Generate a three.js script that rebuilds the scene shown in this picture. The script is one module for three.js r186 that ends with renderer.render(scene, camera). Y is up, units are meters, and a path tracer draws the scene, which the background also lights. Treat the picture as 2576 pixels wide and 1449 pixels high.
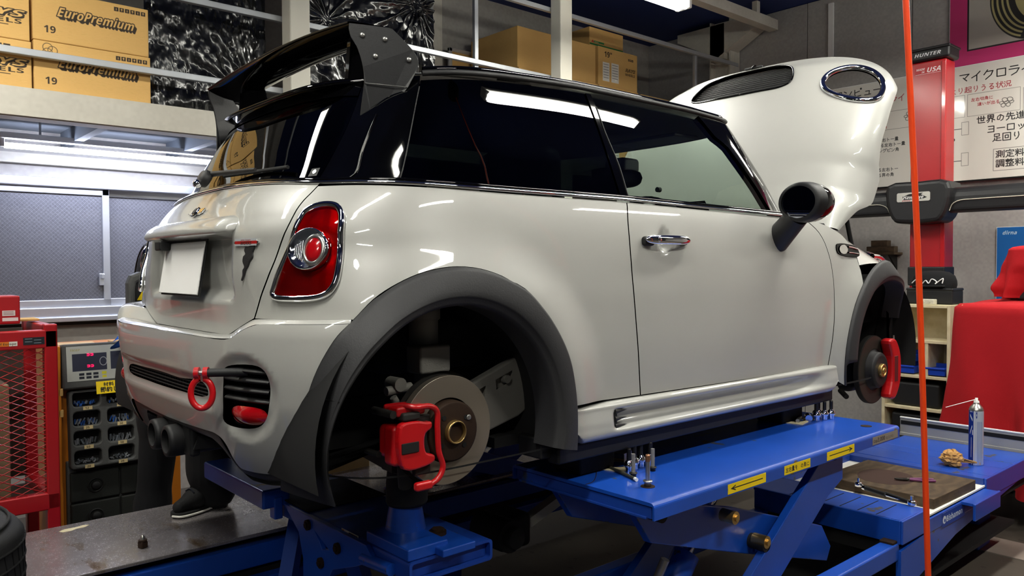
import * as THREE from 'three';
import { RoundedBoxGeometry } from 'three/addons/geometries/RoundedBoxGeometry.js';
import { mergeGeometries, mergeVertices, toCreasedNormals } from 'three/addons/utils/BufferGeometryUtils.js';
import { RectAreaLightUniformsLib } from 'three/addons/lights/RectAreaLightUniformsLib.js';
import { MarchingCubes } from 'three/addons/objects/MarchingCubes.js';

RectAreaLightUniformsLib.init();
const scene = new THREE.Scene();
const renderer = new THREE.WebGLRenderer({ antialias: true });
renderer.toneMapping = THREE.LinearToneMapping;
renderer.toneMappingExposure = 3.05;
renderer.shadowMap.enabled = true;
renderer.shadowMap.type = THREE.PCFSoftShadowMap;
const camera = new THREE.PerspectiveCamera(40.392, 2576 / 1449, 0.05, 60);
camera.position.set(-1.2, 1.5, 2.385);
camera.up.set(0.02088, 0.99964, -0.017);
camera.lookAt(-1.2 + 0.658016, 1.5 - 0.026545, 2.385 - 0.752536);
scene.background = new THREE.Color(0x020308);          // night outside the workshop; the room is closed
const LAMP = { tube: 30, cool: 0xdfe6ff, warm: 0xfdfbf0 };
// ---------- small helpers ----------
let seed = 12345;
const rnd = () => { seed = (seed * 1664525 + 1013904223) >>> 0; return seed / 4294967296; };
const V = (x, y, z) => new THREE.Vector3(x, y, z);
const taken = {};
function numbered(n) { taken[n] = (taken[n] ?? -1) + 1; return taken[n] ? `${n}_${String(taken[n]).padStart(3, '0')}` : n; }
function shadowed(m) { m.castShadow = true; m.receiveShadow = true; return m; }
function prep(g) {                                            // non-indexed with position, normal and uv only, so that anything can be merged
  if (g.index) g = g.toNonIndexed();
  for (const k of Object.keys(g.attributes)) if (!['position', 'normal', 'uv'].includes(k)) g.deleteAttribute(k);
  if (!g.attributes.normal) g.computeVertexNormals();
  if (!g.attributes.uv) g.setAttribute('uv', new THREE.BufferAttribute(new Float32Array(g.attributes.position.count * 2), 2));
  g.morphAttributes = {};
  return g;
}
const merge = (gs) => gs.length === 1 ? prep(gs[0]) : mergeGeometries(gs.map(prep));
function mesh(name, geo, mat, parent = scene) {
  const m = shadowed(new THREE.Mesh(Array.isArray(geo) ? merge(geo) : geo, mat));
  m.name = parent === scene ? numbered(name) : name;
  parent.add(m); return m;
}
function tag(o, label, category, group, kind) {
  o.userData.label = label; o.userData.category = category;
  if (group) o.userData.group = group; if (kind) o.userData.kind = kind;
  return o;
}
function thing(name, label, category, [x, y, z] = [0, 0, 0], turn = 0, group) {
  const o = new THREE.Group(); o.name = numbered(name); scene.add(o);
  o.position.set(x, y, z); o.rotation.y = turn;
  return tag(o, label, category, group);
}
function struct(name, geo, mat, parent = scene) { const m = mesh(name, geo, mat, parent); if (parent === scene) m.userData.kind = 'structure'; return m; }
function dup(root, [x, y, z], turn, label) {
  const r = root.clone(); r.name = numbered(root.name.replace(/_\d{3}$/, '')); scene.add(r);
  r.userData = { ...root.userData }; r.position.set(x, y, z); r.rotation.y = turn;
  if (label) r.userData.label = label; return r;
}
function part(p, label) { p.userData.label = label; return p; }
// geometry makers: all return BufferGeometry, size and centre given in the parent's frame
const box = (w, h, d, x = 0, y = 0, z = 0) => boxUV(new THREE.BoxGeometry(w, h, d), w, h, d).translate(x, y, z);
function boxUV(g, w, h, d) {                                   // uv in metres
  const n = g.attributes.normal, u = g.attributes.uv, p = g.attributes.position;
  for (let i = 0; i < n.count; i++) {
    const ax = Math.abs(n.getX(i)), ay = Math.abs(n.getY(i));
    if (ax > .9) u.setXY(i, p.getZ(i), p.getY(i)); else if (ay > .9) u.setXY(i, p.getX(i), p.getZ(i)); else u.setXY(i, p.getX(i), p.getY(i));
  }
  return g;
}
const rbox = (w, h, d, r, x = 0, y = 0, z = 0, s = 2) => {
  const g = new RoundedBoxGeometry(w, h, d, s, Math.min(r, w / 2.01, h / 2.01, d / 2.01));
  const n = g.attributes.normal, u = g.attributes.uv, p = g.attributes.position;
  for (let i = 0; i < n.count; i++) {
    const ax = Math.abs(n.getX(i)), ay = Math.abs(n.getY(i)), az = Math.abs(n.getZ(i));
    if (ax >= ay && ax >= az) u.setXY(i, p.getZ(i), p.getY(i)); else if (ay >= az) u.setXY(i, p.getX(i), p.getZ(i)); else u.setXY(i, p.getX(i), p.getY(i));
  }
  return g.translate(x, y, z);
};
const cyl = (r1, r2, h, x = 0, y = 0, z = 0, n = 20, open = false) => new THREE.CylinderGeometry(r1, r2, h, n, 1, open).translate(x, y, z);
const cylZ = (r1, r2, h, x = 0, y = 0, z = 0, n = 20, open = false) => new THREE.CylinderGeometry(r1, r2, h, n, 1, open).rotateX(Math.PI / 2).translate(x, y, z);
const cylX = (r1, r2, h, x = 0, y = 0, z = 0, n = 20, open = false) => new THREE.CylinderGeometry(r1, r2, h, n, 1, open).rotateZ(-Math.PI / 2).translate(x, y, z);
function rod(a, b, r, n = 10, r2 = r) {
  const A = V(...a), B = V(...b), d = B.clone().sub(A), g = new THREE.CylinderGeometry(r2, r, d.length(), n);
  g.applyQuaternion(new THREE.Quaternion().setFromUnitVectors(V(0, 1, 0), d.clone().normalize()));
  return g.translate((A.x + B.x) / 2, (A.y + B.y) / 2, (A.z + B.z) / 2);
}
const tube = (pts, r, n = 40, m = 8, closed = false) => new THREE.TubeGeometry(new THREE.CatmullRomCurve3(pts.map(p => V(...p)), closed, 'centripetal'), n, r, m, closed);
const lathe = (pts, n = 24) => new THREE.LatheGeometry(pts.map(p => new THREE.Vector2(...p)), n);
function bar(a, b, w, h, roll = 0) {                            // a box beam between two points, h across the up direction
  const A = V(...a), B = V(...b), d = B.clone().sub(A), L = d.length(); d.normalize();
  const g = boxUV(new THREE.BoxGeometry(L, h, w), L, h, w);
  let up = V(0, 1, 0); const side = V().crossVectors(d, up); if (side.length() < 1e-4) side.set(0, 0, 1); side.normalize(); up = V().crossVectors(side, d);
  g.applyMatrix4(new THREE.Matrix4().makeBasis(d, up, side));
  return g.translate((A.x + B.x) / 2, (A.y + B.y) / 2, (A.z + B.z) / 2);
}
function extrude(pts, depth, { bevel = 0, holes = [], seg = 2, curve = 6 } = {}) {
  const s = pts instanceof THREE.Shape ? pts : new THREE.Shape(pts.map(p => new THREE.Vector2(...p)));
  for (const h of holes) s.holes.push(h instanceof THREE.Path ? h : new THREE.Path(h.map(p => new THREE.Vector2(...p))));
  const g = new THREE.ExtrudeGeometry(s, { depth: depth - 2 * bevel, bevelEnabled: bevel > 0, bevelThickness: bevel, bevelSize: bevel, bevelOffset: -bevel, bevelSegments: seg, curveSegments: curve });
  return g.translate(0, 0, -depth / 2 + bevel);
}
const circlePts = (x, y, r, n = 16) => Array.from({ length: n }, (_, i) => [x + r * Math.cos(i / n * 2 * Math.PI), y + r * Math.sin(i / n * 2 * Math.PI)]);
function rrect(w, h, r, n = 5, x = 0, y = 0) {
  const o = [];
  for (const [sx, sy, a0] of [[1, -1, -90], [1, 1, 0], [-1, 1, 90], [-1, -1, 180]])
    for (let i = 0; i <= n; i++) { const a = (a0 + 90 * i / n) * Math.PI / 180; o.push([x + sx * (w / 2 - r) + r * Math.cos(a), y + sy * (h / 2 - r) + r * Math.sin(a)]); }
  return o;
}
// open or closed smooth curve through 2D points
function smooth(pts, k = 6, closed = false) {
  const c = new THREE.CatmullRomCurve3(pts.map(p => V(p[0], p[1], 0)), closed, 'centripetal');
  return c.getPoints((pts.length - (closed ? 0 : 1)) * k).slice(0, closed ? -1 : undefined).map(p => [p.x, p.y]);
}
// ---------- patches of a parametric surface, cut to an outline ----------
const nrmOf = (S, u, y) => {
  const e = 6e-4, a = S(u + e, y), b = S(u - e, y), c = S(u, y + e), d = S(u, y - e);
  const n = V(a[0] - b[0], a[1] - b[1], a[2] - b[2]).cross(V(c[0] - d[0], c[1] - d[1], c[2] - d[2]));
  return n.lengthSq() > 0 ? n.normalize() : n.set(0, 1, 0);
};
const offs = (S, f) => (u, y) => { const p = S(u, y), n = nrmOf(S, u, y), d = typeof f === 'function' ? f(u, y) : f; return [p[0] + n.x * d, p[1] + n.y * d, p[2] + n.z * d]; };
const mir = (o) => o.map(([u, y]) => [-u, y]).reverse();
const inPoly = (o, u, y) => { let c = false; for (let i = 0, j = o.length - 1; i < o.length; j = i++) if ((o[i][1] > y) !== (o[j][1] > y) && u < (o[j][0] - o[i][0]) * (y - o[i][1]) / (o[j][1] - o[i][1]) + o[i][0]) c = !c; return c; };
function clipCell(poly, u0, u1, y0, y1) {
  let o = poly;
  for (const [ax, v, s] of [[0, u0, 1], [0, u1, -1], [1, y0, 1], [1, y1, -1]]) {
    const r = [];
    for (let i = 0; i < o.length; i++) {
      const a = o[i], b = o[(i + 1) % o.length], da = s * (a[ax] - v), db = s * (b[ax] - v);
      if (da >= 0) r.push(a);
      if ((da > 0 && db < 0) || (da < 0 && db > 0)) { const t = da / (da - db); r.push([a[0] + (b[0] - a[0]) * t, a[1] + (b[1] - a[1]) * t]); }
    }
    o = r; if (o.length < 3) return null;
  }
  return o;
}
function panel(S, outline, { holes = [], du = 0.02, dy = 0.02, flange = 0.012, flip = false } = {}) {
  let poly = outline;
  for (const h of holes) {                                      // join each hole to the outline by a bridge
    let best = [1e9, 0, 0];
    poly.forEach((p, i) => h.forEach((q, j) => { const d = Math.hypot(p[0] - q[0], p[1] - q[1]); if (d < best[0]) best = [d, i, j]; }));
    let hh = [...h.slice(best[2]), ...h.slice(0, best[2])];
    const area = (o) => o.reduce((s, p, i) => { const q = o[(i + 1) % o.length]; return s + p[0] * q[1] - q[0] * p[1]; }, 0);
    if (area(poly) * area(h) > 0) hh = [hh[0], ...hh.slice(1).reverse()];
    poly = [...poly.slice(0, best[1] + 1), ...hh, hh[0], ...poly.slice(best[1])];
  }
  const us = poly.map(p => p[0]), ys = poly.map(p => p[1]);
  const U0 = Math.min(...us), U1 = Math.max(...us), Y0 = Math.min(...ys), Y1 = Math.max(...ys);
  const nu = Math.max(1, Math.ceil((U1 - U0) / du)), ny = Math.max(1, Math.ceil((Y1 - Y0) / dy));
  const pos = [], nor = [], uv = [], cache = new Map();
  const at = (u, y) => {
    const k = u.toFixed(5) + ',' + y.toFixed(5); let v = cache.get(k);
    if (!v) { const p = S(u, y), n = nrmOf(S, u, y); v = [p, n]; cache.set(k, v); }
    return v;
  };
  const put = ([u, y]) => { const [p, n] = at(u, y); pos.push(...p); nor.push(n.x, n.y, n.z); uv.push(p[0] + p[2], p[1]); };
  const tri = (a, b, c) => { if (flip) { put(a); put(c); put(b); } else { put(a); put(b); put(c); } };
  const touched = new Uint8Array(nu * ny), cu = (U1 - U0) / nu, cy = (Y1 - Y0) / ny;
  for (let i = 0; i < poly.length; i++) {
    const a = poly[i], b = poly[(i + 1) % poly.length];
    const i0 = Math.max(0, Math.floor((Math.min(a[0], b[0]) - U0) / cu - 1e-6)), i1 = Math.min(nu - 1, Math.floor((Math.max(a[0], b[0]) - U0) / cu + 1e-6));
    const j0 = Math.max(0, Math.floor((Math.min(a[1], b[1]) - Y0) / cy - 1e-6)), j1 = Math.min(ny - 1, Math.floor((Math.max(a[1], b[1]) - Y0) / cy + 1e-6));
    for (let p = i0; p <= i1; p++) for (let q = j0; q <= j1; q++) touched[p * ny + q] = 1;
  }
  for (let i = 0; i < nu; i++) for (let j = 0; j < ny; j++) {
    const u0 = U0 + cu * i, u1 = u0 + cu, y0 = Y0 + cy * j, y1 = y0 + cy;
    if (!touched[i * ny + j]) {
      if (inPoly(poly, (u0 + u1) / 2, (y0 + y1) / 2)) { tri([u0, y0], [u1, y0], [u1, y1]); tri([u0, y0], [u1, y1], [u0, y1]); }
      continue;
    }
    const c = clipCell(poly, u0, u1, y0, y1); if (!c) continue;
    const vs = c.map(p => new THREE.Vector2((p[0] - u0) / cu, (p[1] - y0) / cy));
    const ccw = !THREE.ShapeUtils.isClockWise(vs);
    for (const [a, b, d] of THREE.ShapeUtils.triangulateShape(vs, [])) {
      const A = c[a], B = c[b], D = c[d], ar = (B[0] - A[0]) * (D[1] - A[1]) - (D[0] - A[0]) * (B[1] - A[1]);
      if (Math.abs(ar) < 1e-12) continue;
      if (ar > 0) tri(A, B, D); else tri(A, D, B);
    }
  }
  if (flange > 0) for (const lp of [outline, ...holes]) {        // folded edge
    for (let i = 0; i < lp.length; i++) {
      const a = lp[i], b = lp[(i + 1) % lp.length], [pa, na] = at(...a), [pb, nb] = at(...b);
      const A = V(...pa), B = V(...pb), A2 = A.clone().addScaledVector(na, -flange), B2 = B.clone().addScaledVector(nb, -flange);
      const fn = V().crossVectors(B.clone().sub(A), A2.clone().sub(A)); if (fn.lengthSq() < 1e-14) continue; fn.normalize();
      for (const q of [A, A2, B, B, A2, B2]) { pos.push(q.x, q.y, q.z); nor.push(fn.x, fn.y, fn.z); uv.push(q.x + q.z, q.y); }
    }
  }
  const g = new THREE.BufferGeometry();
  g.setAttribute('position', new THREE.Float32BufferAttribute(pos, 3));
  g.setAttribute('normal', new THREE.Float32BufferAttribute(nor, 3));
  g.setAttribute('uv', new THREE.Float32BufferAttribute(uv, 2));
  return g;
}
// a rectangular grid of a surface function of (s, t), both 0..1
function gridSurf(F, ns, nt, flip = false) {
  const pos = [], uv = [], idx = [];
  for (let i = 0; i <= ns; i++) for (let j = 0; j <= nt; j++) { const p = F(i / ns, j / nt); pos.push(...p); uv.push(p[0] + p[2], p[1]); }
  for (let i = 0; i < ns; i++) for (let j = 0; j < nt; j++) {
    const a = i * (nt + 1) + j, b = a + nt + 1;
    if (flip) idx.push(a, a + 1, b, b, a + 1, b + 1); else idx.push(a, b, a + 1, b, b + 1, a + 1);
  }
  const g = new THREE.BufferGeometry();
  g.setAttribute('position', new THREE.Float32BufferAttribute(pos, 3)); g.setAttribute('uv', new THREE.Float32BufferAttribute(uv, 2));
  g.setIndex(idx); g.computeVertexNormals(); return g;
}
const along = (S, pts, off = 0) => pts.map(([u, y]) => offs(S, off)(u, y));
// the u at which a hull reaches a given x at height y (right side)
function uAt(S, x, y) { let a = 0.02, b = 2.98; for (let i = 0; i < 40; i++) { const m = (a + b) / 2; if (S(m, y)[0] < x) a = m; else b = m; } return (a + b) / 2; }
// ---------- textures ----------
function noise2(w, h, cells, sd = 1) {                          // tileable value noise, 0..1
  let s = sd * 7919 + 17; const r = () => { s = (s * 1664525 + 1013904223) >>> 0; return s / 4294967296; };
  const n = cells, t = Float32Array.from({ length: n * n }, r), o = new Float32Array(w * h);
  for (let y = 0; y < h; y++) for (let x = 0; x < w; x++) {
    const fx = x / w * n, fy = y / h * n, ix = Math.floor(fx), iy = Math.floor(fy), tx = fx - ix, ty = fy - iy, sx = tx * tx * (3 - 2 * tx), sy = ty * ty * (3 - 2 * ty);
    const g = (a, b) => t[((b + n) % n) * n + ((a + n) % n)];
    o[y * w + x] = (g(ix, iy) * (1 - sx) + g(ix + 1, iy) * sx) * (1 - sy) + (g(ix, iy + 1) * (1 - sx) + g(ix + 1, iy + 1) * sx) * sy;
  }
  return o;
}
function fbm(w, h, base, oct, sd) { const o = new Float32Array(w * h); let a = 0.5, s = 0; for (let k = 0; k < oct; k++) { const n = noise2(w, h, base << k, sd + k * 13); for (let i = 0; i < o.length; i++) o[i] += n[i] * a; s += a; a *= 0.55; } for (let i = 0; i < o.length; i++) o[i] /= s; return o; }
function dataTex(w, h, f, srgb = true, rep = 1) {
  const d = new Uint8Array(w * h * 4);
  for (let y = 0; y < h; y++) for (let x = 0; x < w; x++) { const c = f(x, y, y * w + x), i = (y * w + x) * 4; d[i] = c[0]; d[i + 1] = c[1]; d[i + 2] = c[2]; d[i + 3] = 255; }
  const t = new THREE.DataTexture(d, w, h); t.magFilter = THREE.LinearFilter; t.minFilter = THREE.LinearMipmapLinearFilter; t.generateMipmaps = true; t.wrapS = t.wrapT = THREE.RepeatWrapping;
  t.repeat.set(rep, rep); if (srgb) t.colorSpace = THREE.SRGBColorSpace; t.needsUpdate = true; return t;
}
function canvasTex(w, h, draw) {
  const c = document.createElement('canvas'); c.width = w; c.height = h; const g = c.getContext('2d'); draw(g, w, h);
  const t = new THREE.CanvasTexture(c); t.colorSpace = THREE.SRGBColorSpace; t.anisotropy = 4; return t;
}
const mixc = (a, b, t) => [a[0] + (b[0] - a[0]) * t, a[1] + (b[1] - a[1]) * t, a[2] + (b[2] - a[2]) * t];
const cl = (v) => Math.max(0, Math.min(255, v));
const std = (color, roughness = 0.6, metalness = 0, more = {}) => new THREE.MeshStandardMaterial({ color, roughness, metalness, ...more });
const phys = (color, roughness, metalness, more = {}) => new THREE.MeshPhysicalMaterial({ color, roughness, metalness, ...more });
// a flat printed sheet of w x h metres, facing +z, 0.5 mm thick
function sheet(name, w, h, tex, parent, pos, rot = [0, 0, 0], rough = 0.5, thick = 0.0006) {
  const g = new THREE.BoxGeometry(w, h, thick);
  const m = mesh(name, g, std(0xffffff, rough, 0, { map: tex }), parent); m.position.set(...pos); m.rotation.set(...rot); return m;
}
// ---------- materials ----------
const N1 = fbm(256, 256, 4, 6, 3), N2 = fbm(256, 256, 8, 5, 9), N3 = noise2(256, 256, 64, 5), N4 = fbm(512, 512, 4, 7, 21);
const grain = dataTex(256, 256, (x, y, i) => { const v = 128 + (N3[i] - .5) * 120 + (N2[i] - .5) * 60; return [v, v, v]; }, false, 6);
const steelMap = dataTex(512, 512, (x, y, i) => { const s = N4[i], k = N4[(y * 512 + ((x * 3) % 512))]; let c = mixc([140, 134, 134], [178, 172, 174], s); if (k > .62) c = mixc(c, [104, 84, 62], Math.min(1, (k - .62) * 5)); return c.map(cl); }, true, 1);
function wornPaint(base, rust, amount, sd) {                     // painted steel, scuffed and chipped in patches
  const a = fbm(512, 512, 3, 6, sd), b = fbm(512, 512, 16, 4, sd + 40);
  return dataTex(512, 512, (x, y, i) => {
    let c = mixc(base.map(v => v * .9), base.map(v => v * 1.1), a[i]);
    const k = a[i] * .55 + b[i] * .45;
    if (k > amount) c = mixc(c, rust, Math.min(1, (k - amount) * 14));
    return c.map(cl);
  }, true, 1.3);
}
const M = {
  paint: phys(0xadada8, .40, .0, { clearcoat: 1, clearcoatRoughness: .025 }),
  gloss: phys(0x040405, .04, 0, { ior: 1.45 }),
  plastic: std(0x2b2b2d, .62, 0, { bumpMap: grain, bumpScale: .0004 }),
  plasticDark: std(0x111113, .6),
  black: std(0x070708, .9),
  well: std(0x0d0d0e, .95),
  satin: phys(0x1d1d1f, .45, 0, { bumpMap: grain, bumpScale: .0003 }),
  chrome: std(0xf0f0f2, .05, 1),
  alu: std(0xd9dce2, .34, .75),
  glassDark: phys(0x0d100f, 0, 0, { transmission: 1, ior: 1.5, thickness: 0 }),
  glassClear: phys(0xdfe9e2, 0, 0, { transmission: 1, ior: 1.5, thickness: 0 }),
  lampRed: phys(0xb00712, .18, 0, { clearcoat: 1, clearcoatRoughness: .02 }),
  lampGlass: phys(0xd8040f, .03, 0, { transmission: 1, ior: 1.5, thickness: 0 }),
  lampBack: std(0xc8c8c8, .34, .8, { bumpMap: dataTex(64, 64, (x, y) => { const v = ((x % 16) < 8 ? x % 8 : 8 - x % 8) * 14 + ((y % 16) < 8 ? y % 8 : 8 - y % 8) * 14; return [v, v, v]; }, false, 5), bumpScale: .0016 }),
  lampRedDeep: phys(0x5a0208, .25, 0, { clearcoat: 1, clearcoatRoughness: .02 }),
  lampClear: phys(0xf4f6f8, .02, 0, { transmission: 1, ior: 1.5, thickness: 0 }),
  rubber: std(0x151516, .8, 0, { bumpMap: grain, bumpScale: .0006 }),
  red: phys(0xc00a14, .35, 0, { clearcoat: .7, clearcoatRoughness: .08 }),
  caliper: phys(0xb80a12, .4, 0, { clearcoat: .5, clearcoatRoughness: .15 }),
  caliperWorn: phys(0x9c0c14, .5, 0, { clearcoat: .2, clearcoatRoughness: .3 }),
  disc: std(0xb3a898, .33, .8),
  rust: std(0x6b5134, .72, .35, { map: dataTex(256, 256, (x, y, i) => mixc([96, 70, 42], [128, 116, 98], N1[i]).map(cl), true, 14) }),
  ironDark: std(0x2a2826, .7, .4),
  castAlu: std(0x8d8a84, .6, .35, { bumpMap: grain, bumpScale: .0006 }),
  brass: std(0xc9a86a, .3, .9),
  blue: phys(0xffffff, .38, 0, { map: wornPaint([18, 74, 176], [92, 70, 44], .70, 5), clearcoat: .35, clearcoatRoughness: .2 }),
  blueWorn: phys(0xffffff, .5, 0, { map: wornPaint([18, 66, 164], [72, 58, 40], .585, 15), clearcoat: .2, clearcoatRoughness: .3 }),
  deck: std(0xffffff, .42, .55, { map: steelMap, roughnessMap: grain }),
  steel: std(0xb9b8b4, .3, .9),
  boltDark: std(0x3c3a37, .42, .8),
  redSteel: phys(0xb3101a, .42, 0, { clearcoat: .3, clearcoatRoughness: .2 }),
  cream: std(0xcfcbb8, .6),
  paperWhite: std(0xf2efe6, .8),
  wood: std(0xffffff, .7, 0, { map: dataTex(256, 256, (x, y, i) => { const g = Math.sin((y + N1[i] * 40) * .42) * .5 + .5; return mixc([196, 158, 108], [222, 190, 140], g * .6 + N3[i] * .4).map(cl); }, true, 2) }),
  woodDark: std(0xffffff, .82, 0, { map: dataTex(256, 256, (x, y, i) => { const g = Math.sin((y + N1[i] * 60) * .25) * .5 + .5; return mixc([58, 46, 34], [104, 84, 60], g * .4 + N1[i] * .6).map(cl); }, true, 2) }),
  pale: std(0xffffff, .75, 0, { map: dataTex(256, 256, (x, y, i) => mixc([205, 190, 150], [232, 222, 190], N2[i]).map(cl), true, 3) }),
  card: std(0xffffff, .82, 0, { map: dataTex(256, 256, (x, y, i) => mixc([206, 164, 96], [216, 176, 108], N2[i] * .6 + N3[i] * .4).map(cl), true, 3) }),
  beamPaint: std(0xffffff, .6, 0, { map: dataTex(256, 256, (x, y, i) => mixc([186, 182, 170], [212, 208, 196], N1[i] * .7 + N3[i] * .3).map(cl), true, 1) }),
  vinyl: phys(0x0b0c0f, .22, 0, { clearcoat: .6, clearcoatRoughness: .12 }),
  redCloth: std(0xb40b17, .92, 0, { bumpMap: grain, bumpScale: .0006 }),
  trouser: std(0x0c0d11, .95, 0, { bumpMap: grain, bumpScale: .0012 }),
  denim: std(0x0a1020, .95),
  shoe: std(0x101012, .8, 0, { bumpMap: grain, bumpScale: .0012 }),
  skin: std(0xc79a7c, .55),
  hair: std(0x14100d, .8),
  orange: phys(0xff4a08, .5, 0, { clearcoat: .3 }),
  orangePaint: phys(0xd07a18, .5, 0, { clearcoat: .3, clearcoatRoughness: .2 }),
  panelGrey: std(0x4b4c4b, .65, 0, { bumpMap: grain, bumpScale: .0008 }),
  white: std(0xf3f3f1, .5),
  yellow: std(0xf2d40c, .55),
  seat: std(0x1c1d20, .85),
  cover: phys(0xb7c0c2, .25, 0, { transmission: .65, thickness: 0 }),
};
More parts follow.
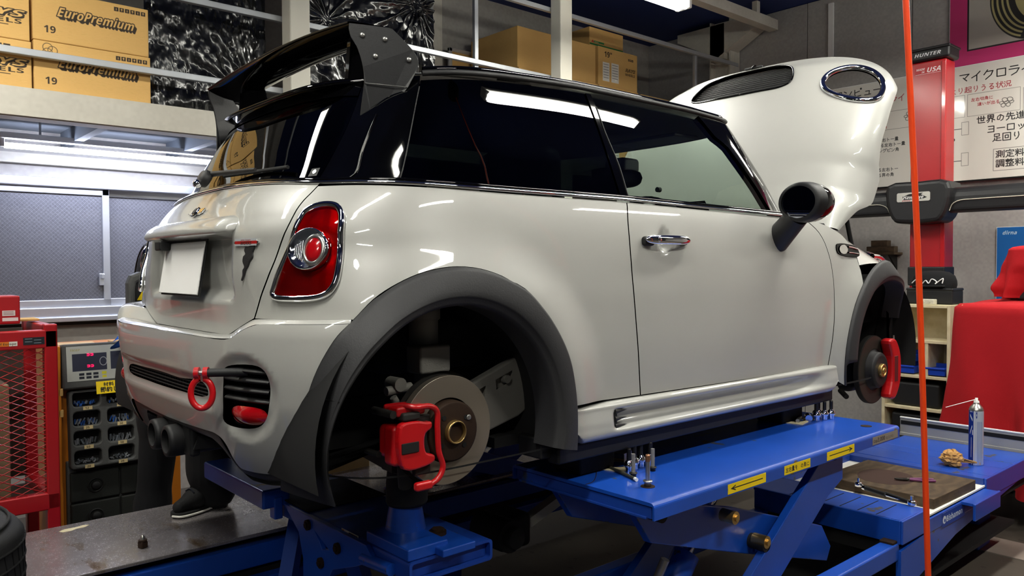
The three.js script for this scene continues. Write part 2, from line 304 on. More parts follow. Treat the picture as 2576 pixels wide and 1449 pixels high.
// ---------- stroke lettering for the Japanese signs: each character is a list of strokes on a 10 x 10 field, y down ----------
const KANA = {
  'マ': '1,2 9,2 5,6|4,5 7,8', 'イ': '8,1 5,4 1,6|5.3,4 5.3,9.5', 'ク': '4,1 1,5|3.4,2.4 8.5,2.4 7,6 2.5,9.5', 'ロ': '1.5,2 1.5,8.5 8.5,8.5 8.5,2 1.5,2', 'ラ': '2,1.5 8,1.5|1,4 9,4 7,7.5 3,9.5', 'ン': '1,2 3.5,3.5|1.5,9 6,7.5 9,3',
  'コ': '1.5,2 8.5,2 8.5,8.5|1,8.5 9,8.5', 'ピ': '2,2 2,7 3.5,8.8 8.5,8.4|2,5 7,3.8|8,1 9,1 9,2 8,2 8,1', 'ュ': '3,5 7,5 6.6,8.6|2,8.6 8.4,8.6', 'ー': '1,5 9,5', 'ヨ': '2,2 8,2 8,9|2.5,5.3 8,5.3|1.6,8.8 8,8.8', 'ッ': '2.5,4 3.5,6|5,3.6 5.8,5.6|8,4 7,7 4,9', 'ア': '1,2 9,2 7,4.6|5,4 4.8,6.6 2,9.4', 'ト': '3.5,1 3.5,9.4|3.5,4 7.6,6', 'キ': '1.6,3.2 8,2.4|1.2,6.2 8.8,5.2|4.2,1 5.8,9.4', 'グ': '4,1 1,5|3.4,2.6 7.6,2.6 6.4,6 2.5,9.5|8,.6 8.6,1.8|9.2,.4 9.8,1.6', 'パ': '3,2 1,9|6,3 9,9|8,.8 9.2,.8 9.2,2 8,2 8,.8', 'ド': '3.5,1 3.5,9.4|3.5,4 7.6,6|7,1 7.6,2.4|8.4,.8 9,2.2', 'ル': '3,1.5 3,6 1,9|6,1.5 6,8.6 9,6', 'ツ': '1.6,2 2.6,4.6|4.6,1.6 5.4,4|8.4,2 7,6.4 3,9.4', 'リ': '2.6,1.5 2.6,6|7.4,1.4 7.4,6 4.4,9.5', 'ナ': '1,3.8 9,3.8|5.4,1 5.2,5.4 2.4,9.4', 'シ': '1.4,2 3.6,3|1,4.8 3,5.8|1.4,9 6,7.4 9,3', 'ミ': '2.5,1.8 8,3|2.8,4.6 7.4,5.6|2,7.6 8,9.2',
  'よ': '5.4,1 5.4,7.6 3.8,9 2.2,8.2 3,7 6,7.4 8.4,9|5.4,3.6 8,3.2', 'り': '3,1.4 2.6,4 3.2,6|6.6,1.2 7.2,4.6 6.2,7.6 4,9.5', 'う': '3.6,1.2 6.4,2|2.4,4.4 5.4,3.4 7.4,5 6,8 3.4,9.5', 'る': '2.6,1.6 7.2,1.6 2.4,6 5.6,4.8 8,6.4 7,8.8 4.4,9.2 3.8,7.8 6,8', 'の': '5.4,2.4 4,7.6 1.8,7.4 2,4 5,2 8.4,4.4 7.4,8 5.4,9', 'す': '1,3 9,3|5.4,1 5.6,6.4 3.8,7 4,4.8 5.6,5.4 5.4,7.8 4,9.5', 'を': '2,2.6 7.6,2.4|4.6,1 2.6,5.6 5.4,4.4 6,7|8.4,4.4 4,7 4.6,8.8 8,9', 'に': '2,1.6 1.6,5 2,9|4.6,3.2 8.4,3|4.4,7.4 5.4,8.6 8.8,8.2', 'が': '1,4 6,3.4 5.4,9 3.8,8.4|3.6,1 1.6,9|7,3.6 8.6,6|8,1 8.6,2|9.2,.8 9.8,1.8', 'い': '2,2.6 2.4,7 4,8.4|7,3 8.4,6.6', 'ま': '2,2.6 8,2.6|2,5 8,5|5.2,1 5.2,8.4 3.4,9 2.6,8 4,7.2 8,9', 'し': '3,1 3,7.4 5,9.2 8,7', 'ょ': '5.6,4 5.6,8 4.2,9 3.2,8.4 4,7.6 7.6,9|5.6,5.6 7.4,5.4', 'な': '1.4,3 5.2,2.6|3.6,1 1.6,6|6.8,2.4 8.6,3.6|6.6,4.4 6.6,8 5,9.2 3.6,8.4 4.6,7.4 8.4,8.8', 'ど': '3,1.6 4,4|7.4,3.4 3,6 3.4,8.4 8,8.8|8,.8 8.6,1.8|9.2,.6 9.8,1.6', 'き': '2,2.6 8,2.2|2,4.8 8.4,4.4|4.4,.8 7,6.8|3,7.2 4,9 7,9',
  '起': '2.6,.8 2.6,4|.8,2 4.6,2|.4,4 5,4|2.6,4 2.6,8|1.2,5.6 .4,9 2,7.8 4,9 9.6,9|2.6,6 4.4,6|5.6,1.4 9,1.4 9,4 5.8,4 5.8,7 9.2,7 9.2,6', '状': '1,2 1.8,4|2.8,.6 2.8,9.5|.6,7.2 2.8,5.6|4.4,3.6 9.6,3.6|7,.8 6.8,4.4 4.2,9.4|7,4.4 9.6,9.4|8.4,1 9.2,2.4', '況': '1,1.6 2.2,2.6|.6,4.2 1.8,5.2|.8,9.2 2.6,6.4|4.2,1.4 8.8,1.4 8.8,4.8 4.2,4.8 4.2,1.4|5.4,4.8 5,7 3.2,9.4|7.2,4.8 7.2,8.8 9.6,8.8 9.6,7.4', '世': '.6,3.6 9.4,3.6|2.2,1.4 2.2,8.8 9,8.8|5,1 5,6.4|7.8,1 7.8,6.4 5,6.4', '界': '2,.8 8,.8 8,4.6 2,4.6 2,.8|2,2.7 8,2.7|5,.8 5,4.6|5,4.6 .8,7.4|5,4.6 9.4,7.4|3.6,6.4 3.2,8 1.8,9.5|6.6,6.4 6.6,9.6', '先': '2.6,1 1.4,3.6|2.2,2.6 8.2,2.6|5,.8 5,5|.6,5 9.4,5|3.6,5 3.2,7.6 .8,9.4|6.4,5 6.4,9 9.4,9 9.4,7.6', '進': '1,1.4 2.2,2.6|.6,4 2.2,4 2.2,7.4|.4,9.2 2.2,7.6 4,9 9.6,9|5,1 3.6,3.6|4.6,2.6 4.6,7.6|4.6,2.6 9,2.6|7,.8 7,7.4|4.6,4.2 8.8,4.2|4.6,5.8 8.8,5.8|4.6,7.4 9.2,7.4', '足': '2.4,1 7.6,1 7.6,3.8 2.4,3.8 2.4,1|5,3.8 5,8.6|5,6 8.4,6|2.8,5.4 2.4,8 .8,9.4|2.4,7.6 5,8.8 9.6,9', '回': '1,1 9,1 9,9.4 1,9.4 1,1|3.4,3.6 6.6,3.6 6.6,6.8 3.4,6.8 3.4,3.6', '測': '.8,1.4 1.8,2.4|.5,4 1.5,5|.6,9 1.8,6.4|2.8,1.2 5.8,1.2 5.8,6.8 2.8,6.8 2.8,1.2|2.8,3 5.8,3|2.8,4.8 5.8,4.8|3.6,6.8 2.4,9|5,6.8 6,8.6|7.4,1.8 7.4,7|9.2,.8 9.2,9.2 8.2,8.8', '定': '5,.4 5,1.6|.8,3.2 .8,1.8 9.2,1.8 9.2,3.2|2.4,4 7.6,4|5,4 5,8.8|5,6.2 8,6.2|3,5.6 2.6,8 .8,9.5|2.6,7.6 5,9 9.4,9.2', '料': '2.6,.8 2.6,9.4|.8,1.6 1.4,3.2|4.4,1.6 3.8,3.2|.5,4.4 4.8,4.4|2.6,4.6 .6,7.8|2.6,4.8 4.6,7|5.8,1.6 6.8,2.8|5.6,3.8 6.6,5|5.2,7 9.6,6.2|8.2,.8 8.2,9.4', '調': '.8,1 3.2,1|.4,2.6 3.6,2.6|.8,4.2 3.2,4.2|.8,5.8 3.2,5.8|.8,7.2 3.2,7.2 3.2,9.2 .8,9.2 .8,7.2|4.6,1 4.6,6 3.8,9.4|4.6,1 9.2,1 9.2,9.2 8.4,9|5.6,3 8.2,3|6.9,1.8 6.9,4.8|5.6,4.8 8.2,4.8|5.8,6.2 8,6.2 8,8.2 5.8,8.2 5.8,6.2', '整': '.6,1.6 5,1.6|1,2.6 4.6,2.6 4.6,3.8 1,3.8 1,2.6|2.8,.6 2.8,5.4|6.4,.6 5.4,3|6,1.8 9.4,1.8|8.4,1.8 5.4,5.4|6.4,3 9.2,5.2|1,6 9,6|5,6 5,9.2|5,7.6 8,7.6|2.4,7 2.4,9.2|.6,9.2 9.4,9.2', '左': '.8,3 9.2,3|4.4,.8 3.4,5 .8,9|3,5.6 8.4,5.6|5.6,5.6 5.6,9|2.2,9 9.4,9', '右': '.8,3 9.2,3|4.4,.8 3.2,5.4 .8,8.4|3.4,5.4 8.4,5.4 8.4,9.2 3.4,9.2 3.4,5.4', '量': '2.4,.8 7.6,.8 7.6,3 2.4,3 2.4,.8|2.4,1.9 7.6,1.9|.6,4 9.4,4|2.2,5 7.8,5 7.8,7.4 2.2,7.4 2.2,5|2.2,6.2 7.8,6.2|5,5 5,9.2|1.6,8.3 8.4,8.3|.6,9.3 9.4,9.3', '対': '2.6,.8 2.6,2.6|.6,2.6 5,2.6|4.2,2.8 .8,9|1.2,4.6 4.6,8.6|5.4,3.2 9.6,3.2|8,.8 8,9.2 7,8.8|6.2,5 7,6.6', '角': '4,.6 1.8,3|3.6,1.4 6.6,1.4 5.6,2.8|2.2,2.8 8,2.8 8,9.2 7,9|2.2,2.8 2.2,6.4 1,9.4|2.2,4.8 8,4.8|2.2,6.8 8,6.8|5,2.8 5,9', '材': '2.4,.8 2.4,9.4|.5,3 4.4,3|2.4,3.4 .5,7|2.6,4 4.2,6|5,3 9.6,3|7.8,.8 7.8,9.2 6.8,8.8|7.6,3.4 5,7.4', '節': '2,.6 1,2|1.6,1.2 4.4,1.2|6,.6 5,2|5.6,1.2 9,1.2|1,3 4.4,3 4.4,6 1,6|1,4.5 4.4,4.5|1,3 1,9 4.6,8|6,3 9,3 9,7 8,7|6,3 6,9.6', '約': '2.6,.8 1,3 3.4,3|3.6,2 1,5 4,5|2.5,5 2.5,9.4|1,6.4 .6,8.4|3.6,6.4 4.2,8|6,.8 5,4|5.8,2.4 9.2,2.4 8.8,9 7.4,8.6|6.4,4.6 7.4,6', '品': '3,.8 7,.8 7,4 3,4 3,.8|.8,5.6 4.2,5.6 4.2,9.2 .8,9.2 .8,5.6|5.8,5.6 9.2,5.6 9.2,9.2 5.8,9.2 5.8,5.6', '・': '4.6,4.6 5.4,5.4',
  '切': '.6,4 4.6,3|2.4,1 2.4,7.4 4.6,6.4|5,2 9.2,2 8.6,8.8 7.2,8.4|6.8,2 6.4,6 4.6,9.2', '違': '1,1.4 2.2,2.6|.6,4 2.2,4 2.2,7.4|.4,9.2 2.2,7.6 4,9 9.6,9|4,2 9,2|6,.6 8,3.6|4,3.6 9.4,3.6|5,4.6 8.4,4.6 8.4,6 5,6 5,4.6|4,7 9.4,7|6.6,6 6.6,8.4', '出': '5,.8 5,9|2,2 2,4.6 8,4.6 8,2|1,5.8 1,9 9,9 9,5.8',
};
function kana(g, text, x, y, size, { color = '#1b1b1b', weight = .085, adv = 1.04, slant = 0 } = {}) {
  g.strokeStyle = color; g.lineWidth = size * weight; g.lineCap = 'round'; g.lineJoin = 'round';
  for (const ch of text) {
    const k = KANA[ch];
    if (k) for (const st of k.split('|')) {
      g.beginPath();
      st.trim().split(' ').forEach((p, i) => { const [a, b] = p.split(',').map(Number); const X = x + (a / 10 + slant * (1 - b / 10)) * size, Y = y + b / 10 * size; if (i) g.lineTo(X, Y); else g.moveTo(X, Y); });
      g.stroke();
    }
    x += size * adv;
  }
}
function latin(g, text, x, y, px, { color = '#1b1b1b', style = 'bold', outline = 0, width, align = 'left' } = {}) {
  g.save(); g.font = `${style} ${px}px sans-serif`; g.textAlign = align; g.translate(x, y);
  if (width) { const w = g.measureText(text).width; g.scale(width / w, 1); }
  if (outline) { g.strokeStyle = color; g.lineWidth = outline; g.lineJoin = 'round'; g.strokeText(text, 0, 0); } else { g.fillStyle = color; g.fillText(text, 0, 0); }
  g.restore();
}
// ---------- smooth tables and the car's outer surfaces (car frame: x forward from the rear axle, y up from the tyre plane, z to the car's right) ----------
function table(ys, vs) {
  const n = ys.length, m = [];
  for (let i = 0; i < n; i++) {
    if (i === 0) m.push((vs[1] - vs[0]) / (ys[1] - ys[0]));
    else if (i === n - 1) m.push((vs[i] - vs[i - 1]) / (ys[i] - ys[i - 1]));
    else {
      const a = (vs[i] - vs[i - 1]) / (ys[i] - ys[i - 1]), b = (vs[i + 1] - vs[i]) / (ys[i + 1] - ys[i]);
      m.push(a * b <= 0 ? 0 : 2 * a * b / (a + b));
    }
  }
  return (y) => {
    if (y <= ys[0]) return vs[0] + m[0] * (y - ys[0]);
    if (y >= ys[n - 1]) return vs[n - 1] + m[n - 1] * (y - ys[n - 1]);
    let i = 0; while (y > ys[i + 1]) i++;
    const h = ys[i + 1] - ys[i], t = (y - ys[i]) / h, t2 = t * t, t3 = t2 * t;
    return (2 * t3 - 3 * t2 + 1) * vs[i] + (t3 - 2 * t2 + t) * h * m[i] + (-2 * t3 + 3 * t2) * vs[i + 1] + (t3 - t2) * h * m[i + 1];
  };
}
// a closed plan outline at every height: |u| 0..1 rear quarter, 1..2 side, 2..3 front quarter; the sign of u is the side of the car
function hull({ w, xr, xf, nr = 2.4, nf = 2.4, xs = 0.15, xe = 2.25, barrel = 0.012, side }) {
  return (u, y) => {
    const s = u < 0 ? -1 : 1, a = Math.abs(u), W = w(y), n0 = typeof nr === 'function' ? nr(y) : nr;
    let x, z;
    if (a <= 1) {
      const p = a * Math.PI / 2, c = Math.cos(p), d = Math.sin(p), r = Math.pow(Math.pow(Math.abs(c), n0) + Math.pow(d, n0), -1 / n0);
      x = xs - (xs - xr(y)) * r * c; z = W * r * d;
    } else if (a <= 2) {
      x = xs + (xe - xs) * (a - 1); z = W + barrel * (1 - Math.cos(2 * Math.PI * (a - 1))) / 2;
    } else {
      const p = (3 - a) * Math.PI / 2, c = Math.cos(p), d = Math.sin(p), r = Math.pow(Math.pow(Math.abs(c), nf) + Math.pow(Math.abs(d), nf), -1 / nf);
      x = xe + (xf(y) - xe) * r * c; z = W * r * d;
    }
    if (side) z += side(x, y) * Math.min(1, z / 0.5);
    return [x, y, s * z];
  };
}
const ARCH = { rx: -0.021, ry: 0.29, R: 0.43, r: 0.335, fx: 2.45, fy: 0.305 };
const sstep = (a, b, x) => { const t = Math.min(1, Math.max(0, (x - a) / (b - a))); return t * t * (3 - 2 * t); };
const bulge = (x, y) => {                                   // the wings swell over the wheels
  let d = 0;
  for (const [cx, cy] of [[ARCH.rx, ARCH.ry], [ARCH.fx, ARCH.fy]]) {
    const r = Math.hypot(x - cx, y - cy);
    d += 0.035 * (1 - sstep(0.40, 0.58, r)) * sstep(0.92, 0.6, y);
  }
  return d;
};
const BODY = hull({
  w: table([.15, .35, .50, .62, .72, .80, .86, .91, .945, .965], [.795, .806, .811, .811, .807, .800, .790, .776, .758, .738]),
  xr: table([.15, .35, .50, .62, .72, .80, .86, .91, .945, .965], [-.375, -.385, -.392, -.398, -.408, -.406, -.380, -.343, -.308, -.288]),
  xf: table([.15, .4, .6, .75, .85, .95], [3.02, 3.05, 3.02, 2.95, 2.80, 2.2]), nr: table([.15, .55, .62, .70, .78, .97], [4, 4, 3.7, 3.3, 3, 3]), side: bulge });
const CABIN = hull({
  w: table([.94, .965, 1.05, 1.15, 1.25, 1.30, 1.34], [.742, .733, .703, .663, .618, .592, .565]),
  xr: table([.94, .965, 1.05, 1.15, 1.25, 1.30, 1.34], [-.303, -.286, -.24, -.18, -.108, -.068, -.03]),
  xf: table([.90, .965, 1.05, 1.15, 1.25, 1.30, 1.34], [1.99, 1.94, 1.87, 1.77, 1.66, 1.60, 1.55]), nr: 2.9, nf: 3, xs: 0.25, xe: 1.42, barrel: 0.006 });
const BUMPER = hull({
  w: table([.18, .25, .32, .40, .48, .55, .60, .63], [.735, .775, .80, .82, .828, .828, .822, .812]),
  xr: table([.18, .25, .32, .40, .48, .55, .60, .63], [-.41, -.445, -.468, -.484, -.487, -.482, -.466, -.43]),
  xf: () => 3.0, nr: 4, xs: 0.15 });
const railY = table([-.3, 0, .35, .7, 1.2, 1.5], [1.19, 1.243, 1.282, 1.297, 1.298, 1.285]);   // height of the roof's edge along the car
// the open clamshell bonnet: shaped closed, then swung up on its hinges; s 0 hinge edge .. 1 front edge, t -1..1 across
const BON = (() => {
  const yc = table([1.95, 2.2, 2.5, 2.75, 2.9, 2.97], [.955, .948, .925, .885, .835, .785]), yl = table([1.95, 2.08, 2.18, 2.28, 2.36, 2.45, 2.6, 2.75, 2.87, 3.0], [.87, .79, .685, .68, .725, .745, .715, .65, .57, .5]), zw = table([1.95, 2.2, 2.5, 2.75, 2.9, 3.0], [.715, .755, .77, .745, .69, .62]);
  const a = 68 * Math.PI / 180, ca = Math.cos(a), sa = Math.sin(a), px = 1.95, py = .87, tx = 2.19, ty = .873, n = 2.9;
  return (s, t) => {
    const k = Math.abs(t), x = 1.95 + s * (1.06 - .17 * k * k * k), p = t * Math.PI / 2, c = Math.cos(p), d = Math.sin(p);
    const r = Math.pow(Math.pow(Math.abs(c), n) + Math.pow(Math.abs(d), n), -1 / n);
    const y = yl(x) + (yc(x) - yl(x)) * r * c, z = zw(x) * r * d, dx = x - px, dy = y - py;
    return [tx + dx * ca - dy * sa, ty + dx * sa + dy * ca, z];
  };
})();
// ---------- the workshop ----------
const RX0 = -4.2, RX1 = 5.6, RZ0 = -3.1, RZ1 = 5.0, RH = 3.9;
{
  const floorTex = dataTex(512, 512, (x, y, i) => { let c = mixc([58, 52, 45], [92, 85, 76], N4[i]); if (N4[(i * 7) % N4.length] > .74) c = mixc(c, [40, 36, 32], .5); return c; }, true, .5);
  struct('floor', box(RX1 - RX0, .2, RZ1 - RZ0, (RX0 + RX1) / 2, -.1, (RZ0 + RZ1) / 2), std(0xffffff, .62, 0, { map: floorTex }));
  const strip = struct('trim_1', box(.27, .006, 4.6, 3.465, .003, 2.3), std(0xffffff, .6, 0, { map: dataTex(256, 256, (x, y, i) => mixc([120, 108, 100], [160, 148, 138], N1[i]), true, 1) }));
  part(strip, 'pale concrete band in the dark floor');
  struct('ceiling', box(RX1 - RX0, .15, RZ1 - RZ0, (RX0 + RX1) / 2, RH + .075, (RZ0 + RZ1) / 2), std(0x1d3270, .7));
  const wallTex = dataTex(256, 256, (x, y, i) => mixc([150, 146, 140], [176, 172, 166], N1[i] * .6 + N3[i] * .4), true, .8);
  const wallMat = std(0xffffff, .85, 0, { map: wallTex });
  // back wall with the window opening
  const wx0 = -1.75, wx1 = 1.55, wy0 = 1.225, wy1 = 2.03, t = .16, zb = RZ0 - t / 2;
  struct('wall_back', [box(RX1 - RX0, wy0, t, (RX0 + RX1) / 2, wy0 / 2, zb), box(RX1 - RX0, RH - wy1, t, (RX0 + RX1) / 2, (RH + wy1) / 2, zb),
    box(wx0 - RX0, wy1 - wy0, t, (wx0 + RX0) / 2, (wy0 + wy1) / 2, zb), box(RX1 - wx1, wy1 - wy0, t, (wx1 + RX1) / 2, (wy0 + wy1) / 2, zb)], wallMat);
  // aluminium sliding window
  const win = new THREE.Group(); win.name = 'window_1'; win.userData.kind = 'structure'; scene.add(win); part(win, 'aluminium sliding window with dark wired glass');
  const W = wx1 - wx0, H = wy1 - wy0, cx = (wx0 + wx1) / 2, cy = (wy0 + wy1) / 2;
  mesh('window_frame', [rbox(W + .08, .055, .13, .006, cx, wy1 + .0, RZ0 + .0), rbox(W + .08, .06, .15, .006, cx, wy0 + .012, RZ0 + .005), rbox(W + .08, .03, .17, .005, cx, wy0 - .032, RZ0 + .02), rbox(.05, H, .13, .006, wx0 + .01, cy, RZ0), rbox(.05, H, .13, .006, wx1 - .01, cy, RZ0)], M.alu, win);
  const wired = dataTex(256, 256, (x, y, i) => { const a = ((x + y) % 32) < 2, b = ((x - y + 512) % 32) < 2; const v = 96 + N3[i] * 26; return a || b ? [150, 152, 160] : [v, v, v + 6]; }, true, 5);
  const wireBump = dataTex(256, 256, (x, y, i) => { const v = 120 + N3[i] * 110; return [v, v, v]; }, false, 9);
  const paneMat = phys(0xffffff, .38, 0, { map: wired, transmission: .25, thickness: 0, bumpMap: wireBump, bumpScale: .0012 });
  const sash = (x0, x1, z, latch) => {
    const y0 = wy0 + .04, y1 = wy1 - .025, w = x1 - x0, c = (x0 + x1) / 2;
    const s = mesh('sash', [rbox(w, .045, .03, .004, c, y1 - .02, z), rbox(w, .05, .03, .004, c, y0 + .022, z), rbox(.042, y1 - y0, .03, .004, x0 + .021, (y0 + y1) / 2, z), rbox(.042, y1 - y0, .03, .004, x1 - .021, (y0 + y1) / 2, z)], M.alu, win);
    mesh('pane', box(w - .07, y1 - y0 - .08, .005, c, (y0 + y1) / 2, z), paneMat, s);
    if (latch) mesh('latch', [rbox(.028, .075, .02, .004, x1 - .055, y0 + .17, z + .02), rbox(.02, .03, .03, .004, x1 - .05, y0 + .19, z + .03)], M.alu, s);
  };
  sash(wx0 + .03, .16, RZ0 + .03, true); sash(.10, wx1 - .03, RZ0 - .02, false);
  struct('trim_2', box(RX1 - RX0, .02, .05, (RX0 + RX1) / 2, 1.165, RZ0 + .02), M.plasticDark);
  // front wall of grey panels
  const fw = struct('wall_front', box(.15, RH, RZ1 - RZ0, RX1 + .075 + .012, RH / 2, (RZ0 + RZ1) / 2), M.plasticDark);
  const panelMats = [0, 1, 2].map(k => std([0xaca9a6, 0xa8a5a2, 0xb0ada9][k], .8, 0, { map: dataTex(128, 128, (x, y, i) => { const v = 236 + N3[(y * 256 + x)] * 18; return [v, v, v]; }, true, 2) }));
  for (let k = 0, z = RZ0; z < RZ1 - .05; k++, z += .92) { const w = Math.min(.914, RZ1 - z); mesh('wall_panel', rbox(.024, RH - .01, w, .004, RX1, RH / 2, z + w / 2), panelMats[k % 3], fw); }
  const shutter = std(0x2a2c31, .6);
  struct('wall_rear', box(.15, RH, RZ1 - RZ0, RX0 - .075, RH / 2, (RZ0 + RZ1) / 2), shutter);
  struct('wall_near', box(RX1 - RX0, RH, .15, (RX0 + RX1) / 2, RH / 2, RZ1 + .075), shutter);
  // steel column in the corner, ceiling beam
  const col = struct('trim_3', [box(.02, RH, .24, 5.5, RH / 2, -2.08), box(.16, RH, .016, 5.5, RH / 2, -2.19), box(.16, RH, .016, 5.5, RH / 2, -1.97)], M.beamPaint);
  part(col, 'pale steel column against the grey wall');
  const haunch = extrude([[0, 0], [.55, 0], [.55, -.08], [.05, -.34], [0, -.34]], .18).rotateY(Math.PI / 2);
  struct('trim_4', [haunch.clone().translate(5.46, RH - .05, -2.0), haunch.clone().rotateY(Math.PI).translate(5.46, RH - .05, -2.16), box(3.2, .09, .09, 3.9, RH - .16, -1.55), box(.05, .12, .05, 5.2, RH - .06, -1.55)], M.beamPaint);
  struct('trim_5', box(.02, .55, .045, 5.575, 3.56, -1.03), M.white);
}
// ---------- mezzanine storage along the back wall ----------
const MZ = -2.0, MY = 2.365;
{
  const deckMat = std(0x6d747c, .75);
  struct('trim_6', [box(RX1 - RX0, .03, -(RZ0 - MZ), (RX0 + RX1) / 2, MY - .015, (RZ0 + MZ) / 2)], deckMat).userData.label = 'plank deck of the storage mezzanine';
  struct('trim_7', [box(RX1 - RX0, .135, .06, (RX0 + RX1) / 2, MY - .0675, MZ + .015), box(RX1 - RX0, .02, .1, (RX0 + RX1) / 2, MY - .13, MZ - .02)], M.beamPaint).userData.label = 'painted steel edge beam of the mezzanine';
  const jm = std(0x59616a, .7); const joists = [];
  for (let x = -3.8; x < 5.5; x += .62) joists.push(box(.05, .09, -(RZ0 - MZ) - .06, x, MY - .075, (RZ0 + MZ) / 2));
  struct('trim_8', joists, jm).userData.label = 'joists under the mezzanine deck';
  const wallLedge = struct('trim_9', box(RX1 - RX0, .06, .05, (RX0 + RX1) / 2, MY - .20, RZ0 + .025), M.beamPaint); wallLedge.userData.label = 'ledger under the mezzanine on the wall';
  const post = (x) => struct('trim_10', [rbox(.125, RH, .11, .008, x, RH / 2, MZ + .11)], std(0xd8d5c8, .6));
  post(.88); const p2 = post(3.05); p2.name = 'trim_11'; const p0 = post(-2.4); p0.name = 'trim_12';
  const railing = thing('mezzanine_railing', 'grey square-tube railing along the storage mezzanine', 'railing', [0, 0, 0]);
  for (const y of [2.535, 2.95, 3.465]) mesh('rail', rbox(RX1 - RX0 - .1, .034, .034, .004, (RX0 + RX1) / 2, y, MZ + .03), std(0xb9bdc2, .45, .5), railing);
  for (const x of [-2.3, 2.3, 4.9]) mesh('baluster', rbox(.034, 1.13, .03, .004, x, MY + .555, MZ + .0), std(0xb9bdc2, .45, .5), railing);
}
// ---------- black plastic sheets hung behind the railing ----------
function plasticSheet(label, x0, x1, y0, y1, z, sd, star) {
  const N = fbm(256, 256, 6, 5, sd), K = noise2(256, 256, 24, sd + 3), w = x1 - x0, h = y1 - y0;
  const F = (s, t) => {
    const x = x0 + s * w, y = y0 + t * h, i = ((t * 255) | 0) * 256 + ((s * 255) | 0);
    let d = (N[i] - .5) * .03;
    for (const [sx, sy, k, amp] of star) {                         // creases fanning out from a point where the film is gathered
      const dx = s - sx, dy = (t - sy) * h / w, r = Math.hypot(dx, dy), a = Math.atan2(dy, dx);
      d += amp * (Math.sin(a * k + N[i] * 5) + .5 * Math.sin(a * k * 1.7 + 2)) * Math.exp(-r * 2.4) * sstep(0, .06, r);
    }
    d += (K[i] - .5) * .012 * sstep(.3, .7, N[(i * 3) % 65536]);
    return [x, y, z + d];
  };
  const g = gridSurf(F, 150, 190, false);
  const back = gridSurf((s, t) => { const p = F(s, t); p[2] -= .004; return p; }, 30, 30, true);
  return tag(mesh('plastic_sheet', [g, back], M.vinyl), label, 'plastic sheet', 'black plastic sheets on the mezzanine');
}
plasticSheet('black crinkled plastic sheet hung beside the wheel boxes', .125, .81, MY + .005, 3.8, -2.16, 31, [[.95, .08, 17, .012], [.2, .9, 9, .006]]);
plasticSheet('black shiny plastic sheet gathered in fans of creases behind the wing', .96, 2.07, MY + .005, 3.8, -2.18, 57, [[.86, .66, 17, .016], [.25, .5, 13, .010], [.45, .1, 15, .012], [.05, .9, 9, .010]]);
// ---------- cartons ----------
function carton(name, label, group, [w, h, d], [x, y, z], draw, mat = M.card, bg = '#d6ab66', turn = 0) {
  const o = thing(name, label, 'box', [x, y, z], turn, group);
  mesh('carton', rbox(w, h, d, .004, 0, h / 2, 0), mat, o);
  mesh('flap_seam', box(w - .01, .0015, .004, 0, h + .0004, 0), std(0x8a6a38, .8), o);
  if (draw) {
    const px = 620, t = canvasTex(Math.round(w * px), Math.round(h * px), (g, W, H) => { g.fillStyle = bg; g.fillRect(0, 0, W, H); for (let k = 0; k < 900; k++) { g.fillStyle = rnd() > .5 ? 'rgba(255,235,190,.05)' : 'rgba(90,60,10,.05)'; g.fillRect(rnd() * W, rnd() * H, 1 + rnd() * 14, 1); } draw(g, W, H, px); });
    sheet('print', w - .008, h - .008, t, o, [0, h / 2, d / 2 + .0004], [0, 0, 0], .82);
  }
  return o;
}
const handling = (g, x, y, s, n) => { for (let k = 0; k < n; k++) { g.fillStyle = '#33291f'; g.fillRect(x + k * s * 1.25, y, s, s); g.fillStyle = '#d6ab66'; g.fillRect(x + k * s * 1.25 + s * .42, y + s * .25, s * .16, s * .55); g.beginPath(); g.moveTo(x + k * s * 1.25 + s * .2, y + s * .45); g.lineTo(x + k * s * 1.25 + s * .5, y + s * .12); g.lineTo(x + k * s * 1.25 + s * .8, y + s * .45); if (k % 2) g.fill(); } };
const euro = (mark) => (g, W, H, px) => {
  g.save(); g.transform(1, .02, -.12, 1, 0, 0);
  for (let k = 9; k > 0; k--) latin(g, 'EuroPremium', W * .21 + k, H * .47 + k, H * .26, { color: '#33291f', style: 'italic bold', width: W * .68 });
  latin(g, 'EuroPremium', W * .21, H * .47, H * .26, { color: '#33291f', style: 'italic bold', outline: 6, width: W * .68 });
  latin(g, 'EuroPremium', W * .21, H * .47, H * .26, { color: '#d6ab66', style: 'italic bold', width: W * .68 });
  g.restore();
  latin(g, '19', W * .08, H * .84, H * .2, { color: '#33291f', style: 'bold' });
  handling(g, W * .69, H * .06, H * .085, 6);
  if (mark) { g.strokeStyle = '#5d4c33'; g.lineWidth = 2; for (let k = 0; k < 3; k++) { g.beginPath(); g.arc(W * .12 + Math.cos(k * 2.1) * 9, H * .16 + Math.sin(k * 2.1) * 9, 13, 0, 7); g.stroke(); } }
};
const rays = (g, W, H) => {
  for (let k = 5; k > 0; k--) latin(g, 'RAYS', W * .45 + k, H * .53 + k, H * .2, { color: '#33291f', style: 'italic bold', width: W * .5 });
  latin(g, 'RAYS', W * .45, H * .53, H * .2, { color: '#33291f', style: 'italic bold', outline: 5, width: W * .5 });
  latin(g, 'RAYS', W * .45, H * .53, H * .2, { color: '#d6ab66', style: 'italic bold', width: W * .5 });
  latin(g, 'WHEELS', W * .45, H * .68, H * .14, { color: '#33291f', style: 'bold', width: W * .5 });
  g.fillStyle = '#33291f'; g.fillRect(W * .62, H * .72, W * .22, 2);
  handling(g, W * .66, H * .1, H * .12, 3);
};
const BX = 'wheel cartons on the mezzanine';
carton('wheel_carton', 'tan carton marked EuroPremium 19, topmost of its stack', BX, [.53, .248, .53], [-.163, MY + .2505, -2.272], euro(false));
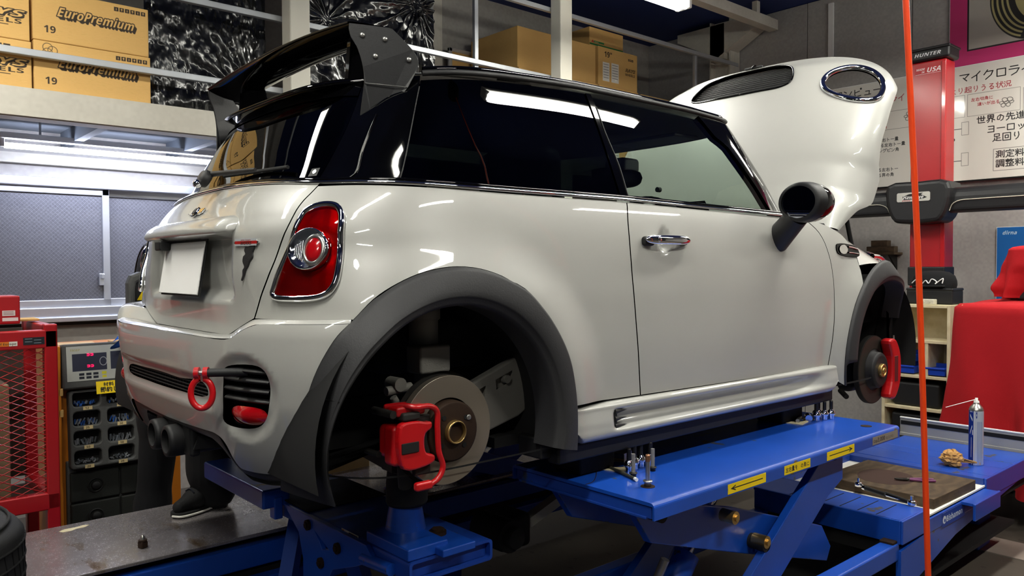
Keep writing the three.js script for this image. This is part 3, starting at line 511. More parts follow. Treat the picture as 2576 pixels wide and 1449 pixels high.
carton('wheel_carton', 'tan carton marked EuroPremium 19 with a small round stamp, lower of its stack', BX, [.535, .248, .53], [-.160, MY, -2.268], euro(true));
carton('wheel_carton', 'tan carton marked WHEELS, topmost of its stack', BX, [.53, .232, .53], [-.705, MY + .2345, -2.275], rays);
carton('wheel_carton', 'tan carton marked WHEELS, lower of its stack', BX, [.535, .232, .53], [-.703, MY, -2.27], rays);
for (const [x, y, f, l] of [[-1.25, 0, rays, 'tan carton marked WHEELS in the middle of the row, lower of its stack'], [-1.25, .2345, rays, 'tan carton marked WHEELS in the middle of the row, topmost of its stack'], [-1.80, 0, euro(false), 'tan carton marked EuroPremium 19 at the far end of the row, lower of its stack'], [-1.80, .2505, euro(true), 'tan carton marked EuroPremium 19 with a stamp, topmost at the row end']]) carton('wheel_carton', l, BX, [.53, f === rays ? .232 : .248, .53], [x, MY + y, -2.272], f);
const hand = (g, W, H) => { g.fillStyle = '#2b2115'; g.beginPath(); g.roundRect ? g.roundRect(W * .42, H * .26, W * .08, H * .12, 8) : g.rect(W * .42, H * .26, W * .08, H * .12); g.fill(); };
const tall = (g, W, H) => { latin(g, '19"', W * .14, H * .24, H * .2, { color: '#2b2115' }); if (H > 190) { g.fillStyle = '#e9e6dc'; g.fillRect(W * .1, H * .38, W * .17, H * .5); g.fillRect(W * .32, H * .36, W * .19, H * .52); g.fillStyle = '#7a7a78'; for (let k = 0; k < 6; k++) { g.fillRect(W * .12, H * (.43 + k * .07), W * .13, 3); g.fillRect(W * .34, H * (.41 + k * .07), W * .15, 3); } } latin(g, 'RAYS', W * .68, H * .5, H * .12, { color: '#2b2115', style: 'italic bold', outline: 2, width: W * .26 }); latin(g, 'WHEELS', W * .68, H * .61, H * .09, { color: '#2b2115', width: W * .26 }); handling(g, W * .76, H * .14, H * .06, 3); };
const green = (g, W, H) => { g.fillStyle = '#2f8a4a'; g.fillRect(0, H * .84, W, H * .09); g.fillRect(W * .12, H * .68, W * .3, H * .1); g.fillStyle = '#c23a30'; g.beginPath(); g.moveTo(W * .04, H * .78); g.lineTo(W * .09, H * .64); g.lineTo(W * .12, H * .78); g.fill(); latin(g, 'SPORTS', W * .14, H * .77, H * .09, { color: '#e9d59c' }); };
const CB = 'brown cartons behind the railing';
carton('large_carton', 'large yellow carton with a hand hole, topmost beside the post', CB, [.92, .33, .6], [3.47, MY + .745, -2.65], hand);
carton('large_carton', 'large yellow carton with a hand hole, under the topmost one', CB, [.93, .37, .6], [3.48, MY + .374, -2.64], hand);
carton('large_carton', 'large yellow carton at the bottom beside the post', CB, [.93, .372, .6], [3.48, MY, -2.65], hand);
carton('wheel_carton', 'brown carton marked 19 with two white slips', CB, [.53, .34, .53], [4.225, MY + .745, -2.61], tall);
carton('wheel_carton', 'brown carton marked 19 under the one with white slips', CB, [.53, .37, .53], [4.23, MY + .374, -2.6], tall);
carton('wheel_carton', 'brown carton at the bottom of the slip-marked stack', CB, [.53, .372, .53], [4.23, MY, -2.61], tall);
carton('small_carton', 'brown carton with a green printed band, on top of the stack', CB, [.45, .17, .4], [4.13, MY + 1.087, -2.6], green);
carton('small_carton', 'brown carton with a green printed band, beside the raised bonnet', CB, [.42, .37, .4], [4.76, MY + .374, -2.55], green);
carton('small_carton', 'brown carton under the green-banded one beside the bonnet', CB, [.42, .372, .4], [4.76, MY, -2.55], green);
carton('small_carton', 'brown carton with a green printed band near the wall', CB, [.36, .36, .4], [5.2, MY + .374, -2.55], green);
carton('small_carton', 'brown carton at the bottom near the wall', CB, [.36, .372, .4], [5.2, MY, -2.55], green);
{
  const f = thing('framed_panel', 'aluminium framed panel standing behind the cartons', 'panel', [2.98, MY, -3.0]);
  mesh('frame', [rbox(.03, 1.0, .03, .003, -.16, .5, 0), rbox(.03, 1.0, .03, .003, .5, .5, 0), rbox(.69, .03, .03, .003, .17, .985, 0), rbox(.69, .03, .03, .003, .17, .015, 0)], M.alu, f);
  mesh('sheet', box(.64, .95, .008, .17, .5, -.004), M.card, f);
  struct('trim_13', [box(.1, RH - MY, .06, 2.32, (RH + MY) / 2, RZ0 + .03), box(.1, RH - MY, .06, 2.72, (RH + MY) / 2, RZ0 + .03)], M.beamPaint).userData.label = 'wall studs above the mezzanine';
}
// ---------- fluorescent lamps: each fitting is a housing, glowing tubes and an area light just under them ----------
function tubeLamp(name, label, group, [x, y, z], len, { color = LAMP.warm, power = 27, glow = 11, tubes = [-.028, .028], hang = 0, cover = true } = {}) {
  const o = thing(name, label, 'lamp', [x, y, z], 0, group);
  if (cover) mesh('housing', [rbox(len + .06, .045, .13, .012, 0, .055, 0), rbox(.03, .06, .12, .006, len / 2 + .015, .02, 0), rbox(.03, .06, .12, .006, -len / 2 - .015, .02, 0)], M.white, o);
  else mesh('housing', [rbox(len + .05, .035, .05, .006, 0, .055, 0), rbox(.022, .06, .036, .004, len / 2 + .012, .022, 0), rbox(.022, .06, .036, .004, -len / 2 - .012, .022, 0)], M.white, o);
  const gm = std(0xffffff, .4, 0, { emissive: color, emissiveIntensity: glow });
  for (const dz of tubes) part(mesh('tube', cylX(.016, .016, len, 0, 0, dz, 16), gm, o), 'glowing fluorescent tube');
  if (hang > 0) mesh('hanger', [rod([-len * .35, .07, 0], [-len * .35, hang, 0], .006, 8), rod([len * .35, .07, 0], [len * .35, hang, 0], .006, 8)], M.steel, o);
  const l = new THREE.RectAreaLight(color, power, len, tubes.length > 1 ? .10 : .04); l.position.set(x, y - .02, z); l.rotation.x = -Math.PI / 2; scene.add(l); l.castShadow = true;
  l.name = numbered('lamp_light');
  return o;
}
const LG = 'hanging fluorescent lamps', LH = RH - 3.28;
tubeLamp('ceiling_lamp', 'lit twin-tube fluorescent lamp hung above the open bonnet', LG, [2.57, 3.24, -.86], 1.2, { hang: LH + .04 });
tubeLamp('ceiling_lamp', 'lit twin-tube fluorescent lamp hung behind the tailgate', LG, [-1.25, 3.28, -.95], 1.2, { hang: LH });
tubeLamp('ceiling_lamp', 'lit twin-tube fluorescent lamp hung above the near door', LG, [1.95, 3.28, 1.25], 1.2, { hang: LH });
tubeLamp('ceiling_lamp', 'lit twin-tube fluorescent lamp hung above the camera aisle', LG, [-1.2, 3.28, 1.4], 1.2, { hang: LH });
for (const [x, l] of [[-2.8, 'lit twin-tube fluorescent lamp at the rear end of the near row'], [.6, 'lit twin-tube fluorescent lamp in the middle of the near row'], [3.6, 'lit twin-tube fluorescent lamp at the front end of the near row']]) tubeLamp('ceiling_lamp', l, LG, [x, 3.28, 2.85], 1.2, { hang: LH });
tubeLamp('ceiling_lamp', 'lit twin-tube fluorescent lamp hung in front of the poster wall', LG, [4.3, 3.28, 1.2], 1.2, { hang: LH });
tubeLamp('batten_lamp', 'single bluish fluorescent batten under the mezzanine above the window', 'fluorescent battens', [.135, 2.19, -2.75], 1.16, { color: LAMP.cool, power: 30, glow: 14, tubes: [0], cover: false, hang: MY - .03 - 2.19 });
// ---------- wheel-alignment lift: two runways, the raised jack platforms and the rear jack beam ----------
const DECK = .5, PLAT = .86;
function runwayLeft() {
  const o = thing('lift_runway', 'lift runway with bare steel deck and blue sides under the far wheels', 'lift runway', [0, 0, 0]);
  part(mesh('deck_plate', rbox(5.6, .014, .60, .004, 1.0, DECK - .007, -.755), M.deck, o), 'scuffed bare steel plate');
  mesh('side_beam', [rbox(5.6, .085, .05, .006, 1.0, DECK - .085, -.485), rbox(5.6, .085, .05, .006, 1.0, DECK - .085, -1.025)], M.blue, o);
  mesh('under_frame', [box(5.6, .05, .5, 1.0, DECK - .075, -.755), box(5.6, .11, .04, 1.0, DECK - .19, -.5)], M.black, o);
  mesh('lower_beam', rbox(5.6, .075, .06, .006, 1.0, .30, -.46), M.blue, o);
  for (const x of [-1.4, 1.0, 3.4]) mesh('pillar', rbox(.18, .40, .3, .01, x, .20, -.76), M.blue, o);
}
runwayLeft();
{
  const o = thing('lift_runway', 'blue runway with slotted table and turn-plate recess under the front brake', 'lift runway', [0, 0, 0]);
  // table top in planks divided by grooves, with the open recess for the turn plate
  const top = (x0, x1, z0, z1, y = DECK) => rbox(x1 - x0, .012, z1 - z0, .003, (x0 + x1) / 2, y - .006, (z0 + z1) / 2);
  for (const [x0, x1] of [[1.94, 2.17]]) mesh('table_plate', top(x0, x1, .45, 1.095), M.blue, o);
  for (const [x0, x1] of [[2.86, 2.925], [2.93, 3.13], [3.135, 3.262], [3.266, 3.56]]) mesh('table_plate', top(x0, x1, .45, 1.095), M.blue, o);
  mesh('recess_floor', rbox(.70, .01, .66, .002, 2.515, DECK - .035, .77), M.paperWhite, o);
  mesh('recess_wall', [box(.012, .06, .645, 2.172, DECK - .03, .7725), box(.012, .06, .645, 2.858, DECK - .03, .7725), box(.69, .06, .012, 2.515, DECK - .03, .456)], M.blueWorn, o);
  for (let k = 0; k < 6; k++) mesh('slot', box(.19, .0012, .0045, 2.05, DECK + .0002, .62 + k * .075), M.black, o);
  mesh('side_flange', [rbox(.23, .094, .012, .004, 2.055, DECK - .047, 1.1), rbox(.70, .058, .012, .003, 2.515, DECK - .075, 1.1), rbox(.70, .094, .012, .004, 3.21, DECK - .047, 1.1)], M.blue, o);
  mesh('rear_flange', rbox(.012, .094, .64, .003, 1.944, DECK - .047, .775), M.blue, o);
  const st = part(mesh('step_bracket', [rbox(.32, .075, .012, .004, 2.70, DECK - .08, 1.16), box(.3, .012, .06, 2.70, DECK - .05, 1.13)], M.blue, o), 'small folded step on the side');
  const lg = canvasTex(256, 64, (g, w, h) => { g.fillStyle = '#123c9c'; g.fillRect(0, 0, w, h); latin(g, 'Bishamon', 44, 46, 38, { color: '#dfe6f2', style: 'bold' }); g.fillStyle = '#dfe6f2'; g.beginPath(); g.arc(24, 32, 18, 0, 7); g.fill(); g.fillStyle = '#123c9c'; g.beginPath(); g.arc(28, 36, 8, 0, 7); g.fill(); });
  sheet('maker_mark', .26, .06, lg, o, [2.46, DECK - .082, 1.107]);
  // stop rail across the front
  mesh('stop_rail', [rbox(.012, .10, .70, .003, 3.575, DECK + .05, .77), rbox(.05, .02, .70, .003, 3.59, DECK + .005, .77)], std(0xa9a8a2, .55, .3), o);
  part(mesh('rail_stripe', box(.002, .022, .69, 3.568, DECK + .074, .77), M.black, o), 'black stripe');
  part(mesh('rail_edge', box(.016, .006, .70, 3.574, DECK + .103, .77), M.white, o), 'white top edge');
  // long side tube and cross frame at the back of the table
  part(mesh('side_tube', rbox(3.6, .07, .06, .008, .15, .375, 1.06), M.blue, o), 'blue rectangular side tube');
  mesh('end_cap', rbox(.06, .012, .055, .004, 1.93, .414, 1.058), M.rust, o);
  mesh('far_tube', rbox(3.6, .07, .06, .008, .15, .375, .49), M.blue, o);
  mesh('under_frame', [box(1.6, .05, .6, 2.75, DECK - .13, .775), box(5.2, .02, .5, .95, .13, .775)], M.black, o);
  mesh('apron', extrude([[1.94, -.02], [2.5, .1], [3.5, .2], [3.5, .28], [1.94, .16]], .02).translate(0, .22, 1.09), M.blue, o);
  for (const x of [-1.2, 2.6, 3.4]) mesh('pillar', rbox(.18, .34, .3, .01, x, .17, .78), M.blue, o);
}
function arrowTex(dir) {
  return canvasTex(256, 56, (g, w, h) => {
    g.fillStyle = '#f3d20e'; g.fillRect(0, 0, w, h); g.strokeStyle = '#222'; g.lineWidth = 6; g.beginPath();
    const a = dir < 0 ? 24 : w - 24; g.moveTo(dir < 0 ? w - 22 : 22, h / 2); g.lineTo(a, h / 2); g.stroke();
    g.beginPath(); g.moveTo(a - dir * 26, h / 2 - 13); g.lineTo(a, h / 2); g.lineTo(a - dir * 26, h / 2 + 13); g.stroke();
  });
}
function platform(label, z0, z1, near) {
  const o = thing('jack_platform', label, 'jack platform', [0, 0, 0], 0, undefined);
  const x0 = .464, x1 = 2.012, zc = (z0 + z1) / 2, w = z1 - z0, R = .014;
  const prof = [];                                               // folded steel sheet, lips turned down on both long sides
  const arc = (cx, cy, r, a0, a1) => { for (let i = 0; i <= 5; i++) { const a = (a0 + (a1 - a0) * i / 5) * Math.PI / 180; prof.push([cx + r * Math.cos(a), cy + r * Math.sin(a)]); } };
  prof.push([w / 2, -.047]); arc(w / 2 - R, -R, R, 0, 90); arc(-w / 2 + R, -R, R, 90, 180); prof.push([-w / 2, -.047], [-w / 2 + .006, -.047], [-w / 2 + .006, -.010], [w / 2 - .006, -.010], [w / 2 - .006, -.047]);
  mesh('top_sheet', extrude(prof, x1 - x0).rotateY(-Math.PI / 2).translate((x0 + x1) / 2, PLAT, zc), M.blue, o);
  mesh('inner_frame', [rbox(x1 - x0 - .02, .026, w - .05, .004, (x0 + x1) / 2 + .002, PLAT - .026, zc), rbox(.012, .034, w - .03, .003, x0 + .012, PLAT - .03, zc), rbox(.03, .008, w - .06, .002, x0 + .016, PLAT - .046, zc)], M.blueWorn, o);
  // extension plate at the rear, seam curving across the corner
  const seam = smooth([[.466, .805], [.50, .80], [.54, .775], [.585, .738], [.64, .69], [.70, .62]], 5).map(([x, z]) => [x, PLAT + .0004, z - .77 + zc]);
  mesh('plate_seam', tube(seam, .0012, 30, 5), M.rust, o);
  if (near) {
    for (const [x, z] of [[.585, .94], [1.905, .975]]) part(mesh('hole_plug', cyl(.021, .021, .002, x, PLAT + .0005, z, 24), M.rust, o), 'rusty round plug');
    const yc = PLAT - .0275;
    sheet('arrow_sticker', .21, .030, arrowTex(-1), o, [.916, yc, z1 + .0005]);
    sheet('arrow_sticker', .205, .030, arrowTex(1), o, [1.52, yc, z1 + .0005]);
    sheet('notice_sticker', .168, .030, canvasTex(256, 48, (g, w2, h2) => { g.fillStyle = '#f3d20e'; g.fillRect(0, 0, w2, h2); kana(g, '左右量をこの角に', 12, 10, 28, { color: '#222', weight: .11 }); }), o, [1.217, yc, z1 + .0005]);
    sheet('capacity_plate', .222, .030, canvasTex(256, 40, (g, w2, h2) => { g.fillStyle = '#8d857c'; g.fillRect(0, 0, w2, h2); latin(g, 'Cap', 8, 30, 22, { color: '#2a2624' }); latin(g, '3,000', 48, 31, 30, { color: '#2a2624' }); latin(g, 'kg (3,000)', 132, 29, 18, { color: '#3b3633', style: 'normal' }); }), o, [1.883, yc, z1 + .0005]);
  }
  // crossed legs below
  const leg = (pts, z, t = .03) => extrude(pts, t, { bevel: .003 }).translate(0, 0, z);
  const zz = near ? z1 - .075 : z0 + .075;
  const L = part(mesh('scissor_leg', leg([[1.50, .80], [1.66, .812], [1.66, .70], [1.55, .655], [.80, .17], [.64, .17], [.64, .23]], zz), M.blue, o), 'rising leg of the scissor');
  part(mesh('scissor_leg', leg([[.52, .80], [.62, .81], [1.05, .70], [1.62, .515], [1.69, .42], [1.66, .37], [1.1, .535], [.60, .69]], zz - .06), M.blue, o), 'falling leg of the scissor');
  for (const [x, y] of [[1.125, .585], [.94, .706]]) mesh('pivot', [cylZ(.021, .021, .05, x, y, zz - .005, 16), cylZ(.011, .011, .06, x, y, zz - .003, 6)], M.brass, o);
  for (const [r, x, y] of [[.025, 1.13, .575], [.022, 1.6, .80], [.022, .58, .79]]) mesh('cross_shaft', cylZ(r, r, w - .12, x, y, zc), M.ironDark, o);
  mesh('far_leg', [leg([[1.50, .80], [1.66, .812], [1.66, .70], [.80, .17], [.64, .17]], zc - (zz - zc)), leg([[.52, .80], [.62, .81], [1.69, .42], [1.60, .37], [.60, .69]], zc - (zz - zc) + .05)], M.blue, o);
  mesh('cylinder', [rod([.62, .22, zc + .06], [.92, .55, zc + .06], .045, 16), rod([.56, .2, zc + .14], [.70, .5, zc + .14], .03, 14)], M.blue, o);
  part(mesh('piston_rod', rod([.92, .55, zc + .06], [1.08, .72, zc + .06], .018, 12), M.chrome, o), 'bright piston rod');
  part(mesh('hose_fitting', [rod([.655, .52, .9], [.68, .62, .93], .014, 10), rod([.64, .40, .87], [.655, .52, .9], .018, 10)], M.steel, o), 'bare metal hose fitting');
  return o;
}
platform('blue jack platform with yellow arrow stickers under the near sill', .48, 1.06, true);
platform('blue jack platform under the far sill', -1.06, -.48, false);
for (const [x, z, l] of [[.60, .67, 'black rubber block under the near sill behind the door'], [1.78, .67, 'black rubber block under the near sill by the front arch'], [.60, -.67, 'black rubber block under the far sill at the back'], [1.78, -.67, 'black rubber block under the far sill at the front']]) {
  const b = thing('rubber_block', l, 'rubber block', [x, PLAT, z]);
  mesh('block', rbox(.16, .070, .12, .008, 0, .035, 0), M.rubber, b);
}
// rear jack beam lying across the runways
{
  const o = thing('jack_beam', 'blue rolling jack beam across the lift under the rear axle', 'jack', [0, 0, 0]);
  const X0 = -.03, X1 = .262, T = .70, zN = .62, zF = -.75, w = X1 - X0, xc = (X0 + X1) / 2;
  const outer = new THREE.Shape(rrect(w, .062, .012).map(p => new THREE.Vector2(...p)));
  mesh('beam', extrude(outer, zN - zF, { holes: [rrect(w - .018, .046, .008)] }).translate(xc, T - .031, (zN + zF) / 2), M.blueWorn, o);
  part(mesh('inner_slide', box(w - .022, .04, .9, xc, T - .033, .15), M.blueWorn, o), 'slide inside the beam');
  part(mesh('rubber_mat', box(w + .004, .004, .3, xc, T + .002, -.12), M.black, o), 'black rubber mat');
  mesh('far_arm', [rbox(.10, .065, .55, .008, -.06, T + .015, -.42), rbox(.03, .075, .04, .004, -.055, T - .02, -.16)], M.blue, o);
  mesh('pad_plate', rbox(.135, .034, .22, .005, .035, T + .018, .508), M.blue, o);
  mesh('pad_post', cyl(.047, .06, .075, .07, T + .07, .45, 24), M.blue, o);
  mesh('lock_plate', rbox(.115, .022, .16, .004, .115, T + .012, .575), M.blue, o);
  part(mesh('lock_bolt', [cyl(.026, .026, .014, .125, T + .026, .535, 18), cyl(.02, .02, .02, .125, T + .03, .535, 6)], M.rust, o), 'rusty locking bolt');
  // bracket hanging from the side, with its bolts
  const br = extrude([[-.12, .03], [.42, .03], [.46, -.005], [.36, -.05], [.22, -.10], [.13, -.21], [.02, -.30], [.02, -.12], [-.01, -.04]].map(([z, y]) => [-z, y]), .016, { bevel: .002, holes: [[[-.10, -.005], [-.20, -.045], [-.15, -.055], [-.13, -.03]]] }).rotateY(Math.PI / 2).translate(X0 - .009, T - .03, 0);
  mesh('bracket', br, M.blue, o);
  mesh('bracket_lip', rod([X0 - .012, T - .045, .40], [X0 - .012, T - .035, .55], .018, 10), M.blue, o);
  for (const [z, y] of [[.064, .672], [.258, .648], [.15, .573]]) mesh('bolt', [cylX(.017, .017, .012, X0 - .02, y, z, 16), cylX(.010, .010, .018, X0 - .022, y, z, 6)], M.rust, o);
  sheet('warning_sticker', .10, .042, canvasTex(256, 108, (g, W, H) => { g.fillStyle = '#e8e6e0'; g.fillRect(0, 0, W, H); g.fillStyle = '#d9891c'; g.fillRect(6, 8, 34, H - 16); g.fillStyle = '#26332f'; g.fillRect(112, 8, 136, H - 16); g.strokeStyle = '#b8382e'; g.lineWidth = 7; g.beginPath(); g.arc(76, H / 2, 30, 0, 7); g.stroke(); g.strokeStyle = '#222'; g.lineWidth = 8; g.beginPath(); g.moveTo(54, 40); g.lineTo(98, 40); g.moveTo(66, 42); g.lineTo(62, 74); g.moveTo(86, 42); g.lineTo(90, 74); g.stroke(); g.fillStyle = '#8d978f'; for (let k = 0; k < 5; k++) g.fillRect(120, 20 + k * 16, 118, 3); }), o, [X0 - .0006, T - .016, .30], [0, -Math.PI / 2, 0]);
  mesh('lift_leg', [bar([.08, .60, .1], [.30, .16, -.1], .05, .07), bar([.18, .60, -.45], [-.02, .16, -.25], .05, .07), rbox(.34, .04, .9, .006, .12, .15, -.1)], M.blue, o);
  mesh('motor', [cylZ(.055, .055, .16, .52, .59, .33, 20), cylZ(.034, .034, .03, .52, .59, .425, 16), rbox(.14, .12, .14, .02, .60, .57, .28)], M.ironDark, o);
  part(mesh('cover_strip', bar([.62, .555, .3], [.92, .655, .3], .04, .035), M.cream, o), 'pale cover strip');
  const b = thing('axle_block', 'scuffed black rubber block between jack post and rear axle', 'rubber block', [.075, .805, .45]);
  mesh('block', [lathe([[0, 0], [.058, 0], [.062, .01], [.06, .07], [.055, .118], [.045, .125], [0, .125]], 28)], M.rubber, b);
}
// ---------- the car ----------
const CARY = .78;
const car = thing('hatchback_car', 'white and black three-door hatchback with no wheels, raised on the lift with its bonnet open', 'car', [0, CARY, 0]);
function inset(o, d, su) {                                       // pull an outline in by d metres; su = metres per unit of u
  const q = o.map(([u, y]) => [u * su, y]), n = q.length;
  const area = q.reduce((s, p, i) => { const r = q[(i + 1) % n]; return s + p[0] * r[1] - r[0] * p[1]; }, 0), sg = area > 0 ? 1 : -1;
  return q.map((p, i) => {
    const a = q[(i + n - 1) % n], b = q[(i + 1) % n];
    let e1 = [p[0] - a[0], p[1] - a[1]], e2 = [b[0] - p[0], b[1] - p[1]]; const l1 = Math.hypot(...e1) || 1, l2 = Math.hypot(...e2) || 1;
    const n1 = [-e1[1] / l1 * sg, e1[0] / l1 * sg], n2 = [-e2[1] / l2 * sg, e2[0] / l2 * sg]; let m = [n1[0] + n2[0], n1[1] + n2[1]]; const l = Math.hypot(...m) || 1; m = [m[0] / l, m[1] / l];
    const k = d / Math.max(.4, m[0] * n1[0] + m[1] * n1[1]);
    return [(p[0] + m[0] * k) / su, p[1] + m[1] * k];
  });
}
const sides = (f) => { f(1, o => o); f(-1, mir); };
const gapPath = smooth([[.319, .591], [.345, .645], [.371, .690], [.392, .735], [.407, .779], [.421, .819], [.427, .864], [.434, .892], [.443, .913], [.448, .930]], 3);
const archPath = smooth([[.544, .595], [.590, .644], [.649, .681], [.722, .709], [.814, .721], [.921, .709], [1.010, .675], [1.047, .615], [1.075, .547], [1.097, .466], [1.108, .386], [1.113, .326]], 4);
const doorRear = smooth([[1.254, .923], [1.246, .856], [1.245, .709], [1.252, .561], [1.259, .437], [1.266, .317]], 4);
const doorFront = smooth([[1.767, .913], [1.816, .856], [1.845, .767], [1.858, .668], [1.861, .568], [1.852, .437], [1.839, .305]], 4);
// dark shell behind the panels, floor and wheel housings
{
  const inner = offs(BODY, -.05);
  const full = []; for (let u = -2.9; u <= 2.901; u += .05) full.push([u, .2]); for (let u = 2.9; u >= -2.901; u -= .05) full.push([u, Math.abs(u) > 1.93 ? .66 : .925]);
  const archHole = (cx, cy, r, s) => { const o = []; for (let k = 0; k <= 22; k++) { const a = (-14 + k * 208 / 22) * Math.PI / 180; const y = Math.max(.205, cy + r * Math.sin(a)); o.push([s * uAt(BODY, cx + r * Math.cos(a), y), y]); } return s > 0 ? o : o.reverse(); };
  const body = new THREE.BufferGeometry().copy(panel(inner, full, { du: .04, dy: .05, flange: 0, holes: [archHole(ARCH.rx, ARCH.ry, .40, 1), archHole(ARCH.rx, ARCH.ry, .40, -1), archHole(ARCH.fx, ARCH.fy, .40, 1), archHole(ARCH.fx, ARCH.fy, .40, -1)] }));
  mesh('body_shell', body, M.black, car);
  mesh('underbody', [box(2.0, .03, 1.34, 1.23, .215, 0), box(.5, .03, .9, -.12, .34, 0), box(.95, .03, .9, 2.5, .26, 0)], M.black, car);
  for (const [n, cx, cy, s] of [['r', ARCH.rx, ARCH.ry, 1], ['l', ARCH.rx, ARCH.ry, -1], ['r', ARCH.fx, ARCH.fy, 1], ['l', ARCH.fx, ARCH.fy, -1]]) {
    const R = .375, liner = gridSurf((a, b) => { const t = (-12 + 204 * a) * Math.PI / 180; return [cx + R * Math.cos(t), Math.max(.21, cy + R * Math.sin(t)), s * (.80 - .36 * b)]; }, 40, 6, s < 0);
    const wall = new THREE.ShapeGeometry(new THREE.Shape([...Array.from({ length: 31 }, (_, k) => { const t = (-12 + 204 * k / 30) * Math.PI / 180; return new THREE.Vector2(R * Math.cos(t), Math.max(-.07, R * Math.sin(t))); })])).translate(cx, cy, s * .445);
    mesh('wheel_housing', [liner, prep(wall)], M.well, car);
  }
}
// tailgate
{
  const half = [[0, .539], [.07, .539], [.137, .539], [.2, .5395], [.212, .5385], [.23, .546], [.260, .561], [.319, .591], ...gapPath.slice(1), [.449, .937], [.36, .944], [.27, .950], [.18, .955], [.09, .9585], [0, .960]];
  const full = [...half, ...mir(half).slice(1, -1)];
  const recess = (u, y) => -.030 * sstep(.262, .232, Math.abs(u)) * sstep(.625, .662, y) * sstep(.835, .806, y);
  const TG = offs(BODY, recess);
  const tg = mesh('tailgate', panel(TG, inset(full, .0025, 1.3), { du: .012, dy: .01, flange: .02 }), M.paint, car);
  // number-plate brow
  const brow = gridSurf((s, t) => {
    const u = -.262 + .524 * s, e = Math.pow(Math.min(1, (1 - Math.abs(2 * s - 1)) * 9), .45), prof = smooth([[.866, -.004], [.856, .012], [.838, .026], [.820, .034], [.810, .033], [.806, .022], [.806, -.03]], 4);
    const k = Math.min(prof.length - 1, t * (prof.length - 1)), i = Math.min(prof.length - 2, Math.floor(k)), f = k - i;
    const y = prof[i][0] + (prof[i + 1][0] - prof[i][0]) * f, d = prof[i][1] + (prof[i + 1][1] - prof[i][1]) * f, ym = .833 + (y - .833) * (.35 + .65 * e);
    return offs(BODY, d > 0 ? d * e : d)(u, ym);
  }, 90, 24, true);
  mesh('grip_brow', brow, M.paint, tg);
  mesh('camera_box', rbox(.035, .03, .05, .006, -.42, .79, -.14), M.plasticDark, tg);
  part(mesh('number_plate', rbox(.004, .168, .332, .002, 0, 0, 0), M.plasticDark, tg), 'dark plate holder').position.set(-.405, .7235, 0);
  tg.children.at(-1).rotation.z = -.16;
  const pc = part(mesh('plate_cover', rbox(.003, .152, .33, .001, 0, 0, 0), std(0xf6f6f4, .8), tg), 'blank white card over the number plate'); pc.position.set(-.4125, .722, .0); pc.rotation.z = -.17;
  const pc2 = mesh('plate_cover', rbox(.002, .15, .325, .001, 0, 0, 0), std(0xf0f0ee, .8), tg); pc2.position.set(-.4085, .7205, -.004); pc2.rotation.set(.006, 0, -.165);
  // winged round badge above the brow
  const bn = nrmOf(BODY, 0, .885), bp = V(...BODY(0, .885)).addScaledVector(bn, .004), bg = new THREE.Matrix4().makeBasis(V(0, 0, 1), V().crossVectors(bn, V(0, 0, 1)), bn).setPosition(bp);
  const wing = (s) => extrude(smooth([[.016, .006], [.03, .012], [.06, .011], [.054, .002], [.058, -.004], [.048, -.006], [.03, -.01], [.016, -.008]].map(([a, b]) => [s * a, b]), 3, true), .005, { bevel: .001 });
  mesh('badge', [wing(1), wing(-1), lathe([[0, .006], [.012, .006], [.018, .004], [.0185, 0]], 24).rotateX(Math.PI / 2)].map(g => g.applyMatrix4(bg)), M.chrome, tg);
  mesh('badge_centre', lathe([[0, .0066], [.0125, .0066]], 24).rotateX(Math.PI / 2).applyMatrix4(bg), M.plasticDark, tg);
  // red and silver script badge, dark country-outline badge
  const flat = (u, y, off) => { const n = nrmOf(BODY, u, y), p = V(...BODY(u, y)).addScaledVector(n, off), r = V().crossVectors(V(0, 1, 0), n).normalize(); return new THREE.Matrix4().makeBasis(r, V().crossVectors(n, r), n).setPosition(p); };
  const wm = flat(.313, .7865, .0025), lens = smooth([[-.055, 0], [-.03, .008], [0, .010], [.03, .008], [.055, 0], [.03, -.008], [0, -.010], [-.03, -.008]], 4, true);
  mesh('script_badge', extrude(lens, .004, { bevel: .001 }).applyMatrix4(wm), M.chrome, tg);
  const wt = canvasTex(256, 64, (g, w, h) => { g.fillStyle = '#b8bcc0'; g.fillRect(0, 0, w, h); g.fillStyle = '#b01818'; g.fillRect(0, 22, w, 26); latin(g, 'WORKS', 66, 56, 40, { color: '#141414', style: 'italic bold', width: 130 }); latin(g, 'John Cooper', 70, 20, 18, { color: '#8a1c1c', style: 'italic bold', width: 120 }); });
  const ws = mesh('script_print', new THREE.BoxGeometry(.095, .019, .0008), std(0xffffff, .35, .2, { map: wt }), tg); ws.applyMatrix4(flat(.313, .7875, .0052));
  const map = smooth([[-.006, .045], [.004, .05], [.014, .046], [.024, .045], [.028, .036], [.022, .024], [.024, .012], [.014, .002], [.008, -.012], [.0, -.02], [-.004, -.034], [-.012, -.05], [-.016, -.048], [-.012, -.036], [-.014, -.022], [-.008, -.014], [-.018, .0], [-.017, .014], [-.009, .02], [-.016, .03]], 3, true);
  mesh('map_badge', extrude(map, .004, { bevel: .0012 }).applyMatrix4(flat(.316, .737, .0025)), M.satin, tg);
}
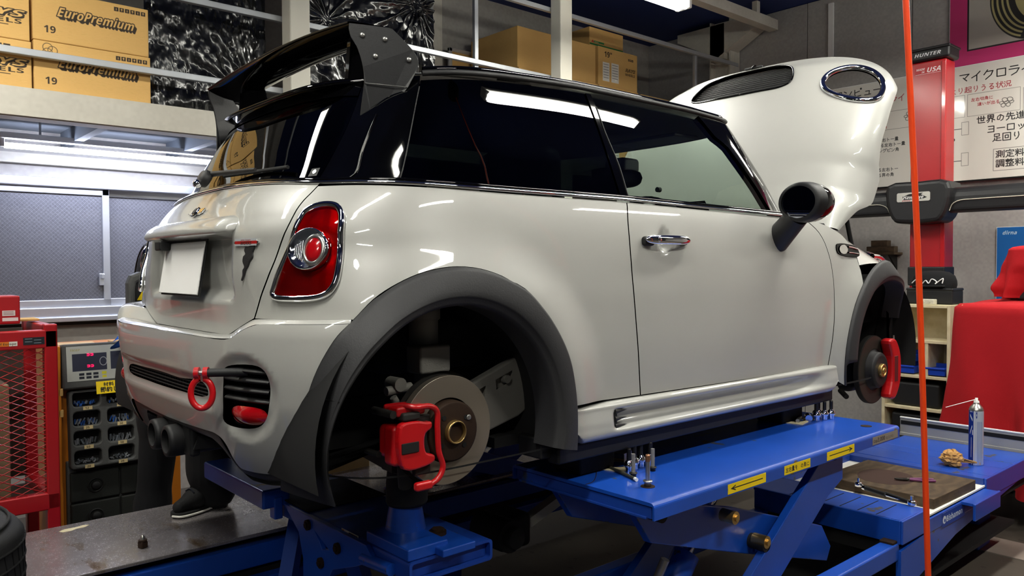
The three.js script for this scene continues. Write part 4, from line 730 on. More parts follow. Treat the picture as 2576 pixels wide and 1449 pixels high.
// side panels
sides((s, m) => {
  
  const q = m([...gapPath, ...smooth([[.448, .930], [.548, .929], [.659, .926], [.82, .923], [.993, .922], [1.11, .922], [1.254, .923]], 4).slice(1), ...doorRear.slice(1), [1.196, .319], [1.113, .325], ...archPath.slice(0, -1).reverse(), ...smooth([[.544, .595], [.530, .594], [.474, .593], [.405, .592], [.319, .591]], 3).slice(1, -1)]);
  mesh('quarter_panel', panel(BODY, inset(q, .002, 1.5), { du: .012, dy: .012 }), M.paint, car);
  const cup = (u, y) => { const x = BODY(u, y)[0], r = Math.hypot((x - .832) / .040, (y - .803) / .050); return r < 1 ? -.018 * (1 - r * r) * (1 - r * r) * 1.25 : 0; };
  const D = offs(BODY, s > 0 ? cup : 0);
  const d = m([...doorRear.slice().reverse(), ...smooth([[1.254, .923], [1.369, .918], [1.475, .915], [1.677, .911], [1.767, .909]], 4).slice(1), ...doorFront.slice(1), [1.641, .308], [1.455, .312]]);
  const dm = mesh('door', panel(D, inset(d, .002, 2.1), { du: s > 0 ? .006 : .02, dy: .0125 }), M.paint, car);
  if (s > 0) {
    const h = V(...BODY(1.324, .803)), hb = gridSurf((a, b) => { const t = a * 2 - 1, ph = b * 2 * Math.PI, e = Math.pow(Math.max(0, 1 - t * t * t * t), .5); return [h.x + t * .116, h.y + .002 + (.0155 * e + .0005) * Math.sin(ph), h.z + .018 + .006 * (1 - t * t) + (.011 * e + .0005) * Math.cos(ph)]; }, 28, 18, false);
    mesh('door_handle', hb, M.chrome, dm);
    mesh('handle_base', [rbox(.05, .03, .02, .009, h.x - .088, h.y - .003, h.z + .006), rbox(.04, .02, .02, .008, h.x + .09, h.y - .003, h.z + .006)], M.plasticDark, dm);
    mesh('lock_cap', [lathe([[0, .004], [.007, .003], [.009, 0]], 16).rotateX(Math.PI / 2).translate(h.x - .063, h.y + .003, h.z + .032)], M.chrome, dm);
  }
  const arcF = []; for (let k = 0; k <= 12; k++) { const a = (130 + 62 * k / 12) * Math.PI / 180, x = ARCH.fx + .44 * Math.cos(a), y = ARCH.fy + .44 * Math.sin(a); arcF.push([uAt(BODY, x, y), y]); }
  const fw = m([...doorFront.slice().reverse(), ...smooth([[1.767, .909], [1.83, .897], [1.88, .875], [1.915, .848], [1.945, .80]], 4).slice(1), [1.962, .785], [1.965, .70], ...arcF, [1.852, .25], [1.845, .30]]);
  mesh('front_wing', panel(BODY, inset(fw, .002, 2.1), { du: .012, dy: .014 }), M.paint, car);
});
// belt moulding, chrome and black
sides((s, m) => {
  const run = smooth([[.0, .962], [.15, .9575], [.3, .9495], [.442, .937], [.544, .934], [.659, .931], [.82, .928], [.993, .927], [1.254, .928], [1.475, .921], [1.677, .916], [1.78, .913]], 8).map(([u, y]) => [s * u, y]);
  mesh('belt_chrome', tube(along(BODY, run, .003), .0055, 160, 7), M.chrome, car);
  mesh('belt_rubber', tube(along(BODY, run.map(([u, y]) => [u, y + .011]), -.002), .0065, 160, 7), M.gloss, car);
});
// rear bumper with slot and side vents
const slotO = smooth([[-.258, .397], [-.24, .412], [-.12, .419], [0, .421], [.12, .419], [.24, .424], [.262, .404], [.257, .389], [.11, .380], [0, .377], [-.11, .378], [-.25, .384]], 4, true);
const ventO = smooth([[.325, .47], [.345, .482], [.416, .487], [.433, .477], [.440, .453], [.439, .406], [.428, .355], [.406, .330], [.351, .320], [.318, .333], [.313, .367], [.318, .439]], 4, true);
{
  const half = [[0, .286], ...smooth([[.10, .288], [.241, .294], [.275, .294], [.298, .284], [.310, .265], [.318, .228], [.330, .206], [.355, .2035], [.40, .206], [.429, .212], [.446, .222], [.458, .241], [.478, .289], [.495, .337], [.509, .382], [.518, .420], [.530, .467], [.550, .522], [.569, .563], [.587, .589]], 3), ...smooth([[.587, .5905], [.530, .5895], [.470, .589], [.420, .588], [.395, .580], [.365, .561], [.345, .548], [.31, .5445], [.272, .545], [.18, .546], [.09, .546], [0, .546]], 3)];
  const full = [...half, ...mir(half).slice(1, -1)];
  const B = offs(BUMPER, (u, y) => { const a = Math.abs(u); let d = 0; d -= .012 * sstep(.30, .27, a) * (1 - sstep(.022, .05, Math.abs(y - .40)));       // dished round the slot and the vents
    const r = Math.hypot((a - .378) / .078, (y - .404) / .10); d -= .014 * sstep(1.18, .82, r); return d; });
  const bm = mesh('rear_bumper', panel(B, inset(full, .001, 1.4), { du: .01, dy: .01, flange: .03, holes: [slotO, ventO, mir(ventO)] }), M.paint, car);
  // ledge on top, running under the tailgate
  const tb = [0, .12, .25, .38, .47, .56, .70, .85, 1], pb = [[0, .546], [.181, .546], [.272, .545], [.346, .5485], [.372, .566], [.411, .586], [.470, .589], [.530, .5895], [.589, .5905]], pa = [[0, .534], [.07, .534], [.137, .534], [.209, .5345], [.262, .557], [.321, .586], [.405, .587], [.474, .588], [.546, .590]];
  const f = [0, 1].map(k => [table(tb, pb.map(p => p[k])), table(tb, pa.map(p => p[k]))]);
  mesh('bumper_ledge', gridSurf((a, b) => { const q = a * 2 - 1, t = Math.abs(q), sg = q < 0 ? -1 : 1, B0 = BUMPER(sg * f[0][0](t), f[1][0](t)), A0 = offs(BODY, -.008)(sg * f[0][1](t), f[1][1](t)); return [B0[0] + (A0[0] - B0[0]) * b, B0[1] + (A0[1] - B0[1]) * b + .010 * Math.sin(Math.PI * Math.pow(b, .6)), B0[2] + (A0[2] - B0[2]) * b]; }, 120, 10, true), M.paint, bm);
  mesh('slot_mesh', panel(offs(BUMPER, -.03), [[-.28, .36], [.28, .36], [.28, .44], [-.28, .44]], { du: .05, dy: .04, flange: 0 }), M.black, bm);
  for (let k = 0; k < 4; k++) { const rows = []; for (let u = -.262; u <= .262; u += .0131) rows.push([u, .385 + k * .0105]); mesh('mesh_bar', tube(along(BUMPER, rows, -.016), .0022, 60, 5), M.plasticDark, bm); }
  const ribs = []; for (let u = -.255; u <= .256; u += .0165) ribs.push(rod(offs(BUMPER, -.017)(u, .376), offs(BUMPER, -.017)(u + .008, .424), .0018, 5)); mesh('mesh_rib', ribs, M.plasticDark, bm);
  sides((s, m) => {
    const back = mesh('side_vent', panel(offs(BUMPER, -.045), m([[.29, .30], [.46, .30], [.46, .50], [.29, .50]]), { du: .03, dy: .04, flange: 0 }), M.black, bm);
    for (const y of [.470, .446, .421, .396]) { const g = gridSurf((a, b) => { const u = .318 + .118 * a, t = b * 2 * Math.PI; return offs(BUMPER, -.026 + .012 * Math.cos(t))(s * u, y + .007 * Math.sin(t)); }, 20, 10, s < 0); mesh('vent_slat', g, M.satin, bm); }
    const fo = m(smooth([[.334, .352], [.340, .371], [.374, .380], [.422, .374], [.429, .357], [.410, .337], [.356, .330], [.338, .337]], 5, true));
    const fog = mesh('fog_lamp', panel(offs(BUMPER, (u, y) => -.018 + .016 * Math.max(0, 1 - ((Math.abs(u) - .381) / .05) ** 2 - ((y - .355) / .027) ** 2)), fo, { du: .006, dy: .005, flange: .03 }), M.lampRed, bm);
    mesh('fog_reflector', panel(offs(BUMPER, -.014), m(smooth([[.345, .345], [.352, .37], [.36, .37], [.358, .345]], 3, true)), { du: .01, dy: .01, flange: .02 }), M.lampRedDeep, fog);
  });
  // red tow shackle on the right
  const sp = V(...offs(BUMPER, .05)(.327, .468));
  const lug = mesh('tow_bar', rod(offs(BUMPER, -.03)(.375, .466), [sp.x + .004, sp.y, sp.z + .006], .0105, 14), M.plasticDark, bm);
  const ring = []; for (let k = 0; k <= 20; k++) { const a = (104 + 332 * k / 20) * Math.PI / 180; ring.push([0, -.052 + .042 * Math.sin(a) - .006, .030 * Math.cos(a)]); }
  const sh = mesh('tow_shackle', [new THREE.TubeGeometry(new THREE.CatmullRomCurve3(ring.map(p => V(...p))), 48, .0088, 12), cylZ(.0165, .0165, .013, 0, 0, .0125, 20), cylZ(.0165, .0165, .013, 0, 0, -.0125, 20), rod([0, -.019, -.011], [0, .002, -.0125], .0085, 10), rod([0, -.019, .011], [0, .002, .0125], .0085, 10)], M.red, bm);
  sh.position.copy(sp); sh.rotation.y = .95; sh.scale.setScalar(.86);
  mesh('shackle_pin', cylZ(.0065, .0065, .040, 0, 0, .001, 14).rotateY(.95).translate(sp.x, sp.y, sp.z), M.steel, bm);
}
// black lower valance with diffuser, exhaust tips
{
  const lip = gridSurf((a, b) => {
    const u = -.455 + .91 * a, au = Math.abs(u);
    const top = au < .26 ? .286 + .008 * sstep(.05, .24, au) : au < .335 ? .294 - .091 * sstep(.27, .325, au) : au < .43 ? .203 + .01 * sstep(.36, .43, au) : .213 + .03 * sstep(.43, .455, au);
    const low = au < .22 ? .255 : au < .34 ? .255 - .09 * sstep(.225, .34, au) : .165 + .01 * sstep(.38, .455, au);
    const y = top + .002 + (low - top) * b; const S = offs(BUMPER, -.004 - .014 * b + .006 * Math.sin(Math.PI * b)); return S(u, y);
  }, 150, 8, true);
  const v = mesh('rear_valance', lip, M.satin, car);
  const under = gridSurf((a, b) => { const u = -.455 + .91 * a, au = Math.abs(u); const low = au < .22 ? .255 : au < .34 ? .255 - .09 * sstep(.225, .34, au) : .165 + .01 * sstep(.38, .455, au); const p = offs(BUMPER, -.018)(u, low); return [p[0] + b * .34, low + (au < .3 ? .03 * b : .07 * b), p[2]]; }, 120, 4, true);
  mesh('diffuser_floor', under, M.plasticDark, v);
  mesh('diffuser_fin', [-.16, -.055, .055, .16].map(z => extrude([[0, 0], [.3, -.02], [.3, .03], [.03, .075]], .008).translate(-.44, .215, z)), M.plasticDark, v);
  for (const z of [-.062, .062]) {
    const e = mesh('exhaust_tip', lathe([[.034, 0], [.044, .002], [.046, .012], [.045, .16], [.034, .16], [.034, 0]], 28).rotateZ(Math.PI / 2).rotateY(Math.PI).rotateZ(0).translate(-.485, .228, z), M.plasticDark, v);
    mesh('exhaust_bore', cylX(.033, .033, .1, -.42, .228, z, 20, true), M.black, e);
  }
  part(mesh('heat_shield', rbox(.03, .10, .30, .01, -.43, .24, 0), M.plasticDark, v), 'dark centre of the diffuser');
}
// wheel-arch cladding
function archTrim(outer, innerC, r, zIn, s) {
  const oc = new THREE.CatmullRomCurve3(outer.map(p => V(...p))), N = 90, prof = [[0, 0], [.04, .010], [.12, .014], [.45, .018], [.74, .0165], [.82, .008], [1, -.004], [1.0, -.03], [1.0, -.09]];
  const g = gridSurf((a, b) => {
    const O = oc.getPointAt(a), k = b * (prof.length - 1), i = Math.min(prof.length - 2, Math.floor(k)), f = k - i, w = prof[i][0] + (prof[i + 1][0] - prof[i][0]) * f, h = prof[i][1] + (prof[i + 1][1] - prof[i][1]) * f;
    const ang = Math.atan2(O.y - innerC[1], O.x - innerC[0]), I = [innerC[0] + r * Math.cos(ang), innerC[1] + r * Math.sin(ang), zIn(ang)];
    return [O.x + (I[0] - O.x) * w, O.y + (I[1] - O.y) * w, s * (O.z + (I[2] - O.z) * w + h)];
  }, N, 16, s > 0);
  return g;
}
{
  const rearOut = [...smooth([[1.1165, .20], [1.1155, .26], ...[[1.113, .326], [1.108, .386], [1.097, .466], [1.075, .547], [1.047, .615], [1.010, .675], [.921, .709], [.814, .721], [.722, .709], [.649, .681], [.590, .644]]], 3).map(([u, y]) => offs(BODY, .001)(u, y)), ...smooth([[.591, .595], [.569, .563], [.550, .522], [.530, .467], [.518, .420], [.509, .382], [.495, .337], [.478, .289], [.458, .241], [.442, .20], [.432, .165]], 3).map(([u, y]) => offs(BUMPER, .001)(u, y))];
  const zr = (a) => .842 - .055 * sstep(2.2, 3.3, a < -1 ? a + 2 * Math.PI : a);
  const frontOut = []; for (let k = 0; k <= 30; k++) { const a = (192 - 165 * k / 30) * Math.PI / 180, x = ARCH.fx + .44 * Math.cos(a), y = ARCH.fy + .44 * Math.sin(a), u = uAt(BODY, x, Math.max(.2, y)); frontOut.push(offs(BODY, .001)(u, y)); }
  const zf = (a) => .842 - .10 * sstep(1.3, .3, a);
  sides((s) => {
    const rm = mesh('arch_trim', archTrim(rearOut, [ARCH.rx, ARCH.ry], ARCH.r, zr, s), M.plastic, car);
    mesh('arch_trim', archTrim(frontOut, [ARCH.fx, ARCH.fy], .345, zf, s), M.plastic, car);
    const jl = offs(BUMPER, .004)(.5195, .425); mesh('trim_joint', tube([[jl[0], jl[1], s * jl[2]], [jl[0] + .004, jl[1] - .002, s * (jl[2] + .028)], [-.349, .420, s * .782], [-.338, .418, s * .806]], .0018, 16, 6), M.black, rm);
  });
}
// side skirts
{
  const X0 = .395, X1 = 1.955;
  const sec = (x) => {
    const c = sstep(.555, .585, x) * sstep(1.93, 1.55, x), e0 = sstep(X0, X0 + .06, x), e1 = sstep(X1, X1 - .07, x), bot = .20 + .045 * (1 - Math.pow(e0, .6)) + .05 * (1 - Math.pow(e1, .6));
    return [[.314, .805], [.311, .818], [.304, .828], [.292, .829 - .001 * c], [.275, .832 - .026 * c], [.258, .835 - .036 * c], [.243, .836 - .028 * c], [.231, .837 - .004 * c], [.221, .836], [.210, .829], [.203, .815], [.198, .78]].map(([y, z]) => [Math.max(bot - (y < .205 ? .002 : 0), y), z]);
  };
  sides((s) => {
    const g = gridSurf((a, b) => { const x = X0 + (X1 - X0) * a, p = smooth(sec(x), 3), k = Math.min(p.length - 1.001, b * (p.length - 1)), i = Math.floor(k), f = k - i; return [x, p[i][0] + (p[i + 1][0] - p[i][0]) * f + .003 - .008 * (x - .4) / 1.5, s * (p[i][1] + (p[i + 1][1] - p[i][1]) * f)]; }, 160, 33, s < 0);
    const caps = [X0, X1].map((x, q) => { const p = sec(x), sh = new THREE.Shape(p.map(v => new THREE.Vector2(s * v[1], v[0] + .003 - .008 * q))); return prep(new THREE.ShapeGeometry(sh)).rotateY(-Math.PI / 2).translate(x, 0, 0).scale(1, 1, 1); });
    const sk = mesh('side_skirt', g, M.paint, car);
    mesh('skirt_intake', rbox(.026, .074, .03, .010, .572, .262, s * .813), M.black, sk);
    for (const y of [.285, .263, .241]) mesh('intake_fin', new THREE.ConeGeometry(.009, .06, 10).rotateZ(-Math.PI / 2).translate(.600, y, s * .824), M.plasticDark, sk);
    mesh('sill_trim', [rbox(1.62, .05, .05, .008, 1.17, .178, s * .775), rbox(1.7, .06, .10, .006, 1.17, .20, s * .72)], M.plasticDark, car);
    mesh('sill_gap', box(1.56, .006, .02, 1.175, .3155, s * .797), M.black, sk);
  });
}
// tail lamps
sides((s, m) => {
  const outO = smooth([[.387, .642], [.380, .656], [.390, .680], [.414, .735], [.436, .794], [.444, .833], [.451, .860], [.471, .876], [.501, .882], [.527, .876], [.541, .861], [.551, .831], [.551, .772], [.539, .705], [.525, .672], [.505, .650], [.479, .640], [.428, .637]], 4, true);
  const ringO = inset(outO, .008, 1.3), lensO = inset(outO, .014, 1.3);
  const h = mesh('tail_lamp', panel(offs(BODY, .003), m(inset(outO, .003, 1.3)), { du: .01, dy: .01, flange: .01 }), M.lampBack, car);
  mesh('chrome_ring', tube(along(BODY, m(ringO), .007), .0085, 160, 12, true), M.chrome, h);
  mesh('red_lens', panel(offs(BODY, (u, y) => .006 + .008 * Math.max(0, 1 - ((Math.abs(u) - .478) / .085) ** 2 - ((y - .76) / .14) ** 2)), m(lensO), { du: .006, dy: .006, flange: .004 }), M.lampGlass, h);
  const cu = s * .4815, n = nrmOf(BODY, cu, .762), c = V(...BODY(cu, .762)).addScaledVector(n, .013), r = V().crossVectors(V(0, 1, 0), n).normalize();
  const mt = new THREE.Matrix4().makeBasis(r, V().crossVectors(n, r), n).setPosition(c), put = (g) => g.applyMatrix4(mt);
  mesh('reversing_reflector', put(lathe([[0, .000], [.014, .001], [.03, .004], [.045, .010], [.051, .0135], [.0545, .012], [.056, .004], [.055, -.004]], 36).rotateX(Math.PI / 2).scale(1.0, .96, 1)), M.chrome, h);
  const fl = []; for (let k = 0; k < 9; k++) fl.push(rbox(.003, .05 - Math.abs(k - 4) * .006, .002, .001, -.036 + k * .005, -.004, .008)); mesh('reflector_flute', fl.map(put), M.chrome, h);
  mesh('indicator_bezel', put(new THREE.TorusGeometry(.030, .0055, 10, 32).scale(.86, 1.12, 1).translate(s * .020, -.004, .012)), M.steel, h);
  mesh('indicator_lens', put(new THREE.SphereGeometry(.028, 22, 16).scale(.86, 1.12, .4).translate(s * .020, -.004, .011)), M.lampRed, h);
  mesh('clear_cover', put(lathe([[0, .021], [.02, .0205], [.04, .018], [.052, .0145]], 32).rotateX(Math.PI / 2)), M.lampClear, h);
});
// ---------- cabin ----------
const topPt = (u, dy = 0) => { let y = 1.27; for (let k = 0; k < 8; k++) y = railY(CABIN(u, y)[0]) + dy; return [u, y]; };
const topRun = (u0, u1, n, dy) => Array.from({ length: n + 1 }, (_, i) => topPt(u0 + (u1 - u0) * i / n, dy));
{
  const rg = [[.420, .952], [.437, 1.020], [.452, 1.09], [.457, 1.15], [.456, 1.19]];
  const right = smooth(rg, 4), rw = [...mir(right).reverse().map(p => p), ...[]];
  const half = [[0, .966], [.15, .964], [.30, .958], ...right, [.40, 1.197], [.2, 1.203], [0, 1.206]];
  mesh('rear_window', panel(CABIN, [...half, ...mir(half).slice(1, -1)], { du: .02, dy: .02, flange: .004 }), M.glassDark, car);
  const up = [[0, 1.209], [.2, 1.206], [.40, 1.200], [.456, 1.193], ...topRun(.452, 0, 12, .004)];
  mesh('hatch_header', panel(offs(CABIN, .003), [...up, ...mir(up).slice(1, -1)], { du: .02, dy: .012 }), M.gloss, car);
  mesh('screen_sticker', panel(offs(CABIN, .0012), [[.388, .962], [.412, .963], [.414, .985], [.391, .984]], { du: .01, dy: .01, flange: .0008 }), M.plasticDark, car);
  part(mesh('sticker_mark', panel(offs(CABIN, .0022), smooth([[.401, .968], [.408, .973], [.403, .981], [.396, .975]], 3, true), { du: .01, dy: .01, flange: .0006 }), M.white, car), 'small white round mark');
  sides((s, m) => {
    mesh('c_pillar', panel(offs(CABIN, .003), m([...right.map(([u, y]) => [u + .004, y]), ...topRun(.456, .653, 8, 0), ...smooth([[.652, 1.21], [.636, 1.06], [.622, .948]], 3), [.52, .944], [.44, .947]]), { du: .02, dy: .02 }), M.gloss, car);
    mesh('pillar_crease', tube(along(CABIN, m(smooth([[.50, .95], [.513, .965], [.516, 1.02], [.525, 1.08], [.535, 1.13]], 5)), .003), .0035, 40, 6), M.gloss, car);
    mesh('quarter_window', panel(offs(CABIN, .0), m([[.6245, .945], ...smooth([[.626, .95], [.639, 1.06], [.655, 1.21]], 3), ...topRun(.657, 1.362, 14, -.012), ...smooth([[1.363, 1.24], [1.366, 1.04], [1.372, .938]], 3), [1.1, .938], [.9, .94], [.75, .942]]), { du: .03, dy: .03, flange: .004 }), M.glassDark, car);
    mesh('window_edge', tube(along(CABIN, m(smooth([[.6235, .945], [.6375, 1.06], [.6545, 1.215]], 4)), .003), .0017, 20, 5), M.satin, car);
    mesh('b_pillar', panel(offs(CABIN, .004), m([...smooth([[1.374, .938], [1.368, 1.04], [1.364, 1.24]], 3), ...topRun(1.364, 1.384, 2, -.012), ...smooth([[1.385, 1.24], [1.399, 1.04], [1.402, .938]], 3)]), { du: .02, dy: .03, flange: .006 }), M.gloss, car);
    mesh('pillar_bead', tube(along(CABIN, m(smooth([[1.403, .938], [1.400, 1.04], [1.386, 1.15], [1.3855, 1.24]], 4)), .005), .0018, 24, 6), M.satin, car);
    const gf = smooth([[2.19, .936], [2.14, 1.03], [2.06, 1.125], [1.985, 1.19], [1.95, 1.212]], 4);
    mesh('door_window', panel(offs(CABIN, -.003), m([[1.404, .936], [1.4, 1.04], [1.386, 1.15], ...topRun(1.387, 1.90, 8, -.016), ...gf.slice().reverse(), [2.0, .936], [1.8, .934], [1.6, .935]]), { du: .03, dy: .03, flange: .004 }), M.glassClear, car);
    const wf = smooth([[2.40, .925], [2.375, 1.03], [2.34, 1.12], [2.30, 1.20], [2.27, 1.262]], 4);
    mesh('a_pillar', panel(offs(CABIN, .004), m([...gf, ...topRun(1.90, 2.265, 8, -.006), ...wf.slice().reverse(), [2.3, .915]]), { du: .015, dy: .02, flange: .03 }), M.gloss, car);
    mesh('drip_moulding', tube(topRun(.66, 2.25, 40, .004).map(([u, y]) => offs(CABIN, .007)(s * u, y)), .0085, 120, 10), M.satin, car);
    mesh('roof_edge_bead', tube(topRun(.66, 2.22, 40, .019).map(([u, y]) => offs(CABIN, .000)(s * u, y)), .010, 120, 10), M.gloss, car);
    if (s > 0) { const ws = [...wf, ...topRun(2.27, 3.0, 10, -.01)]; }
  });
  const wf = smooth([[2.405, .925], [2.38, 1.03], [2.345, 1.12], [2.305, 1.20], [2.275, 1.262]], 4), top = topRun(2.275, 3, 12, -.008);
  sides((s, m) => mesh('windscreen', panel(CABIN, m([...wf, ...top, [3, .925]]), { du: .03, dy: .03, flange: 0 }), M.glassClear, car));
  // roof skin over everything
  const ys = table([-.2, .2, .6, 1.1, 1.5], [1.28, 1.335, 1.358, 1.362, 1.345]);
  const roof = gridSurf((a, b) => { const [u, y] = topPt(-3 + 6 * a, .006), p = CABIN(u, y), sx = Math.min(1.25, Math.max(.2, p[0])), k = 1 - b; return [sx + (p[0] - sx) * k, p[1] + (ys(sx) - p[1]) * (1 - Math.pow(k, 2.1)), p[2] * k]; }, 180, 14, true);
  mesh('roof', roof, M.gloss, car);
  mesh('headliner', gridSurf((a, b) => { const [u, y] = topPt(-3 + 6 * a, -.012), p = offs(CABIN, -.012)(u, y), sx = Math.min(1.25, Math.max(.2, p[0])), k = 1 - b; return [sx + (p[0] - sx) * k, p[1] + .02 * (1 - k * k), p[2] * k]; }, 90, 6, true), std(0x1a1a1b, .95), car);
  mesh('roof_lip', gridSurf((a, b) => { const u = -.44 + .88 * a, [uu, y] = topPt(u, .004), p = CABIN(uu, y), e = 1 - Math.pow(Math.abs(2 * a - 1), 6); const t = b < .5 ? b * 2 : 2 - b * 2, th = b < .5 ? .004 : -.012; return [p[0] - .075 * t * e + .02, p[1] + .006 + th + .012 * t, p[2] * (1 + .03 * t)]; }, 60, 8, true), M.gloss, car);
}
// raised rear wing
{
  const al = Math.PI * 26.565 / 180, wing = mesh('rear_wing', gridSurf((a, b) => {
    const z = -.512 + 1.024 * a, ph = b * 2 * Math.PI, rise = .035 * (1 - (z / .512) ** 2), c = Math.cos(ph), sn = Math.sin(ph);
    const xc = -.062, half = .080, x = xc + half * c + .018 * (1 - (z / .512) ** 2), y = 1.372 + rise + .016 * sn * (1.15 + .5 * c) - .004 * c - .006 * (1 - c * c);
    return [x, y, z];
  }, 70, 28, false), M.gloss, car);
  const pl = [...smooth([[-.007, 1.374], [.05, 1.3715], [.098, 1.3685]], 3), ...smooth([[.108, 1.366], [.135, 1.341], [.168, 1.306], [.178, 1.283], [.175, 1.261]], 4), [.150, 1.213], [.104, 1.150], ...smooth([[.061, 1.092], [.054, 1.086], [.045, 1.085]], 3), ...smooth([[.024, 1.085], [.018, 1.086], [.016, 1.093]], 3), [.024, 1.162], ...smooth([[.031, 1.215], [.030, 1.248], [.023, 1.284], [.012, 1.315], [-.003, 1.339], [-.008, 1.36]], 3)];
  for (const s of [1, -1]) {
    const fr = (g) => g.rotateY(-al * s).translate(-.13, 0, s * .515);
    const lowKink = (g) => { const p = g.attributes.position; for (let i = 0; i < p.count; i++) { const y = p.getY(i); if (y < 1.217) p.setZ(i, p.getZ(i) + s * (1.217 - y) * -.10); } g.computeVertexNormals(); return g; };
    const clipY = (lo) => pl;
    const e = mesh('end_plate', fr(lowKink(extrude(pl, .004, { bevel: .0008 }))), M.satin, wing);
    mesh('plate_fold', fr(rod([.034, 1.2165, s * .0028], [.146, 1.2115, s * .0028], .0013, 6)), M.steel, wing);
    for (const [x, y] of [[.027, 1.344], [.087, 1.337], [.061, 1.290], [.151, 1.286]]) mesh('plate_bolt', [fr(lathe([[0, .006], [.0035, .006], [.0062, .0045], [.0072, .0015], [.0072, 0]], 16).rotateX(s > 0 ? Math.PI / 2 : -Math.PI / 2).translate(x, y, s * .002))], M.steel, wing);
    mesh('wing_riser', extrude([[-.02, 1.25], [.10, 1.265], [.075, 1.372], [-.01, 1.372]], .03, { bevel: .006 }).translate(-.055, 0, s * .385), M.gloss, wing);
  }
}
// rear wiper
{
  const p = V(...offs(CABIN, .03)(-.02, .972));
  const w = mesh('rear_wiper', [lathe([[0, .03], [.018, .029], [.026, .022], [.028, .008], [.024, 0]], 20).rotateZ(Math.PI / 2 - .5).translate(p.x - .012, p.y, p.z), rod(along(CABIN, [[-.01, .985]], .045)[0], along(CABIN, [[.22, .982]], .03)[0], .009, 8, .005)], M.satin, car);
  mesh('wiper_blade', rod(along(CABIN, [[.02, .990]], .02)[0], along(CABIN, [[.33, .984]], .018)[0], .0055, 6), M.rubber, w);
  mesh('washer_nozzle', [new THREE.SphereGeometry(.013, 14, 10).translate(p.x - .05, p.y - .012, p.z + .01)], M.chrome, w);
}
// door mirrors
sides((s) => {
  const g = (geo) => geo.rotateY(s > 0 ? -.16 : .16).translate(1.455, .952, s * .925);
  const body = mesh('door_mirror', [g(lathe([[.066, 0], [.078, .002], [.083, .012], [.085, .045]], 36).rotateZ(-Math.PI / 2).scale(1, .88, 1.12))], M.satin, car);
  mesh('mirror_cap', g(lathe([[.085, .045], [.082, .075], [.070, .105], [.045, .130], [0, .142]], 36).rotateZ(-Math.PI / 2).scale(1, .88, 1.12)), M.gloss, body);
  mesh('mirror_glass', g(new THREE.CircleGeometry(.067, 32).rotateY(-Math.PI / 2).scale(1, .88, 1.12).translate(.005, 0, 0)), std(0xdfe4f4, .02, 1), body);
  mesh('mirror_back', g(new THREE.CircleGeometry(.072, 24).rotateY(Math.PI / 2).scale(1, .88, 1.12).translate(.008, 0, 0)), M.black, body);
  mesh('mirror_foot', [rod([1.545, .815, s * .785], [1.50, .905, s * .90], .050, 24, .042).scale(1, 1, 1), new THREE.SphereGeometry(.05, 18, 12).scale(1, .7, .55).translate(1.548, .815, s * .80)], M.satin, body);
});
